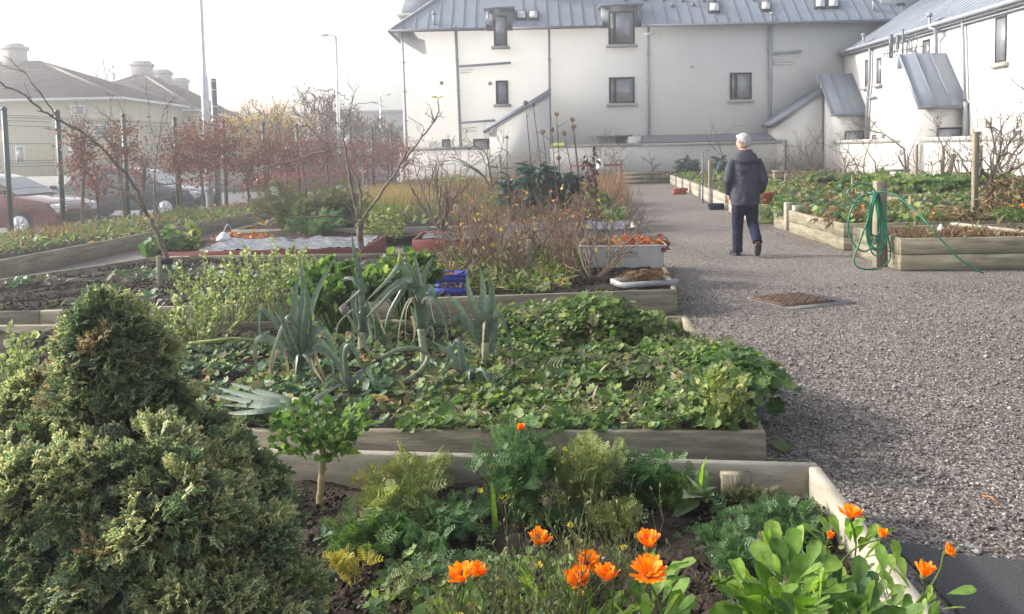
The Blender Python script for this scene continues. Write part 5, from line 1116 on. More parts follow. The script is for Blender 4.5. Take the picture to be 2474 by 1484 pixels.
# ================= BRASSICA ON A STALK =================
def stalk_kale():
    p=G(770,1212,.11); Y=p.y; e=thing('kale_on_stalk','kale with bare knobbly pale stem and bushy crown over the back board','kale',p)
    mb=MB(); q=cat_rom([p-Vector((0,0,.03)),DY(776,1160,Y),DY(780,1100,Y),DY(778,1070,Y)],5); mb.tube(q,[.0125+.003*((i*7)%3)/2 for i in range(len(q))],8); mb.build('stem',L_['straw'],e)
    c=DY(778,1075,Y); mb=MB(); mi=MB()
    P=[];D=[]
    for i in range(520):
        a=random.uniform(0,6.28); r=random.random()**.6*.20; z=random.uniform(-.02,.12)+.35*(r)-.01+(.03 if r>.1 else 0); P.append((c.x+math.cos(a)*r,c.y+math.sin(a)*r*.8,c.z+z-.05+.04*math.cos(a*3))); D.append((math.cos(a)*.6+random.gauss(0,.4),math.sin(a)*.5+random.gauss(0,.4),random.uniform(.2,1)))
    mb.inst(ROUND,rots_dir(np.array(D),rng.uniform(.02,.042,len(P)),rng.normal(0,.9,len(P))),np.array(P)); mb.build('crown',L_['celery'],e)
    mb=MB()
    for k in range(14):
        a=k*.45; mb.tube([c,c+Vector((math.cos(a)*.09,math.sin(a)*.07,.03)),c+Vector((math.cos(a)*.17,math.sin(a)*.14,.09))],[.007,.005,.003],5,False)
    mb.build('branches',L_['yellowgreen'],e)
    mb=MB(); mb.inst(OVAL,rots_dir(np.array([[1,.1,.45],[-1,0,-.1],[.9,-.2,.1],[-.8,-.3,.5]]),np.array([.16,.12,.12,.1]),np.array([.4,0,.8,0]),np.full(4,1.3)),np.array([tuple(c+Vector((.10,0,.04))),tuple(c+Vector((-.1,0,-.02))),tuple(c+Vector((.06,-.03,-.02))),tuple(c+Vector((-.08,0,.05)))])); mb.build('outer_leaves',L_['maril'],e)
    p=G(650,1200,.14); mb=MB(); mb.inst(OVAL,rots_dir(np.array([[1,.2,.15],[1,-.2,.1]]),np.array([.13,.12]),np.array([.9,-.4]),np.full(2,1.5)),np.array([[p.x-.08,p.y,.19],[p.x+.01,p.y,.15]])); tag(mb.build('withered_leaves',L_['orangeleaf']),'yellowing big cabbage leaves lying between conifer and kale','leaves')
stalk_kale()
# ================= FEATHERY PLANTS IN BED 1 =================
def feather(label,x,y,z,n,h,sp,mat,s,group='feathery carrot tops',Y=None,cat='carrot plant',name='carrot_plant'):
    p=G(x,y,z) if Y is None else DY(x,y,Y)
    if Y is not None: p.z=z
    return stalks(name,label,cat,(p.x,p.y,z),n,h,sp,L_[mat],FERNS,s*.68,8,group=group,r=.0025,top=.75)
feather('tall feathery light green plant in the centre of the nearest bed',1250,1260,.10,60,.44,.17,'feath',.085,'tall feathery plants',cat='fennel-like plant',name='feathery_plant')
feather('tall feathery plant with yellowing tips right of the tallest one',1400,1250,.10,30,.36,.13,'yellowgreen',.085,'tall feathery plants',cat='fennel-like plant',name='feathery_plant')
feather('bluish green feathery clump against the back board, right of centre',1620,1175,.10,40,.11,.2,'feath',.08)
feather('feathery clump left of the upright seedling',1520,1200,.10,40,.18,.16,'feath',.09)
feather('low bright green feathery clump behind the bare soil',1600,1215,.10,40,.10,.15,'celery',.08)
feather('golden fern-like leaf tuft right of the kale stalk',920,1215,.10,9,.17,.14,'yellowleaf',.08)
feather('yellow-green ferny clump in front of the kale',975,1260,.10,34,.18,.2,'yellowgreen',.11)
feather('ferny green tuft touching the back board with a leaning stick',1010,1190,.10,26,.18,.15,'yellowgreen',.09)
feather('ferny green clump left of the dry twiggy plant',1020,1320,.10,40,.15,.24,'feath',.08)
feather('low ferny clump nearest the conifer',880,1330,.10,26,.12,.17,'celery',.09)
feather('yellow ferny leaf low in front of the conifer',860,1400,.10,6,.12,.08,'yellowleaf',.08)
feather('grey-green ferny patch in front of the right back board',1840,1235,.10,30,.08,.16,'dull',.06)
feather('ferny patch along the right board',1900,1290,.10,40,.09,.18,'feath',.08)
feather('wide ferny patch behind the big leafy marigold',1770,1340,.10,40,.08,.2,'feath',.07)
feather('yellow ferny tuft beside the bare soil',1480,1300,.10,14,.14,.09,'yellowgreen',.09)
feather('ferny greenery at the bottom between conifer and marigolds',960,1440,.12,60,.2,.2,'geranium',.09,Y=2.0)
feather('pale yellow feathery head behind the sow thistle',1450,1190,.12,30,.24,.13,'pale',.09)
cover([(-.62,1.7),(.1,1.7),(.3,3.4),(-.35,3.5)],1500,[(FERNS,L_['feath'],.45,1.4),(LOBED,L_['geranium'],.8,.8),(FERNS,L_['yellowgreen'],1,1.1)],.10,.07,12,.04,-.05,4,'weed_cover','mixed low green leaves in the middle of the nearest bed')
cover([(.55,1.7),(1.02,1.7),(1.18,3.4),(.75,3.4)],900,[(FERNS,L_['feath'],.45,1.4),(FERNS,L_['dull'],.7,1.3),(LOBED,L_['geranium'],.9,.6),(LANCE,L_['tan'],1,1.2)],.10,.05,14,.035,-.1,5,'weed_cover','low ferny weeds along the right side of the nearest bed')
cover([(-1.0,1.6),(.75,1.6),(.7,2.1),(-1.0,2.2)],1300,[(LOBED,L_['bluegreen'],.4,.9),(LOBED,L_['celery'],.7,.9),(OVAL,L_['maril'],1,1.4)],.14,.20,15,.05,-.5,5,'weed_cover','tangle of green leaves along the bottom edge under the marigolds')
p=G(1500,1490,.1)
stalks('grass_tuft','small green grass tuft on the bare soil','grass tuft',tuple(G(1755,1430,.1)),26,.07,.05,L_['grass'],BLADE,.02,2,r=.0012)
# dry twiggy plants with tiny buds
def twiggy(label,x,Y,z,n,h,sp,mat='dull',group='dry twiggy plants'):
    p=DY(x,1400,Y); e=thing('twiggy_plant',label,'plant',(p.x,Y,z),group); mb=MB(); P=[]
    def br(p0,d,L,r,dep):
        p1=p0+d*L*.5+Vector([random.gauss(0,.006) for _ in range(3)]); p2=p1+(d+Vector([random.gauss(0,.12) for _ in range(3)])).normalized()*L*.5
        mb.tube([p0,p1,p2],[r,r*.85,r*.65],4,False)
        if dep==0: P.append(p2); P.append(p1); return
        for k in range(2 if random.random()<.6 else 3):
            dd=(d+Vector((random.gauss(0,.35),random.gauss(0,.35),random.gauss(.15,.2)))).normalized(); br(p1 if k==0 else p2,dd,L*random.uniform(.55,.85),r*.65,dep-1)
    for i in range(n):
        a=random.uniform(0,6.28); rr=random.random()*sp; br(Vector((p.x+math.cos(a)*rr*.5,Y+math.sin(a)*rr*.4,z)),Vector((math.cos(a)*rr*1.2,math.sin(a)*rr,1)).normalized(),h*random.uniform(.35,.5),.0022,3)
    A=np.array([tuple(q) for q in P]); n=len(A); D=rng.normal(0,.4,(n,3))+np.array([0,0,1]); mb.inst(OVAL,rots_dir(D,rng.uniform(.010,.018,n),rng.normal(0,1,n),np.full(n,.9)),A); mb.build('stems',L_[mat],e); return e,A
e,A=twiggy('dense dry green twiggy plant with tiny buds in front of the centre marigolds',1250,1.75,.35,26,.33,.16)
e2,A2=twiggy('dry twiggy plant rising among the centre marigolds, right of the dense one',1400,1.9,.28,22,.42,.15)
e3,A3=twiggy('thin dry twiggy plant at the bottom left of the marigolds',1130,1.72,.35,12,.26,.10)
for ee,AA,k in((e,A,5),(e2,A2,5),(e3,A3,2)):
    for j in rng.choice(len(AA),k): mb=MB(); petals_ring(mb,AA[j],(0,-.4,1),.010,9,.8,int(j)); mb.build('flower_head',L_['petaly'],ee)
# sow thistles with small yellow heads on dark stems
def thistle(label,x,y,Y,tips):
    p=G(x,y,.1) if Y is None else DY(x,y,Y); Yb=p.y; e=thing('sow_thistle',label,'wild flower',(p.x,Yb,.1),'yellow-flowered weeds'); mb=MB(); m=DY(tips[0][0]*.4+x*.6,(tips[0][1]+y)/2-20,Yb); base=Vector((p.x,Yb,.1))
    for i,(tx,ty) in enumerate(tips):
        t=DY(tx,ty,Yb-.02*i); mb.tube(cat_rom([base,m,m.lerp(t,.5)+Vector((0,0,-.01)),t],3),[.004]*3+[.003]*3+[.002]*4,5,False)
    mb.build('stems',L_['dry'],e)
    for i,(tx,ty) in enumerate(tips):
        c=DY(tx,ty,Yb-.02*i); mb=MB(); petals_ring(mb,c,(random.uniform(-.4,.4),-.3,1),.017,12,.7,i+int(tx)); mb.build('flower_head',L_['petaly'],e)
thistle('yellow-flowered weed with dark stems in the middle of the nearest bed',1195,1240,None,[(1145,1126),(1182,1130),(1215,1205),(1160,1190)])
thistle('tall yellow-flowered weed with dark branching stems right of the feathery plant',1440,1230,None,[(1366,1090),(1422,1092),(1436,1106),(1356,1150),(1362,1120)])
thistle('short weed with two yellow flowers beside the long bright leaf',1225,1270,None,[(1214,1205),(1228,1203)])
# leaning stick on the back board, small inner stake
mb=MB(); mb.beam(G(960,1125,.22)+Vector((0,-.04,0)),G(925,1160,.12)+Vector((0,-.02,0)),.012,.012); tag(mb.build('stick',M_['timber_old']),'thin pale stick leaning on the back board of the nearest bed','stick')
mb=MB(); p=G(1755,1160,.1); mb.box((p.x,3.53,.13),(.12,.05,.12)); tag(mb.build('wooden_peg',M_['post']),'short dark wooden peg inside the back board of the nearest bed','peg')
# ================= TREES =================
def grow(mb,p,d,L,r,dep,tips,spread=.55,up=.12,kink=.12,n=5,minr=.0025,kids=(2,3)):
    q=[p];dd=d.copy()
    for i in range(3): dd=(dd+Vector([random.gauss(0,kink) for _ in range(3)])+Vector((0,0,up*.4))).normalized(); q.append(q[-1]+dd*L/3)
    mb.tube(q,[max(minr,r*(1-.35*i/3)) for i in range(4)],n,False)
    for k in q[1:]: tips.append((k,dd.copy()))
    if dep==0: return
    for k in range(random.randint(*kids)):
        s=q[random.choice((1,2,3,3))]; e=(dd+Vector([random.gauss(0,spread) for _ in range(3)])+Vector((0,0,up))).normalized(); grow(mb,s,e,L*random.uniform(.55,.82),r*.6,dep-1,tips,spread,up,kink,max(3,n-1),minr,kids)
def bare_tree(name,label,base,h,stems=1,dep=3,r=.03,spread=.5,lean=(0,0),mat='bark',leaves=0,lmat_=None,ls=.06,cat='tree',group=None,tpl=OVAL,up=.12,L0=.42,fan=.35,tipsmax=None,minr=.0025,wide=1.0):
    b=Vector(base); e=thing(name,label,cat,b,group); mb=MB(); tips=[]
    for s_ in range(stems):
        a=random.uniform(0,6.28); d=Vector((lean[0]+math.cos(a)*fan*(stems>1)*wide,lean[1]+math.sin(a)*fan*(stems>1),1)).normalized(); grow(mb,b-Vector((0,0,.05)),d,h*L0,r,dep,tips,spread,up,minr=minr)
    mb.build('trunk' if stems==1 else 'stems',M_[mat],e)
    if leaves:
        idx=rng.integers(0,len(tips),leaves); P=np.array([tuple(tips[i][0]) for i in idx])+rng.normal(0,ls*.6,(leaves,3)); D=rng.normal(0,1,(leaves,3)); mb=MB(); mb.inst(tpl,rots_dir(D,ls*rng.uniform(.6,1.2,leaves),rng.normal(0,1,leaves)),P); mb.build('leaves',L_[lmat_],e)
    return e,tips
def ptree(name,label,branches,mat='bark',twigs=0,cat='tree',tl=.35,tr=.004):
    b0=Vector(DY(*branches[0][2][0][:2],branches[0][2][0][2])); e=thing(name,label,cat,b0); mb=MB()
    for r0,r1,pts in branches:
        q=cat_rom([DY(x,y,Y) for x,y,Y in pts],4); k=len(q); rr=[r0+(r1-r0)*i/(k-1) for i in range(k)]
        q=[p+Vector([random.gauss(0,.008) for _ in range(3)]) for p in q]; mb.tube(q,rr,7,False)
        for j in range(twigs):
            i=random.randint(k//3,k-2); d=(q[i+1]-q[i]).normalized(); d=(d+Vector((random.gauss(0,.7),random.gauss(0,.7),random.gauss(.2,.5)))).normalized(); T_=[]
            grow(mb,q[i],d,tl*random.uniform(.3,1),tr,random.randint(0,1),T_,n=4,minr=.002)
        for i in range(2,k-1,3):
            mb.tube([q[i],q[i]+Vector((random.gauss(0,.02),random.gauss(0,.02),random.gauss(.015,.015)))],[rr[i]*.8,rr[i]*.3],4,False)
    mb.build('branches',M_[mat],e); return e
cB=cropf(400,250,4.01); c2=cropf(900,0,2.9106); c0=cropf(0,0,2.473); cA=cropf(0,250,3.298); c3=cropf(1650,0,2.719); cR=cropf(2100,200,2.967)
def PB(f,Y,pts,dY=0): return [(*f(x,y),Y+dY*i/len(pts)) for i,(x,y) in enumerate(pts)]
Yc=11.6
ct=ptree('young_tree','bare young tree with long arching branches in the middle of the garden',[
 (.045,.04,PB(cB,Yc,[(2025,1500),(2010,1400),(2005,1290),(2005,1230)])),
 (.021,.012,PB(cB,Yc,[(2005,1240),(2110,1080),(2220,940),(2406,650),(2480,520)],-.4)),
 (.012,.005,[(*c2(330,1150),Yc-.4),(*c2(450,1000),Yc-.45),(*c2(540,885),Yc-.5),(*c2(570,800),Yc-.5),(*c2(570,720),Yc-.5)]),
 (.006,.003,[(*c2(540,885),Yc-.5),(*c2(500,840),Yc-.5),(*c2(470,820),Yc-.5)]),(.006,.003,[(*c2(540,885),Yc-.5),(*c2(580,850),Yc-.5),(*c2(602,810),Yc-.5)]),(.006,.003,[(*c2(440,1010),Yc-.5),(*c2(460,960),Yc-.5),(*c2(458,910),Yc-.5)]),(.006,.003,[(*c2(540,885),Yc-.5),(*c2(520,820),Yc-.5),(*c2(508,765),Yc-.5)]),
 (.019,.012,PB(cB,Yc,[(2010,1200),(2012,1000),(1960,780),(1850,620),(1720,520)],.5)),
 (.013,.004,PB(cB,Yc+.5,[(1720,520),(1600,522),(1350,610),(1100,670),(950,700),(870,668),(790,690)],.4)),
 (.009,.003,PB(cB,Yc+.5,[(1715,522),(1620,700),(1560,760),(1400,820)],-.2)),
 (.011,.004,PB(cB,Yc+.5,[(1720,520),(1600,370),(1480,265),(1400,268),(1300,290),(1270,330)],.2)),
 (.006,.003,PB(cB,Yc+.6,[(1480,265),(1430,180),(1340,120),(1290,90)])),
 (.02,.010,PB(cB,Yc,[(1985,1190),(1950,1000),(1880,650),(1850,420),(1835,290)],.2)),
 (.009,.004,PB(cB,Yc+.2,[(1835,290),(1880,180),(1920,50),(1930,-60)])),(.006,.003,[(*c0(2165,640),Yc+.2),(*c0(2190,580),Yc+.2),(*c0(2222,530),Yc+.2)]),
 (.008,.004,PB(cB,Yc+.2,[(1835,290),(1700,180),(1580,110),(1500,20)])),(.005,.003,[(*c0(2150,620),Yc+.2),(*c0(2100,580),Yc+.3),(*c0(2040,560),Yc+.3),(*c0(1950,565),Yc+.3),(*c0(1860,590),Yc+.3)]),
 (.005,.002,[(*c0(2180,660),Yc+.2),(*c0(2230,640),Yc+.2),(*c0(2305,635),Yc+.2),(*c0(2370,632),Yc+.2)]),
 (.018,.005,PB(cB,Yc,[(1965,1240),(1850,1175),(1600,1168),(1320,1188),(1150,1130),(1000,1130),(940,1070)],-.5)),
 (.010,.004,PB(cB,Yc,[(1970,1190),(1850,1030),(1790,900)])),(.008,.003,PB(cB,Yc,[(2030,1290),(2120,1300),(2200,1370)]))],twigs=1,tl=.22)
mb=MB(); c=DY(*c2(570,715),Yc-.5); mb.inst(OVAL,rots_dir(np.array([[-1,0,.25],[1,0,.25]]),np.array([.10,.08]),np.array([.6,-.4]),np.full(2,1.2)),np.array([tuple(c)]*2)); mb.build('leaves',L_['yellowleaf'],ct)
Yl=9.2
lt_=ptree('young_tree','bare leaning young tree with long branches at the left, tied to a short stake',[
 (.026,.02,[(415,712,Yl),(*cA(1400,1400),Yl),(*cA(1330,1180),Yl),(*cA(1240,980),Yl)]),
 (.02,.009,PB(cA,Yl,[(1240,980),(1130,760),(1000,570),(830,380),(650,240)],-.4)),
 (.012,.006,[(*c0(510,820),Yl-.4),(*c0(360,735),Yl-.5),(*c0(270,690),Yl-.6),(*c0(150,590),Yl-.7),(*c0(0,515),Yl-.8),(-40,190,Yl-.9)]),
 (.008,.003,[(*c0(360,735),Yl-.5),(*c0(300,650),Yl-.5),(*c0(200,510),Yl-.6),(*c0(120,420),Yl-.6),(*c0(20,350),Yl-.7)]),
 (.014,.005,PB(cA,Yl,[(1210,960),(1110,820),(1010,745),(930,700),(830,600),(800,550)],.2)),
 (.007,.003,PB(cA,Yl+.1,[(830,380),(700,340),(560,280),(500,245),(360,240)])),
 (.006,.003,PB(cA,Yl,[(1290,1110),(1310,1000),(1320,900),(1300,800)])),(.005,.002,PB(cA,Yl,[(1030,735),(960,790),(910,830)]))],twigs=2,tl=.25)
p=DY(388,690,Yl-.05); post('short reddish stake with black tie beside the leaning young tree',p.x,Yl-.05,z0=.15,h=.36,w=.05,mat='post')
mb=MB(); p=DY(398,632,Yl-.05); mb.box((p.x,Yl-.03,p.z),(.14,.06,.05)); tag(mb.build('rubber_tie',M_['black']),'black rubber tie joining the leaning tree to its short stake','tree tie')
ptree('bare_sapling','thin bare sapling with upright twigs behind the leaning young tree',[(.016,.01,PB(c0,15,[(950,1330),(955,1150),(965,1000),(985,880)])),(.009,.003,PB(c0,15,[(985,880),(1000,750),(1020,680),(1070,620),(1130,572)])),(.007,.003,PB(c0,15,[(970,930),(930,760),(915,640),(900,540)])),(.007,.003,PB(c0,15,[(975,900),(1040,850),(1110,815)])),(.006,.003,PB(c0,15,[(990,820),(1040,700),(1010,600)]))],twigs=3,tl=.4)
ptree('bare_sapling','slender bare sapling with candle-like tip left of the tall silver lamp post',[(.016,.008,PB(c0,16.5,[(760,1300),(750,1000),(730,780)])),(.008,.003,PB(c0,16.5,[(730,780),(680,740),(620,700),(595,660)])),(.006,.003,PB(c0,16.5,[(735,800),(690,700),(680,560)])),(.006,.003,PB(c0,16.5,[(740,800),(760,700),(720,600)]))],twigs=3,tl=.4)
# ---- right-hand apple tree
Ya=13.0
ptree('apple_tree','gnarled bare apple tree with spreading branches tied to the brown stake',[
 (.05,.055,PB(cR,Ya,[(1105,1000),(1102,900),(1108,800),(1112,720)])),(.035,.018,PB(cR,Ya,[(1112,730),(1060,680),(1030,640),(1010,560)],.2)),(.03,.014,PB(cR,Ya,[(1115,720),(1160,640),(1180,580),(1200,450)],-.3)),
 (.012,.005,PB(cR,Ya-.3,[(1200,450),(1190,400),(1140,350),(1100,355)])),(.035,.012,PB(cR,Ya,[(1118,745),(1200,700),(1250,680),(1330,640),(1440,600)],-.6)),(.02,.008,PB(cR,Ya,[(1130,700),(1170,590),(1130,440),(1115,270)],.3)),
 (.016,.006,PB(cR,Ya,[(1180,580),(1240,540),(1300,560),(1365,520)],-.3)),(.02,.008,PB(cR,Ya,[(1060,680),(1000,740),(930,650),(880,550),(835,510)],.3)),(.012,.004,PB(cR,Ya-.3,[(1250,680),(1300,600),(1320,500),(1350,420)])),(.010,.004,PB(cR,Ya-.2,[(1150,650),(1230,560),(1260,420),(1300,360)])),
 (.01,.004,PB(cR,Ya,[(1030,640),(1050,560),(1010,480),(1025,330)])),(.014,.006,PB(cR,Ya,[(1190,930),(1200,800),(1220,710)]))],twigs=7,tl=.5,tr=.005)
ptree('bare_branch_tree','bare thin branches reaching in from the right edge above the wall',[(.014,.004,[(2560,300,14),(2500,240,14),(2455,205,14),(2425,160,14)]),(.008,.003,[(2500,240,14),(2460,250,14),(2425,238,14)]),(.007,.003,[(2470,220,14),(2465,180,14),(2470,140,14)])],twigs=3,tl=.4)
# stakes beyond
for (x,y0,y1,Y,l) in((2213,350,440,28,'thin stake beside the forked fruit tree by the white wall'),(2277,352,445,26,'dark upright stake by the white wall, left of the leaning post'),(2368,455,352,25,'slim stake behind the apple tree trunk'),(2060,430,465,21,'short thin cane among the cabbages in the right background')):
    a=DY(x,max(y0,y1),Y); c=DY(x,min(y0,y1),Y); post(l,a.x,Y,z0=max(.2,a.z-.2),h=c.z-max(.2,a.z-.2),w=.07,mat='post')
a=DY(2283,455,26.5);c=DY(2303,372,26.5); post('thick dark leaning post by the white wall',a.x,26.5,z0=.2,h=c.z-.2,w=.14,mat='post',lean=(c.x-a.x,0))
for x0,x1,y,Y,l in((1870,1897,414,29,'small pale timber frame behind the terracotta pot'),(2142,2193,412,25,'low wooden trellis frame in front of the white wall')):
    a=DY(x0,y,Y);c=DY(x1,y-1,Y); e=thing('timber_frame',l,'garden frame',(a.x,Y,0)); 
    for q in(a,c): mb=MB(); mb.bb(q.x-.03,q.x+.03,Y-.03,Y+.03,.2,q.z-.045); mb.build('upright',M_['timber_old'],e)
    mb=MB(); mb.bb(a.x-.06,c.x+.06,Y-.035,Y+.035,a.z-.04,a.z+.03); mb.build('crossbar',M_['timber_old'],e)
for i,(x0,x1,y,Y,l) in enumerate(((1378,1500,402,34,'reddish horizontal rail frame low in front of the back wall'),)):
    a=DY(x0,y,Y);c=DY(x1,y-2,Y); e=thing('timber_frame',l,'garden frame',(a.x,Y,0))
    for q in(a,c): mb=MB(); mb.bb(q.x-.03,q.x+.03,Y-.03,Y+.03,.1,q.z-.03); mb.build('upright',M_['brickred'],e)
    mb=MB(); mb.bb(a.x,c.x,Y-.03,Y+.03,a.z-.028,a.z+.05); mb.build('crossbar',M_['brickred'],e)
# wall fruit trees (px base x, base Y, height, label)
WT=[(1762,38.3,4.0,'thin tall bare tree against the back wall right of the walking man',1,3,.03),(1963,37.5,2.6,'dark bare multi-stemmed tree in the corner by the stair enclosure',3,3,.035),(1873,38.2,1.7,'low bare bush at the foot of the back wall corner',8,2,.012),(1925,37.8,1.9,'spiky bare shrub beside the corner tree',9,2,.012),
 (2035,33.5,2.3,'short bare fruit tree with reddish buds before the white wall, left one',2,3,.03),(2085,31.5,2.2,'bare twisted trained fruit tree before the white wall, under the first window',2,4,.03),(2116,30.5,2.1,'round-headed bare fruit tree before the white wall',1,4,.04),(2190,28.8,3.4,'tall forked bare fruit tree before the white wall',1,4,.05),
 (2240,28,1.6,'small twiggy bare shrub between two stakes at the white wall',7,2,.01),(2276,26,2.4,'slim bare fruit tree beside the leaning post',1,4,.04),(2330,24,2.2,'bushy bare currant shrub behind the apple stake',9,2,.014),(2400,24,2.6,'bare fruit tree behind the apple tree, right',2,4,.035),(2455,21,2.4,'bare fruit tree at the far right edge',2,4,.04),(2350,22,2.8,'tall twiggy fruit tree just behind the brown stake',2,4,.03),
 (1575,38.4,1.9,'espalier tree with sideways arms on the back wall beyond the path',1,3,.04),(1470,37,2.9,'bare tall shrub against the back wall beside the hanging bottle',4,3,.02),(1500,38,1.6,'low dark shrub by the post at the end of the path',5,2,.015),
 (1193,27,2.7,'small dark bare tree with wide arms in the middle distance',2,4,.045),(1165,30,2.8,'bare twiggy tree with few russet leaves in the middle distance',1,4,.03),(1105,32,2.5,'bare shrub near the left end of the back wall',4,3,.02),(1060,33,2.6,'slender bare shrub next to the russet hedge end',4,3,.018),(1240,31,2.2,'thin upright bare shrub behind the tall leaning stake',5,2,.015)]
for x,Y,h,l,st,dep,r in WT:
    p=DY(x,430,Y); bare_tree('bare_tree',l,(p.x,Y,.15),h,st,dep,r,.6,leaves=(26 if dep>=3 else 8),lmat_='dry',ls=.07,group='bare fruit trees and shrubs by the walls',minr=.006,L0=.4 if st>1 else .36,fan=.45,up=.08,kids=None) if False else bare_tree('bare_tree',l,(p.x,Y,.15),h,st,dep,r,.6,leaves=(26 if dep>=3 else 8),lmat_='dry',ls=.07,group='bare fruit trees and shrubs by the walls',minr=.006,L0=.4 if st>1 else .36,fan=.45,up=.08)
# pruned vase-shaped bush left of centre
p=DY(1075,560,14.6); bare_tree('pruned_bush','pruned vase-shaped bare bush with pale thick stems left of the currants',(p.x,14.6,.2),1.25,9,2,.022,.35,leaves=0,group=None,cat='bush',L0=.5,fan=.9,up=.3,minr=.004)
# ---- seed head stalks (cardoons) ----
heads=[(1205,750),(1260,765),(1430,832),(1545,872),(1555,925),(1330,960),(1395,945),(1485,970),(1445,1150),(1070,1000)]
nm=['topmost','second highest','one on the right of centre','upper of the right pair','lower of the right pair','left one of the middle group','middle one of the middle group','right one of the middle group','lowest','far left small']
for (x,y),n_ in zip(heads,nm):
    Y=random.uniform(16.4,17.8); dx,dy=c2(x,y); c=DY(dx,dy,Y); e=thing('seed_head_stalk',f'tall dead stalk with round brown thistle head, {n_}','dead stalk',(c.x,Y,.15),'tall thistle stalks'); mb=MB(); b=Vector((c.x+random.uniform(-.15,.15)+.1,Y+random.uniform(-.1,.1),.12)); q=cat_rom([b,b.lerp(c,.5)+Vector((random.gauss(0,.05),0,0)),c],4); mb.tube(q,[.016-.009*i/len(q) for i in range(len(q))],6)
    for k in range(3): j=random.randint(3,len(q)-2); mb.tube([q[j],q[j]+Vector((random.gauss(0,.12),random.gauss(0,.1),random.uniform(.05,.2)))],[.006,.003],4,False)
    mb.build('stem',M_['twig'],e); seedhead(c,.052 if n_!='far left small' else .035,L_['dry'],e,90)
L_['darkdead']=lmat('dark_dead_leaves',[(.06,.035,.03),(.12,.07,.05)],.15,.8)
for (x,y0,y1,Y,l) in((1418,380,540,16.5,'dead sunflower-like stalk with drooping dark leaves, front one'),(1432,352,520,17.2,'dead sunflower-like stalk with drooping dark leaves, taller one behind')):
    c=DY(x,y0,Y); e=thing('dead_sunflower',l,'dead plant',(c.x,Y,.15)); mb=MB(); mb.tube(cat_rom([(c.x+.06,Y,.12),(c.x+.03,Y,.9),(c.x,Y,c.z)],4),.014,6); mb.build('stem',M_['twig'],e); n=46; P=np.stack([c.x+rng.normal(0,.06,n),Y+rng.normal(0,.06,n),rng.uniform(.5,c.z,n)],1); mb=MB(); mb.inst(OVAL,rots_dir(np.stack([rng.normal(0,.5,n),rng.normal(0,.4,n),-np.ones(n)*.8],1),rng.uniform(.08,.15,n),rng.normal(0,1,n)),P); mb.build('leaves',L_['darkdead'],e)
# ---- currant bushes with autumn leaves in the third bed ----
CB=[(1150,9.9,.85,16,'orangeleaf',34,'currant bush with peach and yellow leaves behind the blue crate'),(1215,9.2,.80,12,'yellowleaf',34,'currant bush with sparse yellow leaves left of the stump post'),(1190,10.8,1.05,16,'dry',40,'taller dry brown bush behind the blue crate'),(1300,10.3,.95,15,'orangeleaf',28,'bush with orange leaves above the stump post'),
 (1350,9.6,.75,14,'dry',36,'dry twiggy bush right of the stump post'),(1380,10.9,.95,13,'orangeleaf',30,'brown bush with orange-pink leaf tips left of the fish box'),(1100,9.0,.6,10,'dry',30,'low thin twiggy bush directly behind the blue crate'),(1480,10.9,.9,9,'yellowleaf',26,'thin bush with golden leaf tips behind the fish box'),(1250,8.9,.55,10,'dull',50,'low green-brown bush at the front of the third bed')]
M_['redtwig']=pmat('reddish_twig',(.20,.135,.10),.75,var=.25,scale=9)
for x,Y,h,st,lm,nl,l in CB:
    p=DY(x,600,Y); bare_tree('currant_bush',l,(p.x,Y,.2),h,st,3,.008,.42,mat='redtwig',leaves=nl,lmat_=lm,ls=.048,cat='bush',group='autumn currant bushes in the third bed',tpl=LOBED,L0=.42,fan=.55,up=.15,minr=.0028)
e,tp=bare_tree('currant_bush','fan-shaped reddish bush with short trunk in front of the fish box',(DY(1425,660,8.9).x,8.9,.2),.95,9,3,.012,.35,mat='redtwig',leaves=12,lmat_='yellowleaf',ls=.05,cat='bush',group='autumn currant bushes in the third bed',tpl=ROUND,L0=.42,fan=.95,up=.12,wide=1.4,minr=.003)
# ---- middle allotment growth ----
def band(label,x0,x1,Y0,Y1,n,layers,h,s,seed,tilt=.8,thr=None,z0=.15,name='weed_cover',cat='ground cover',sc=1.2):
    a=DY(x0,500,Y0).x;b=DY(x1,500,Y0).x;c=DY(x1,500,Y1).x;d=DY(x0,500,Y1).x
    return cover([(a,Y0),(b,Y0),(c,Y1),(d,Y1)],n,layers,z0,h,seed,s,thr,sc,name,label,cat,'stuff',tilt=tilt)
cover([(-4.9,16.0),(2.1,15.9),(4.2,37.0),(-4.4,37.2)],9000,[(LANCE,L_['dull'],.3,2.2),(LOBED,L_['geranium'],.5,1.1),(LANCE,L_['tan'],.75,2.2),(FERNS,L_['dry'],1,2.2)],.16,.22,21,.09,None,.8,'weed_cover','tangled green and brown growth over the middle allotment',tilt=1.1)
def grassmass(name,label,cx,Y,rx,ry,h,n,mat,w=.012,kind='stuff',cat='grass clump',group=None,z0=.12):
    x=cx+rng.normal(0,.45,n)*rx;y=Y+rng.normal(0,.45,n)*ry; D=np.stack([rng.normal(0,.22,n),rng.normal(0,.22,n),np.ones(n)],1); S=h*rng.uniform(.45,1,n); mb=MB(); mb.inst(BLADE,rots_dir(D,S,rng.uniform(0,6.28,n),w/S),np.stack([x,y,np.full(n,z0)],1)); return tag(mb.build(name,L_[mat]),label,cat,group,kind)
def gx(x,Y): return DY(x,450,Y).x
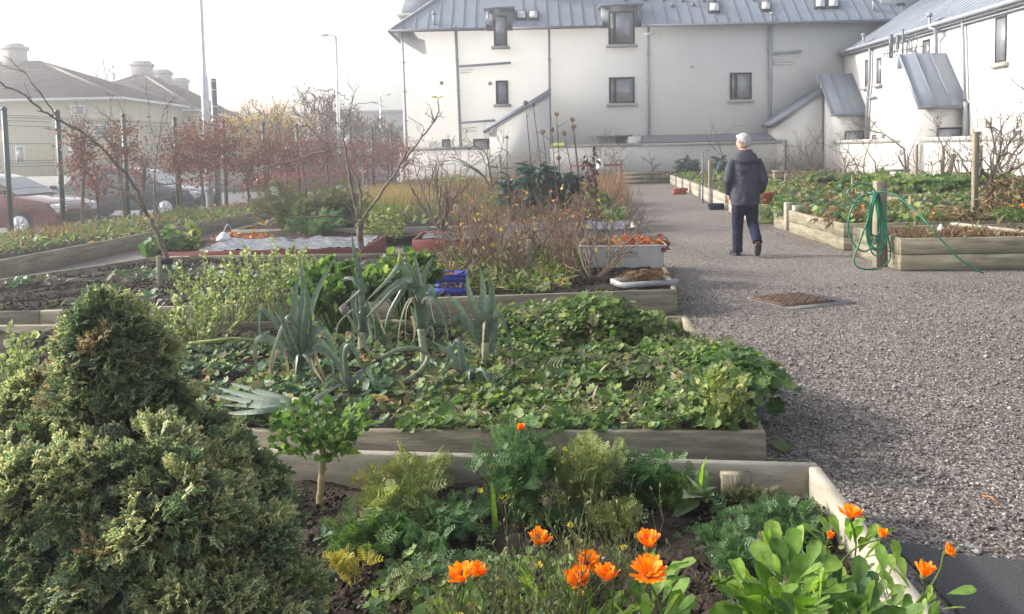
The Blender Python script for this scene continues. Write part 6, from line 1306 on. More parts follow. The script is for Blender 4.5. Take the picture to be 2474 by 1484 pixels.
for (x,Y,rx,ry,h,n,m,l) in((930,20,1.0,1.4,.85,1500,'tan','tall tan and green ornamental grass behind the arching tree'),(985,22,.8,1.2,.75,900,'tan','tan grass next to the end of the russet hedge'),(900,17.2,.7,.8,.6,900,'grass','green grassy clump at the foot of the arching tree'),
   (1110,24,.9,1.5,.8,900,'dry','reddish brown dead grass in the middle distance'),(1440,21,.5,1.0,.9,700,'dry','rust brown dead stems beside the gravel path'),(1470,24,.5,1.6,1.0,900,'dry','rust brown dead growth near the far part of the path'),(1180,19,.9,1.2,.55,800,'dull','olive green grass below the tall leaning stake'),
   (1350,19,.8,1,.45,700,'dull','dull green grass around the thistle stalks'),(1030,17.5,.8,.8,.45,700,'dull','dull grass around the pruned bush'),(1240,34,2.2,2,.7,900,'dry','pinkish brown dead grass along the back wall'),(1080,35,1.6,2,.7,700,'dry','brown growth at the left end of the back wall')):
    grassmass('grass_clump',l,gx(x,Y),Y,rx,ry,h,n,m,.014)
stalks('asparagus_fern','feathery olive-green asparagus growth beside the shiny plastic bed, left part','plant',(gx(700,15.4),15.6,.15),90,.95,.75,L_['dull'],FERN,.15,7,r=.004,top=.8,group='asparagus ferns')
stalks('asparagus_fern','feathery grey-green asparagus growth left of the arching tree','plant',(gx(800,16.0),16.2,.15),90,.90,.75,L_['dull'],FERN,.15,7,r=.004,top=.8,group='asparagus ferns')
stalks('asparagus_fern','feathery low green growth directly behind the shiny plastic bed','plant',(gx(760,14.6),14.7,.12),60,.5,.6,L_['feath'],FERN,.12,7,r=.004,top=.8,group='asparagus ferns')
leaf_cluster('low_shrub','low bright yellow-green shrub right of the arching tree foot','shrub',(gx(915,14.5),14.5,.32),(.42,.35,.28),420,ROUND,L_['yellowgreen'],.06)
leaf_cluster('low_shrub','small green shrub with orange leaves beside the gravel path','shrub',(gx(1510,15.4),16.2,.3),(.22,.3,.22),220,ROUND,L_['celery'],.05)
leaf_cluster('low_shrub','rounded yellow-green shrub in the far middle allotment','shrub',(gx(1100,27),27,.5),(.7,.6,.35),260,LOBED,L_['yellowgreen'],.11)
leaf_cluster('low_shrub','green leafy clump beside the black kale','shrub',(gx(1430,18.4),18.4,.4),(.35,.4,.3),320,LOBED,L_['geranium'],.09)
leaf_cluster('low_shrub','small orange-leaved clump in the far middle allotment','shrub',(gx(1240,27),27,.45),(.35,.3,.25),120,LOBED,L_['orangeleaf'],.08)
for (x,Y,h,l) in((1300,17.2,1.2,'large dark blue-green kale in the middle allotment'),(1250,17.8,1.0,'broad grey-green kale left of the large dark one'),(1360,17.5,1.05,'drooping blue-green kale right of the large dark one')):
    e=thing('kale_plant',l,'kale',(gx(x,Y),Y,.15),'dark kale plants'); mb=MB(); mb.tube([(gx(x,Y),Y,.1),(gx(x,Y),Y,h*.8)],.03,6); mb.build('stem',M_['twig'],e); n=190; a=rng.uniform(0,6.28,n); D=np.stack([np.cos(a),np.sin(a),rng.uniform(-.9,.5,n)],1); P=np.stack([gx(x,Y)+np.cos(a)*.12,Y+np.sin(a)*.12,rng.uniform(h*.45,h,n)],1); mb=MB(); mb.inst(OVAL,rots_dir(D,rng.uniform(.22,.42,n),rng.normal(0,.5,n),np.full(n,.6)),P); mb.build('leaves',L_['kale'],e)
leaf_cluster('leafy_plant','rounded pale green leafy plant at the left corner of the red box bed','plant',(DY(400,573,12).x,12,.35),(.28,.2,.2),70,ROUND,L_['celery'],.15)
leaf_cluster('leafy_plant','upright bright green lettuce-like plant on the plastic sheet edge','plant',(DY(465,572,12.2).x,12.2,.38),(.10,.1,.24),50,ROUND,L_['yellowgreen'],.12)
leaf_cluster('autumn_leaves','heap of orange leaves behind the shiny plastic sheet','leaves',(DY(585,560,14.0).x,14.0,.2),(.5,.25,.12),170,LOBED,L_['orangeleaf'],.07)
# ---- russet hedge ----
fl=lambda Y:-9.4+.2*(Y-17)   # fence line
HD=[(195,17.3,.35,1.1,2.3,330,'leftmost russet beech sapling with thin leaf clumps'),(235,17.9,.35,.75,1.5,150,'low russet leafy sapling in front of the dark car door'),(300,19.0,.38,1.3,2.35,430,'russet beech sapling in front of the dark car roof'),(335,19.6,.3,.9,1.5,90,'thin low russet sapling beside a dark green fence post'),
 (440,21.4,.55,1.0,2.2,700,'russet beech sapling with pale trunk, second dense one from the left'),(490,22.3,.6,1.0,2.45,850,'tallest dense russet beech sapling before the silver lamp post'),(545,23.4,.5,1.1,2.5,650,'russet beech sapling right under the dark striped pole'),(600,24.4,.5,.6,1.9,650,'russet beech sapling with low foliage in the hedge middle'),(640,25.4,.55,1.0,2.2,650,'russet beech sapling next to the bright pavement gap'),
 (690,26.8,.6,.9,2.2,750,'russet beech sapling right of the bright pavement gap'),(740,28.2,.6,.9,2.3,700,'russet beech sapling in front of the red parked car, left'),(790,29.8,.55,.9,2.3,560,'russet beech sapling in front of the red parked car, right'),(850,32,.7,.8,2.2,650,'russet beech sapling behind the arching branch'),(890,34,.8,.6,2.1,700,'russet beech sapling near the end of the hedge'),(935,36,.8,.6,2.2,800,'bright russet beech sapling, second from the hedge end'),(975,38,.8,.6,2.1,800,'bright russet beech sapling nearest to the cream building')]
for x,Y,w_,z0,z1,n,l in HD:
    X=max(gx(x,Y),fl(Y)+.35); e=thing('beech_sapling',l,'sapling',(X,Y,.15),'russet beech hedge saplings'); mb=MB(); tips=[]
    grow(mb,Vector((X,Y,.1)),Vector((random.gauss(0,.05),0,1)),z0+.2,.04,0,tips,kink=.05,up=.3)
    top=tips[-1][0]
    for k in range(7): grow(mb,top,Vector((random.gauss(0,.5),random.gauss(0,.5),1)).normalized(),(z1-z0)*.5,.012,2,tips,.5,.1,minr=.004)
    mb.build('trunk',M_['bark'],e)
    cz=(z0+z1)/2; n=int(n*3.2); P=np.stack([rng.normal(0,.45,n)*w_*1.15,rng.normal(0,.4,n)*w_,rng.normal(-.04,.42,n)*(z1-z0)*.7],1)+np.array([X,Y,cz]); m=(P[:,2]>z0-.45)&(P[:,2]<z1+.12)
    # clumping
    f=fbm(P[:,0]*3,P[:,2]*3,1.9,int(x)); m&=f>-.22; P=P[m]; n2=len(P)
    mb=MB(); mb.inst(OVAL,rots_dir(rng.normal(0,1,(n2,3))+np.array([0,0,-.3]),rng.uniform(.045,.09,n2),rng.normal(0,1,n2),np.full(n2,1.2)),P); mb.build('leaves',L_['rustleaf'],e)
cover([(-9.3,12),(-7.0,12),(-6.1,17),(-5.7,22),(-8.2,22)],2600,[(LANCE,L_['grass'],.5,1.6),(LOBED,L_['celery'],.7,.9),(LANCE,L_['tan'],1,1.6)],.18,.10,31,.08,-.3,1,'weed_cover','green weeds growing in the border under the fence',tilt=.9)
cover([(-8.2,22),(-5.7,22),(-4.8,38.5),(-5.0,38.5)],1500,[(LANCE,L_['rustleaf'],.6,1.4),(LANCE,L_['tan'],1,1.6)],.18,.08,32,.08,None,1,'leaf_litter','fallen russet leaves under the hedge saplings',tilt=.9)
grassmass('grass_clump','dry brown weeds at the left end of the fence border',gx(120,15.5),15.5,1.0,.6,.4,500,'dry')
grassmass('grass_clump','dry dark weeds in the border below the dark car bumper',gx(430,19.5),19.5,.5,.6,.4,400,'dull')
# ================= MESH FENCE =================
fe=thing('mesh_fence','dark green welded mesh fence with round-capped posts along the road side','fence',(fl(20),20,0))
FY=[13.6,16.6,18.0,20.1,22.1,24.4,26.7,29.0,31.3,33.6,35.9,38.2]; HF=2.42
dv=Vector((.2,1,0)).normalized(); ang=math.atan2(1,.2)
for Y in FY:
    X=fl(Y); mb=MB(); z1=HF+.06; mb.tube([(X,Y,-.2),(X,Y,z1)],.05,10); mb.tube([(X,Y,z1+.002),(X,Y,z1+.05),(X,Y,z1+.075)],[.058,.05,.02],10); mb.build('fence_post',M_['green_steel'],fe)
Hh=[.15,.55,.60,.66,1.0,1.42,1.48,1.53,1.86,2.2,2.30,2.36,2.40]
fold={.60:.04,1.48:.04,2.30:.04}
for a,b_ in zip(FY,FY[1:]):
    mb=MB(); L=(b_-a)/dv.y; nn=Vector((-dv.y,dv.x,0))
    o=Vector((fl(a),a,0))+nn*.07
    for z in Hh:
        off=nn*fold.get(z,0); p=o+dv*.07+off+Vector((0,0,z)); q=o+dv*(L-.07)+off+Vector((0,0,z)); mb.tube([p,q],.0055,4,False)
    k=int((L-.14)/.055)
    for i in range(k+1):
        p=o+dv*(.07+i*.055); zz=[(.05,0),(.55,0),(.60,.04),(.66,0),(1.42,0),(1.48,.04),(1.53,0),(2.2,0),(2.30,.04),(2.40,0)] if a<23 else [(.05,0),(2.4,0)]
        mb.tube([p+nn*f_+Vector((0,0,z)) for z,f_ in zz],.003,3,False)
    mb.build('mesh_panel',M_['wire'],fe)
# ================= CARS =================
def car(name,label,c,rz,L,W,prof,cab,paint,wx,wr=.31,glassy=True,group='parked cars beyond the fence',tall=0):
    """prof: body outline (x,z); cab: greenhouse outline; local x = forward"""
    e=thing(name,label,'car',c,group); e.rotation_euler=(0,0,rz)
    def loft(poly,ws,shr):
        vs=[];n=len(poly); cx=sum(p[0] for p in poly)/n; cz=sum(p[1] for p in poly)/n
        st=[(-1,1),(-.93,0),(.93,0),(1,1)]
        for t,s_ in st:
            for (x,z) in poly:
                w_=ws(z)/2; k=1-shr*s_; vs.append((cx+(x-cx)*(1-shr*.5*s_),t*w_,cz+(z-cz)*k if s_ else z))
        fs=[tuple(range(n)),tuple(range(4*n-1,3*n-1,-1))]+[(k*n+i,(k+1)*n+i,(k+1)*n+(i+1)%n,k*n+(i+1)%n) for k in range(3) for i in range(n)]
        return vs,fs
    def part(nm,vs,fs,m,par=e,sm=False):
        mb=MB(); mb.add(vs,fs); o=mb.build(nm,m); o.parent=par; 
        if sm: pass
        return o
    v,f=loft(prof,lambda z:W,.10); o=part('body',v,f,paint); bevel(o,.03,2)
    v,f=loft(cab,lambda z:W*(.93-.24*(z-cab[0][1])/(max(p[1] for p in cab)-cab[0][1])),.04); o=part('cabin',v,f,paint); bevel(o,.03,2)
    # glass: inset copies just proud of the cabin side
    zb=cab[0][1];zt=max(p[1] for p in cab)
    n=len(cab); cx=sum(p[0] for p in cab)/n
    for sgn in(-1,1):
        for (u0,u1) in((.04,.30),(.33,.60),(.63,.93)):
            def edge(u,z):
                xs=[];
                for i in range(n):
                    (x1,z1),(x2,z2)=cab[i],cab[(i+1)%n]
                    if (z1-z)*(z2-z)<=0 and z1!=z2: xs.append(x1+(x2-x1)*(z-z1)/(z2-z1))
                return min(xs)+(max(xs)-min(xs))*u
            za=zb+.04;zc=zt-.10; q=[]
            for (u,z) in((u0,za),(u1,za),(u1,zc),(u0,zc)):
                w_=W*(.93-.24*(z-zb)/(zt-zb))/2; q.append((edge(u,z),sgn*(w_+.008),z))
            part('side_window',q,[(0,1,2,3)] if sgn<0 else [(3,2,1,0)],M_['carglass'])
    # windscreen and rear screen
    top=sorted([p for p in cab if p[1]>zt-.12],key=lambda p:p[0]); fr=max(cab,key=lambda p:p[0] if p[1]<zb+.05 else -9); rr=min(cab,key=lambda p:p[0] if p[1]<zb+.05 else 9)
    for b_,t_,s_ in((fr,top[-1],1),(rr,top[0],-1)):
        q=[]
        for k,(hh) in ((0.06,1),(.90,0)):
            x=b_[0]+(t_[0]-b_[0])*k; z=b_[1]+(t_[1]-b_[1])*k; w_=W*(.93-.24*(z-zb)/(zt-zb))/2-.07; q+=[(x+.02*s_,-w_,z+.012),(x+.02*s_,w_,z+.012)]
        part('windscreen' if s_>0 else 'rear_window',q,[(0,1,3,2)],M_['carglass'])
    for x in wx:
        for sgn in(-1,1):
            mb=MB(); y=sgn*(W/2-.09); mb.tube([(x,y-.1,wr),(x,y+.1,wr)],wr,20); tyre=mb.build('wheel',M_['black']); tyre.parent=e
            mb=MB(); y2=y+sgn*.101; mb.tube([(x,y2-.005*sgn,wr),(x,y2+.006*sgn,wr)],wr*.66,16)
            for k in range(6):
                a=k*math.pi/3; mb.box((x+math.cos(a)*wr*.33,y2+sgn*.012,wr+math.sin(a)*wr*.33),(wr*.5,.02,.05),0,0,-a)
            rim=mb.build('rim',M_['greypole']); rim.parent=tyre
    xf=max(p[0] for p in prof);xr_=min(p[0] for p in prof)
    for sgn in(-1,1):
        mb=MB(); mb.box((xf-.09,sgn*(W/2-.22),.66),(.22,.36,.15),0,0,.3); o=mb.build('headlight',M_['skylight']); o.parent=e; bevel(o,.03,2)
        mb=MB(); mb.box((xr_+.05,sgn*(W/2-.12),.80),(.12,.16,.22)); o=mb.build('tail_light',M_['redpaint']); o.parent=e
        mb=MB(); mb.box((fr[0]-.25,sgn*(W/2+.06),zb+.08),(.12,.18,.12)); o=mb.build('wing_mirror',paint); o.parent=e; bevel(o,.03,2)
    mb=MB(); mb.box((xf+.0,0,.42),(.10,W*.84,.2)); o=mb.build('bumper',M_['black']); o.parent=e; bevel(o,.03,2)
    return e
def paint(n,c): return pmat(n,c,.22,metal=.35,spec=.6,var=.05,coat=.8)
sedan=[(-2.2,.35),(-2.22,.75),(-2.12,.98),(-1.4,1.02),(.9,1.0),(1.35,.92),(2.0,.78),(2.2,.62),(2.22,.38),(1.9,.25),(-1.9,.25)]
scab=[(-1.75,.98),(1.25,.94),(.45,1.38),(.05,1.47),(-.9,1.48),(-1.35,1.38)]
car('parked_car','dark blue-grey hatchback parked beyond the fence behind the russet saplings',(-11.15,26.0,-.2),R(-4),4.4,1.75,sedan,scab,paint('dark_blue_paint',(.03,.04,.055)),(-1.35,1.35))
car('parked_car','dark red car with sun-glaring bonnet behind the fence at the left edge',(-12.15,20.4,-.2),R(-5),4.4,1.75,sedan,scab,paint('dark_red_paint',(.16,.02,.02)),(-1.35,1.35))
mpv=[(-2.1,.35),(-2.12,.85),(-2.05,1.08),(-1.4,1.1),(1.2,1.05),(1.7,.95),(2.05,.78),(2.1,.4),(1.8,.25),(-1.8,.25)]
mcab=[(-1.95,1.05),(1.35,1.02),(.65,1.6),(.2,1.72),(-1.5,1.74),(-1.85,1.6)]
car('parked_car','red people carrier parked behind the middle of the russet hedge',(gx(765,36)-.2,36,-.2),R(182),4.2,1.8,mpv,mcab,paint('red_paint',(.24,.03,.03)),(-1.3,1.3))
car('parked_car','silver car mostly hidden behind the end of the russet hedge',(gx(900,46),47,-.2),R(5),4.4,1.75,sedan,scab,paint('silver_paint',(.5,.5,.52)),(-1.35,1.35))
# ================= LAMP POSTS AND POLES =================
def pole(name,label,x,Y,parts,arm=None,cat='lamp post',mat='greypole'):
    X=gx(x,Y); e=thing(name,label,cat,(X,Y,-.2)); 
    mb=MB(); mb.tube([(X,Y,z) for z,r in parts],[r for z,r in parts],12); mb.build('column',M_[mat],e)
    if arm:
        dx,z=arm; mb=MB(); mb.tube([(X,Y,z),(X+dx*.5,Y,z+.08),(X+dx,Y,z+.1)],.035,6); mb.build('arm',M_[mat],e)
        mb=MB(); mb.box((X+dx*1.3,Y,z+.08),(abs(dx)*.8,.22,.12)); mb.build('lamp_head',M_[mat],e)
pole('lamp_post','tall silver column with thick lower part rising behind the russet hedge',505,24,[(-.2,.10),(3.55,.10),(3.85,.055),(8.5,.04),(9.5,.035)],(1.0,9.4))
pole('utility_pole','short dark pole with pale bands beside the tall silver column',526,26.5,[(-.2,.09),(3.85,.09)],None,'pole','gutter')
e=bpy.data.objects['utility_pole']; X=gx(526,26.5)
for z in(2.6,3.0,3.5,3.75): mb=MB(); mb.tube([(X,26.5,z),(X,26.5,z+.04)],.10,10); mb.build('band',M_['white'],e)
pole('lamp_post','slender street lamp with short arm in the gap left of the cream building',823,46,[(-.2,.11),(4,.09),(7.6,.06)],(-.45,7.6))
pole('lamp_post','far street lamp just left of the cream building',925,72,[(-.2,.1),(6.2,.07)],(.5,6.2))
X=gx(828,42); e=thing('road_sign','back of a small grey road sign above the hedge','road sign',(X,42,-.2)); mb=MB(); mb.tube([(X,42,-.2),(X,42,2.6)],.04,6); mb.build('sign_post',M_['gutter'],e); mb=MB(); mb.box((X+.35,42,2.1),(.5,.03,.5),0,0,R(45)); mb.build('sign_plate',M_['greypole'],e)
# ================= FAR TREES =================
def far_tree(label,x,Y,z0,z1,w_,n,lm,ls,dep=4,kindn='bare_tree',stems=3,cat='tree'):
    X=gx(x,Y); e=thing(kindn,label,cat,(X,Y,-.3)); mb=MB(); tips=[]
    grow(mb,Vector((X,Y,-.3)),Vector((0,0,1)),z0+.3,.16,0,tips,kink=.04); top=tips[-1][0]
    for k in range(stems+4): grow(mb,top,Vector((random.gauss(0,.7)*w_/(z1-z0),random.gauss(0,.5),1)).normalized(),(z1-z0)*.5,.07,dep,tips,.5,.12,minr=.018,n=4)
    mb.build('trunk',M_['twig'],e)
    if n:
        idx=rng.integers(0,len(tips),n); P=np.array([tuple(tips[i][0]) for i in idx])+rng.normal(0,ls*1.2,(n,3)); mb=MB(); mb.inst(OVAL,rots_dir(rng.normal(0,1,(n,3)),ls*rng.uniform(.6,1.2,n),rng.normal(0,1,n)),P); mb.build('crown',L_[lm],e)
far_tree('golden autumn tree beyond the hedge, right of the yellow houses',655,42,1.0,3.6,1.8,2200,'autumn',.16)
far_tree('pale pinkish half-bare tree between houses and golden tree',610,47,1.0,3.7,1.4,900,'autumn',.13)
far_tree('large brown leafless tree left of the cream building',765,48,1.2,4.4,3.2,1500,'farwood',.13,5)
far_tree('second brown leafless tree, fuller and nearer the arching branch',825,52,1.0,4.0,2.6,1200,'farwood',.13,5)
far_tree('low brown leafless tree beside the cream building corner',925,50,.8,3.2,2.6,900,'farwood',.12,5)
far_tree('small bare tree showing between the two house roofs',268,66,5.0,8.6,2.4,0,'farwood',.1,3)
for (x,Y,s,l) in((235,43.4,.9,'dark evergreen bush in front of the left yellow house'),(420,52,.8,'clipped green bush by the second yellow house'),(150,43.5,.6,'small green bush by the low garden wall')):
    X=gx(x,Y); leaf_cluster('garden_bush',l,'bush',(X,Y,s*.7),(s*.8,s*.6,s),500,OVAL,L_['geranium'],.16)
mb=MB()
for k,(x0,x1) in enumerate(((460,560),(580,700),(700,840))): pass
# ================= RIGHT-HAND BEDS: PLANTS =================
lay=[(LOBED,L_['geranium'],.35,1.2),(LANCE,L_['dull'],.6,2.2),(LOBED,L_['bluegreen'],.78,1.2),(LANCE,L_['tan'],.9,2),(FERNS,L_['dry'],1,2)]
def fillbed(C,n,h,seed,s,label,layers=lay,z=.34,thr=-.45): return cover(C,n,layers,z,h,seed,s,thr,1.3,'weed_cover',label,tilt=.8)
fillbed([(4.8,12.6),(7.1,12.5),(7.2,16.1),(4.95,16.2)],1900,.14,41,.075,'green leaves and dry stems filling the bed behind the hose post')
fillbed([(7.95,15.2),(11.2,15.1),(11.3,18.5),(8.0,18.6)],1800,.14,42,.08,'leafy greens filling the right background bed')
fillbed([(7.7,12.5),(10.8,12.4),(10.9,14.5),(7.7,14.5)],1300,.16,43,.075,'mixed herbs around the apple tree')
for (a,b_),sd in zip(RYL,range(50,60)): fillbed([(RX(a)+.1,a+.1),(RX(a)+2.6,a+.1),(RX(b_)+2.6,b_-.1),(RX(b_)+.1,b_-.1)],700,.14,sd,.09,'low weeds in a bed along the right of the path',z=.32)
fillbed([(8.3,19.5),(13.0,19.4),(13.4,24.4),(8.7,24.6)],2600,.2,61,.13,'broad green leaves in the back bed before the white wall',[(LOBED,L_['geranium'],.45,1.3),(LOBED,L_['celery'],.75,1.4),(LOBED,L_['yellowgreen'],.9,1.1),(LANCE,L_['dull'],1,1.8)],.36,-.2)
fillbed([(9.0,25.4),(13.5,25.3),(13.5,29.7),(9.3,29.7)],1600,.18,62,.12,'brown and green weeds in the bed near the corner',z=.26)
fillbed([(5.0,37.7),(13.8,31),(13.9,39),(5.0,39.3)],1200,.16,63,.13,'weeds at the foot of the back wall',[(LANCE,L_['dull'],.5,2),(LANCE,L_['dry'],1,2)],.2,None)
# dead plants in nearest right bed
grassmass('dead_plants','tangle of dead brown stems in the nearest right bed',5.6,11.1,.9,.6,.16,900,'dry',.012,'stuff','dead plants',z0=.32)
fillbed([(4.75,10.5),(8.9,10.3),(8.9,11.9),(4.8,11.9)],900,.06,64,.07,'dry leaf litter in the nearest right bed',[(LANCE,L_['dry'],.8,1.6),(LANCE,L_['dull'],1,1.6)],.335,None)
CL=[(2150,20.5,.5,.25,'celery'),(2190,20.3,.45,.28,'yellowgreen'),(2235,20.0,.4,.26,'celery'),(2290,19.9,.5,.3,'celery'),(2335,19.6,.35,.28,'geranium'),(2050,22,.5,.3,'celery'),(2095,22.5,.55,.3,'geranium'),(2120,23,.5,.28,'yellowgreen'),(2010,24,.5,.28,'dull'),(1985,26.5,.5,.25,'celery')]
ps=['leftmost of the front row','second in the front row','third in the front row','fourth in the front row, brightest','last in the front row','behind the hose post, left','behind the hose post, right','yellowish one above the hose','dull one at the left back','small far one at the left back']
for (x,Y,r_,h,m),t_ in zip(CL,ps): leaf_cluster('cabbage_plant','leafy green cabbage in the right background bed, '+t_,'cabbage',(gx(x,Y),Y,.42),(r_,r_*.8,h),240,LOBED,L_[m],.15,group='leafy greens in the back beds',flat=.9)
# kale and lavender etc. in the sunlit bed
for (x,Y,r_,h,m,l) in((2060,14.2,.35,.14,'bluegreen','blue-green brassica behind the hose in the sunlit bed'),(1985,15.2,.3,.14,'kale','dark leafy plant in the sunlit white board bed'),(1895,15.6,.22,.16,'celery','small bright green clump beside the short grey stump'),(2035,13.2,.4,.12,'dry','dry brownish clump at the front of the sunlit bed'),(1920,18.5,.6,.16,'kale','grey-green lavender-like shrub behind the terracotta pot')):
    leaf_cluster('leafy_plant',l,'plant',(gx(x,Y),Y,.42),(r_,r_,h),260,LANCE,L_[m],.10,flat=.8)
leaf_cluster('leafy_plant','small yellow plant growing in the terracotta pot','plant',(gx(1852,16.7),16.7,.72),(.06,.06,.16),50,LANCE,L_['yellowgreen'],.07)
leaf_cluster('brown_bush','russet brown dense bush at the right edge beside the apple tree','bush',(gx(2460,12.6),12.8,.68),(.42,.35,.36),900,LANCE,L_['dry'],.09,flat=.6)
leaf_cluster('leafy_plant','tall light green leafy plant next to the apple trunk','plant',(gx(2415,12.9),12.9,.62),(.2,.2,.28),260,LANCE,L_['celery'],.08,flat=.8)
for i,(x,Y,r_,l) in enumerate(((2350,12.6,.4,'grey-brown herb clump left of the apple stake'),(2290,12.9,.35,'dry purple-brown herb clump behind the dead plants'),(2460,12.5,.3,'green herb clump under the russet bush'))):
    leaf_cluster('herb_clump',l,'herb',(gx(x,Y),Y,.45),(r_,r_*.7,.14),300,LANCE,L_['dry' if i<2 else 'celery'],.07,flat=.8)
# marigolds on the right
def far_marigold(label,x,Y,z,r_,n,heads):
    X=gx(x,Y); e=thing('marigold_plant',label,'marigold',(X,Y,z),'marigolds in the right beds'); leaf_cluster('leaves',None,None,(X,Y,z+r_*.5),(r_,r_,r_*.6),n,LANCE,L_['celery'],.09,parent=e)
    for i in range(heads):
        a=random.uniform(0,6.28); c=Vector((X+math.cos(a)*r_*.8,Y-abs(math.sin(a))*r_*.8,z+r_*random.uniform(.6,1.15))); mb=MB(); petals_ring(mb,c,(random.gauss(0,.3),-.3,1),.034,11,.9,i); mb.build('flower_head',L_['petal'],e)
far_marigold('marigold bush spilling over the gap between the white boards',1862,16.75,.12,.32,420,6)
far_marigold('marigold with small orange flowers behind the sunlit bed board',1975,19.2,.35,.3,160,4)
far_marigold('marigold cluster with a row of orange flowers in front of the cabbages',2075,18.2,.35,.34,160,6)
far_marigold('marigold in the bed directly left of the hose coils',2065,13.6,.38,.16,90,2)
far_marigold('marigold near the front board behind the dead plants',2230,12.35,.36,.16,60,4)
far_marigold('marigold in front of the bright background board',2385,15.4,.38,.24,90,4)
far_marigold('marigold at the right edge below the russet bush',2440,12.3,.40,.2,120,3)
far_marigold('marigold beside the terracotta pot',1900,17.9,.35,.22,110,2)

for (x,Y,l) in((1660,36.5,'dark leafy kale against the back wall left of the tall grey post'),(1742,35.5,'dark leafy kale just left of the walking man before the back wall')):
    leaf_cluster('kale_plant',l,'kale',(gx(x,Y),Y,.65),(.42,.4,.42),120,OVAL,L_['kale'],.3)
p=DY(352,548,18.6); mb=MB(); mb.add([(p.x-.1,18.6,.16),(p.x+.14,18.62,.16),(p.x+.16,18.7,.4),(p.x+.02,18.68,.33),(p.x-.06,18.75,.22)],[(0,1,2,3),(0,3,4)]); tag(mb.build('plastic_scrap',L_['yellowleaf']),'pale yellow plastic scrap caught at the foot of the fence','litter')
# flower heads for the leafy edge of the second bed and stray weeds along the path edges
for (x,y,l) in((1790,985,'tall yellow-budded weed over the front right of the second bed'),(1735,1010,'yellow-green weed beside the tall budded one in the second bed')):
    p=G(x,y+30,.2); stalks('bolting_plant',l,'plant',(min(p.x,1.02),p.y,.2),16,.30,.13,L_['yellowgreen'],ROUND,.028,14,stemmat=L_['grass'],r=.003,top=.8)
def edge_weeds(pts,n,label,s=.04):
    P=[];
    for i in range(n):
        t=random.random()*(len(pts)-1); k=int(t); a=Vector((*pts[k],0)); b=Vector((*pts[k+1],0)); q=a.lerp(b,t-k)+Vector((abs(random.gauss(0,.10)),random.gauss(0,.05),0)); P.append((q.x,q.y,.012+random.random()*.02))
    P=np.array(P); f=fbm(P[:,0]*2,P[:,1]*2,2,7); P=P[f>-.1]; m=len(P); mb=MB(); mb.inst(LANCE,rots(np.stack([rng.normal(0,.7,m),rng.normal(0,.7,m),np.ones(m)],1),rng.uniform(0,6.28,m),s*rng.lognormal(0,.3,m)),P); return tag(mb.build('weed_cover',L_['dull']),label,'weeds',None,'stuff')
edge_weeds([(1.18,3.9),(1.38,6.7),(1.55,8.0),(1.92,11.2),(2.2,15.6),(3.0,24),(4.3,36)],900,'sparse weeds and litter along the left edge of the gravel path')
edge_weeds([(4.35,11.9),(4.5,16.5),(4.6,17.2),(5.2,24),(6.3,34)],700,'sparse weeds along the right edge of the gravel path')
x=rng.uniform(1.6,4.4,160);y=rng.uniform(4,16,160); mb=MB(); mb.inst(OVAL,rots(rng.normal(0,.3,(160,3))+np.array([0,0,1.]),rng.uniform(0,6.28,160),rng.uniform(.015,.035,160)),np.stack([x,y,np.full(160,.022)],1)); tag(mb.build('fallen_leaves',L_['tan']),'tiny dead leaves scattered over the gravel path','leaves',None,'stuff')
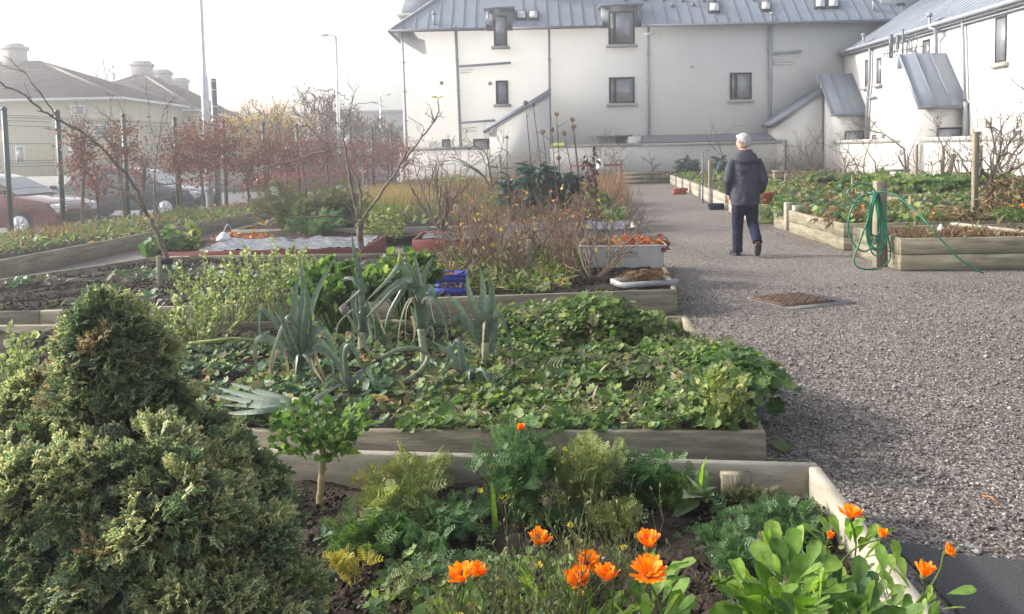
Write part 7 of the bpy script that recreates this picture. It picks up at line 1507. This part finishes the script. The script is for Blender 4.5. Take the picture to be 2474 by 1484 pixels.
# ================= WALKING MAN =================
def man():
    base=G(1800,618,0); bx,by=base.x,base.y; yaw=R(-6)   # walks away from us, slightly left
    e=thing('person','white-haired man in dark hooded jacket and navy trousers walking away on the gravel path','person',(bx,by,0))
    def ell(mb,rings,n=20):
        # rings: (cx,cy,cz,rx,ry[,tiltdir]) stacked; closed loft
        vs=[]
        for (cx,cy,cz,rx,ry,*rest) in rings:
            px=rest[0] if rest else 0; pitch=rest[1] if len(rest)>1 else 0
            for j in range(n):
                a=2*math.pi*j/n; x=rx*math.cos(a); y=ry*math.sin(a); vs.append((cx+x,cy+y*math.cos(pitch),cz+x*math.sin(px)+y*math.sin(pitch)))
        k=len(rings); mb.add(vs,[(i*n+j,i*n+(j+1)%n,(i+1)*n+(j+1)%n,(i+1)*n+j) for i in range(k-1) for j in range(n)]+[tuple(range(n-1,-1,-1)),tuple(range((k-1)*n,k*n))])
    def fin(mb,name,mat,par,vox=.011,sm=6,tex=None):
        o=mb.build(name,mat); o.parent=par
        if vox:
            r=o.modifiers.new('r','REMESH'); r.mode='VOXEL'; r.voxel_size=vox; r.use_smooth_shade=True
            s=o.modifiers.new('s','SMOOTH'); s.iterations=sm; s.factor=.5
        if tex:
            t=bpy.data.textures.new(name+'_folds','CLOUDS'); t.noise_scale=tex[1]; d=o.modifiers.new('d','DISPLACE'); d.texture=t; d.strength=tex[0]; d.mid_level=.5
        return o
    def lin(p): return Matrix.Rotation(yaw,3,'Z')@Vector(p)
    e.rotation_euler=(0,0,0)
    # local: y forward (away from camera), x right
    skin=pmat('skin',(.55,.30,.22),.55,var=.06,spec=.3)
    jack=pmat('dark_jacket',(.036,.038,.055),.7,col2=(.058,.06,.082),scale=5,bump=.25,bscale=30,spec=.2)
    navy=pmat('navy_trousers',(.012,.014,.035),.85,col2=(.02,.022,.05),scale=6,bump=.3,bscale=25,spec=.15)
    hair=pmat('white_hair',(.42,.42,.41),.7,col2=(.58,.58,.57),scale=30,bump=.6,bscale=90,stretch=(3,3,1))
    shoe=pmat('black_shoe',(.015,.015,.015),.25,var=.1,spec=.7)
    # left leg (planted, x<0, slightly forward), right leg trailing, heel lifted
    hipL=(-.09,0,.92);kneeL=(-.10,.05,.50);ankL=(-.105,.06,.09)
    hipR=(.09,0,.92);kneeR=(.105,.06,.50);ankR=(.133,-.225,.235)
    body=MB()
    # body: legs, torso, neck, head, arms as one continuous surface
    for h,k,a in((hipL,kneeL,ankL),(hipR,kneeR,ankR)): body.tube([h,Vector(h).lerp(Vector(k),.5),k,Vector(k).lerp(Vector(a),.35),a],[.080,.066,.046,.044,.030],12)
    body.tube([ankL,(-.115,.12,.04),(-.12,.20,.03)],[.036,.036,.026],10); body.tube([ankR,(.135,-.22,.13),(.135,-.19,.06)],[.036,.036,.026],10)
    ell(body,[(0,0,.84,.14,.10),(0,0,.95,.165,.115),(0,0,1.08,.15,.105),(0,0,1.25,.18,.115),(0,.0,1.38,.19,.10),(0,.01,1.44,.13,.08),(0,.015,1.47,.065,.065),(-.005,.03,1.54,.055,.06)])
    # head turned left and slightly down
    hc=Vector((-.015,.05,1.645)); hy=R(58)   # heading of the face, left of forward
    fwd=Vector((-math.sin(hy),math.cos(hy),-.12)).normalized(); side=Vector((0,0,1)).cross(fwd).normalized()*-1
    upv=side.cross(fwd).normalized()
    if upv.z<0: upv=-upv
    def H_(f,s,u): return hc+fwd*f+side*s+upv*u
    def ellh(mb,rings,n=16):
        vs=[]
        for (f0,u,rf,rs) in rings:
            for j in range(n):
                a=2*math.pi*j/n; vs.append(H_(f0+rf*math.cos(a),rs*math.sin(a),u))
        k=len(rings); mb.add(vs,[(i*n+j,i*n+(j+1)%n,(i+1)*n+(j+1)%n,(i+1)*n+j) for i in range(k-1) for j in range(n)]+[tuple(range(n-1,-1,-1)),tuple(range((k-1)*n,k*n))])
    ellh(body,[(.035,-.115,.03,.03),(.03,-.10,.055,.045),(.015,-.06,.078,.062),(.0,-.01,.092,.072),(0,.04,.095,.075),(-.005,.08,.08,.065),(-.005,.11,.045,.04)])
    # nose, brow, chin, lips, ears
    body.tube([H_(.085,0,.015),H_(.112,0,-.022),H_(.092,0,-.032)],[.009,.013,.012],8); body.tube([H_(.08,-.03,.03),H_(.09,0,.032),H_(.08,.03,.03)],.011,6); body.tube([H_(.075,-.02,-.062),H_(.088,0,-.062),H_(.075,.02,-.062)],.009,6)
    for s_ in(-1,1): body.tube([H_(-.005,s_*.072,.02),H_(-.012,s_*.082,.0),H_(-.002,s_*.074,-.028)],[.012,.016,.009],8)
    # arms
    shL=(-.175,.0,1.385);elL=(-.252,-.03,1.09);wrL=(-.215,.10,.90); shR=(.175,.0,1.385);elR=(.252,-.04,1.10);wrR=(.235,.09,.92)
    for s_,q,w_ in((shL,elL,wrL),(shR,elR,wrR)): body.tube([s_,Vector(s_).lerp(Vector(q),.5),q,Vector(q).lerp(Vector(w_),.5),w_],[.055,.048,.04,.037,.027],10)
    # hands (in the pockets): palm, four fingers and thumb
    for (w_,sg) in((wrL,1),(wrR,-1)):
        w_=Vector(w_); d=Vector((.25*sg,.35,-.9)).normalized(); sd_=Vector((0,1,.3)).normalized(); body.tube([w_,w_+d*.05,w_+d*.09],[.027,.034,.03],8)
        for k in range(4): s0=w_+d*.085+sd_*(-.027+.018*k); body.tube([s0,s0+d*.035,s0+d*.06+Vector((.02*sg,0,0))],[.0095,.009,.007],6)
        s0=w_+d*.03+sd_*.03; body.tube([s0,s0+d*.03+sd_*.02,s0+d*.055+sd_*.022],[.012,.01,.008],6)
    fin(body,'body',skin,e,.008,3)
    # eyes
    mb=MB()
    for s_ in(-1,1): p=H_(.082,s_*.032,.008); mb.lathe(p-Vector((0,0,.01)),[(.001,0),(.009,.004),(.011,.01),(.009,.016),(.001,.02)],8)
    o=mb.build('eyes',M_['white']); o.parent=e
    # hair: cap that leaves the face free, thick at the back
    mb=MB(); n=22; vs=[]
    rings=[(-.042,-.062,.050,.058),(-.038,-.04,.066,.068),(-.030,-.01,.080,.080),(-.018,.035,.094,.088),(-.010,.075,.096,.084),(-.006,.105,.078,.068),(-.004,.128,.045,.04),(-.004,.134,.01,.01)]
    ellh(mb,rings,n); mb.tube([H_(.045,-.066,.065),H_(.072,-.03,.095),H_(.074,.02,.098),H_(.05,.062,.075)],[.014,.018,.018,.014],8)
    mb.tube([H_(.03,-.076,.03),H_(.028,-.078,-.01)],[.014,.008],6); mb.tube([H_(.03,.076,.03),H_(.028,.078,-.01)],[.014,.008],6)
    fin(mb,'hair',hair,e,.007,3,(.012,.025))
    # jacket
    mb=MB()
    ell(mb,[(.0,-.0,.735,.195,.155,.03),(.0,-.0,.80,.20,.16),(0,0,.92,.205,.155),(0,0,1.05,.19,.145),(0,0,1.20,.195,.140),(0,0,1.32,.205,.135),(0,0,1.40,.18,.12),(0,0,1.455,.14,.105),(0,.01,1.50,.09,.085),(0,.01,1.53,.08,.08)],28)
    for (s_,q,w_) in((shL,elL,wrL),(shR,elR,wrR)):
        s2=Vector(s_)+Vector((-.02 if s_[0]>0 else .02,0,.0)); mb.tube([s2,Vector(s_).lerp(Vector(q),.5),q,Vector(q).lerp(Vector(w_),.55),w_],[.078,.076,.070,.066,.056],14)
    fin(mb,'jacket',jack,e,.011,5,(.022,.10))
    mb=MB()  # hood lying on the back
    ell(mb,[(0,-.085,1.30,.05,.03),(0,-.10,1.335,.13,.055),(0,-.10,1.385,.17,.075),(0,-.075,1.43,.165,.085),(0,-.045,1.475,.135,.085),(0,-.01,1.515,.105,.085),(0,.0,1.535,.095,.085)],22)
    mb.tube([(-.13,-.03,1.45),(-.12,.05,1.47),(-.06,.10,1.48)],.03,8); mb.tube([(.13,-.03,1.45),(.12,.05,1.47),(.06,.10,1.48)],.03,8)
    mb.tube([(-.15,-.05,1.44),(-.09,-.14,1.39),(0,-.165,1.365),(.09,-.14,1.39),(.15,-.05,1.44)],[.02,.028,.03,.028,.02],8)
    h=fin(mb,'hood',jack,e,.009,3,(.014,.06))
    # trousers
    mb=MB(); ell(mb,[(0,0,.70,.16,.125),(0,0,.80,.18,.13),(0,0,.95,.17,.12)],20)
    mb.tube([(-.085,0,.82),(-.095,.02,.66),(-.10,.05,.50),(-.103,.05,.30),(-.105,.05,.10),(-.105,.05,.045)],[.105,.098,.083,.075,.072,.076],16)
    mb.tube([(.085,0,.82),(.10,.03,.66),(.108,.055,.50),(.12,-.06,.37),(.133,-.20,.26),(.135,-.235,.215)],[.105,.098,.083,.074,.070,.074],16)
    fin(mb,'trousers',navy,e,.009,4,(.02,.08))
    # shoes
    mb=MB(); 
    def shoe_pts(a,dirv,s=1):
        return a
    mb.tube([(-.105,.0,.045),(-.11,.07,.055),(-.13,.15,.042),(-.155,.215,.034),(-.16,.235,.03)],[.042,.047,.045,.038,.022],12); mb.box((-.128,.11,.012),(.085,.27,.024),R(14)); o=fin(mb,'shoe',shoe,e,.006,2)
    mb=MB(); mb.tube([(.135,-.305,.215),(.135,-.29,.16),(.135,-.25,.09),(.135,-.21,.045),(.135,-.18,.03)],[.042,.048,.046,.038,.022],12); mb.tube([(.135,-.322,.21),(.135,-.30,.12),(.135,-.25,.05)],[.040,.044,.036],12); fin(mb,'shoe',shoe,e,.006,2)
    e.rotation_euler=(0,0,yaw)
    e.scale=(.96,.96,.96)
man()

# ================= HAZE =================
hz=MB(); hz.bb(-140,60,-6,135,-1.5,14); ho=hz.build('haze',None)
hm=bpy.data.materials.new('haze_air'); hm.use_nodes=True; nt=hm.node_tree; nt.nodes.remove(nt.nodes['Principled BSDF'])
pv=node(nt,'ShaderNodeVolumePrincipled'); pv.inputs['Density'].default_value=HAZE; pv.inputs['Color'].default_value=(.97,.97,1,1); pv.inputs['Anisotropy'].default_value=.6
nt.links.new(pv.outputs[0],nt.nodes['Material Output'].inputs['Volume']); ho.data.materials.clear(); ho.data.materials.append(hm); ho['kind']='stuff'; tag(ho,'thin bright haze hanging in the low sunlight over the whole garden','haze')
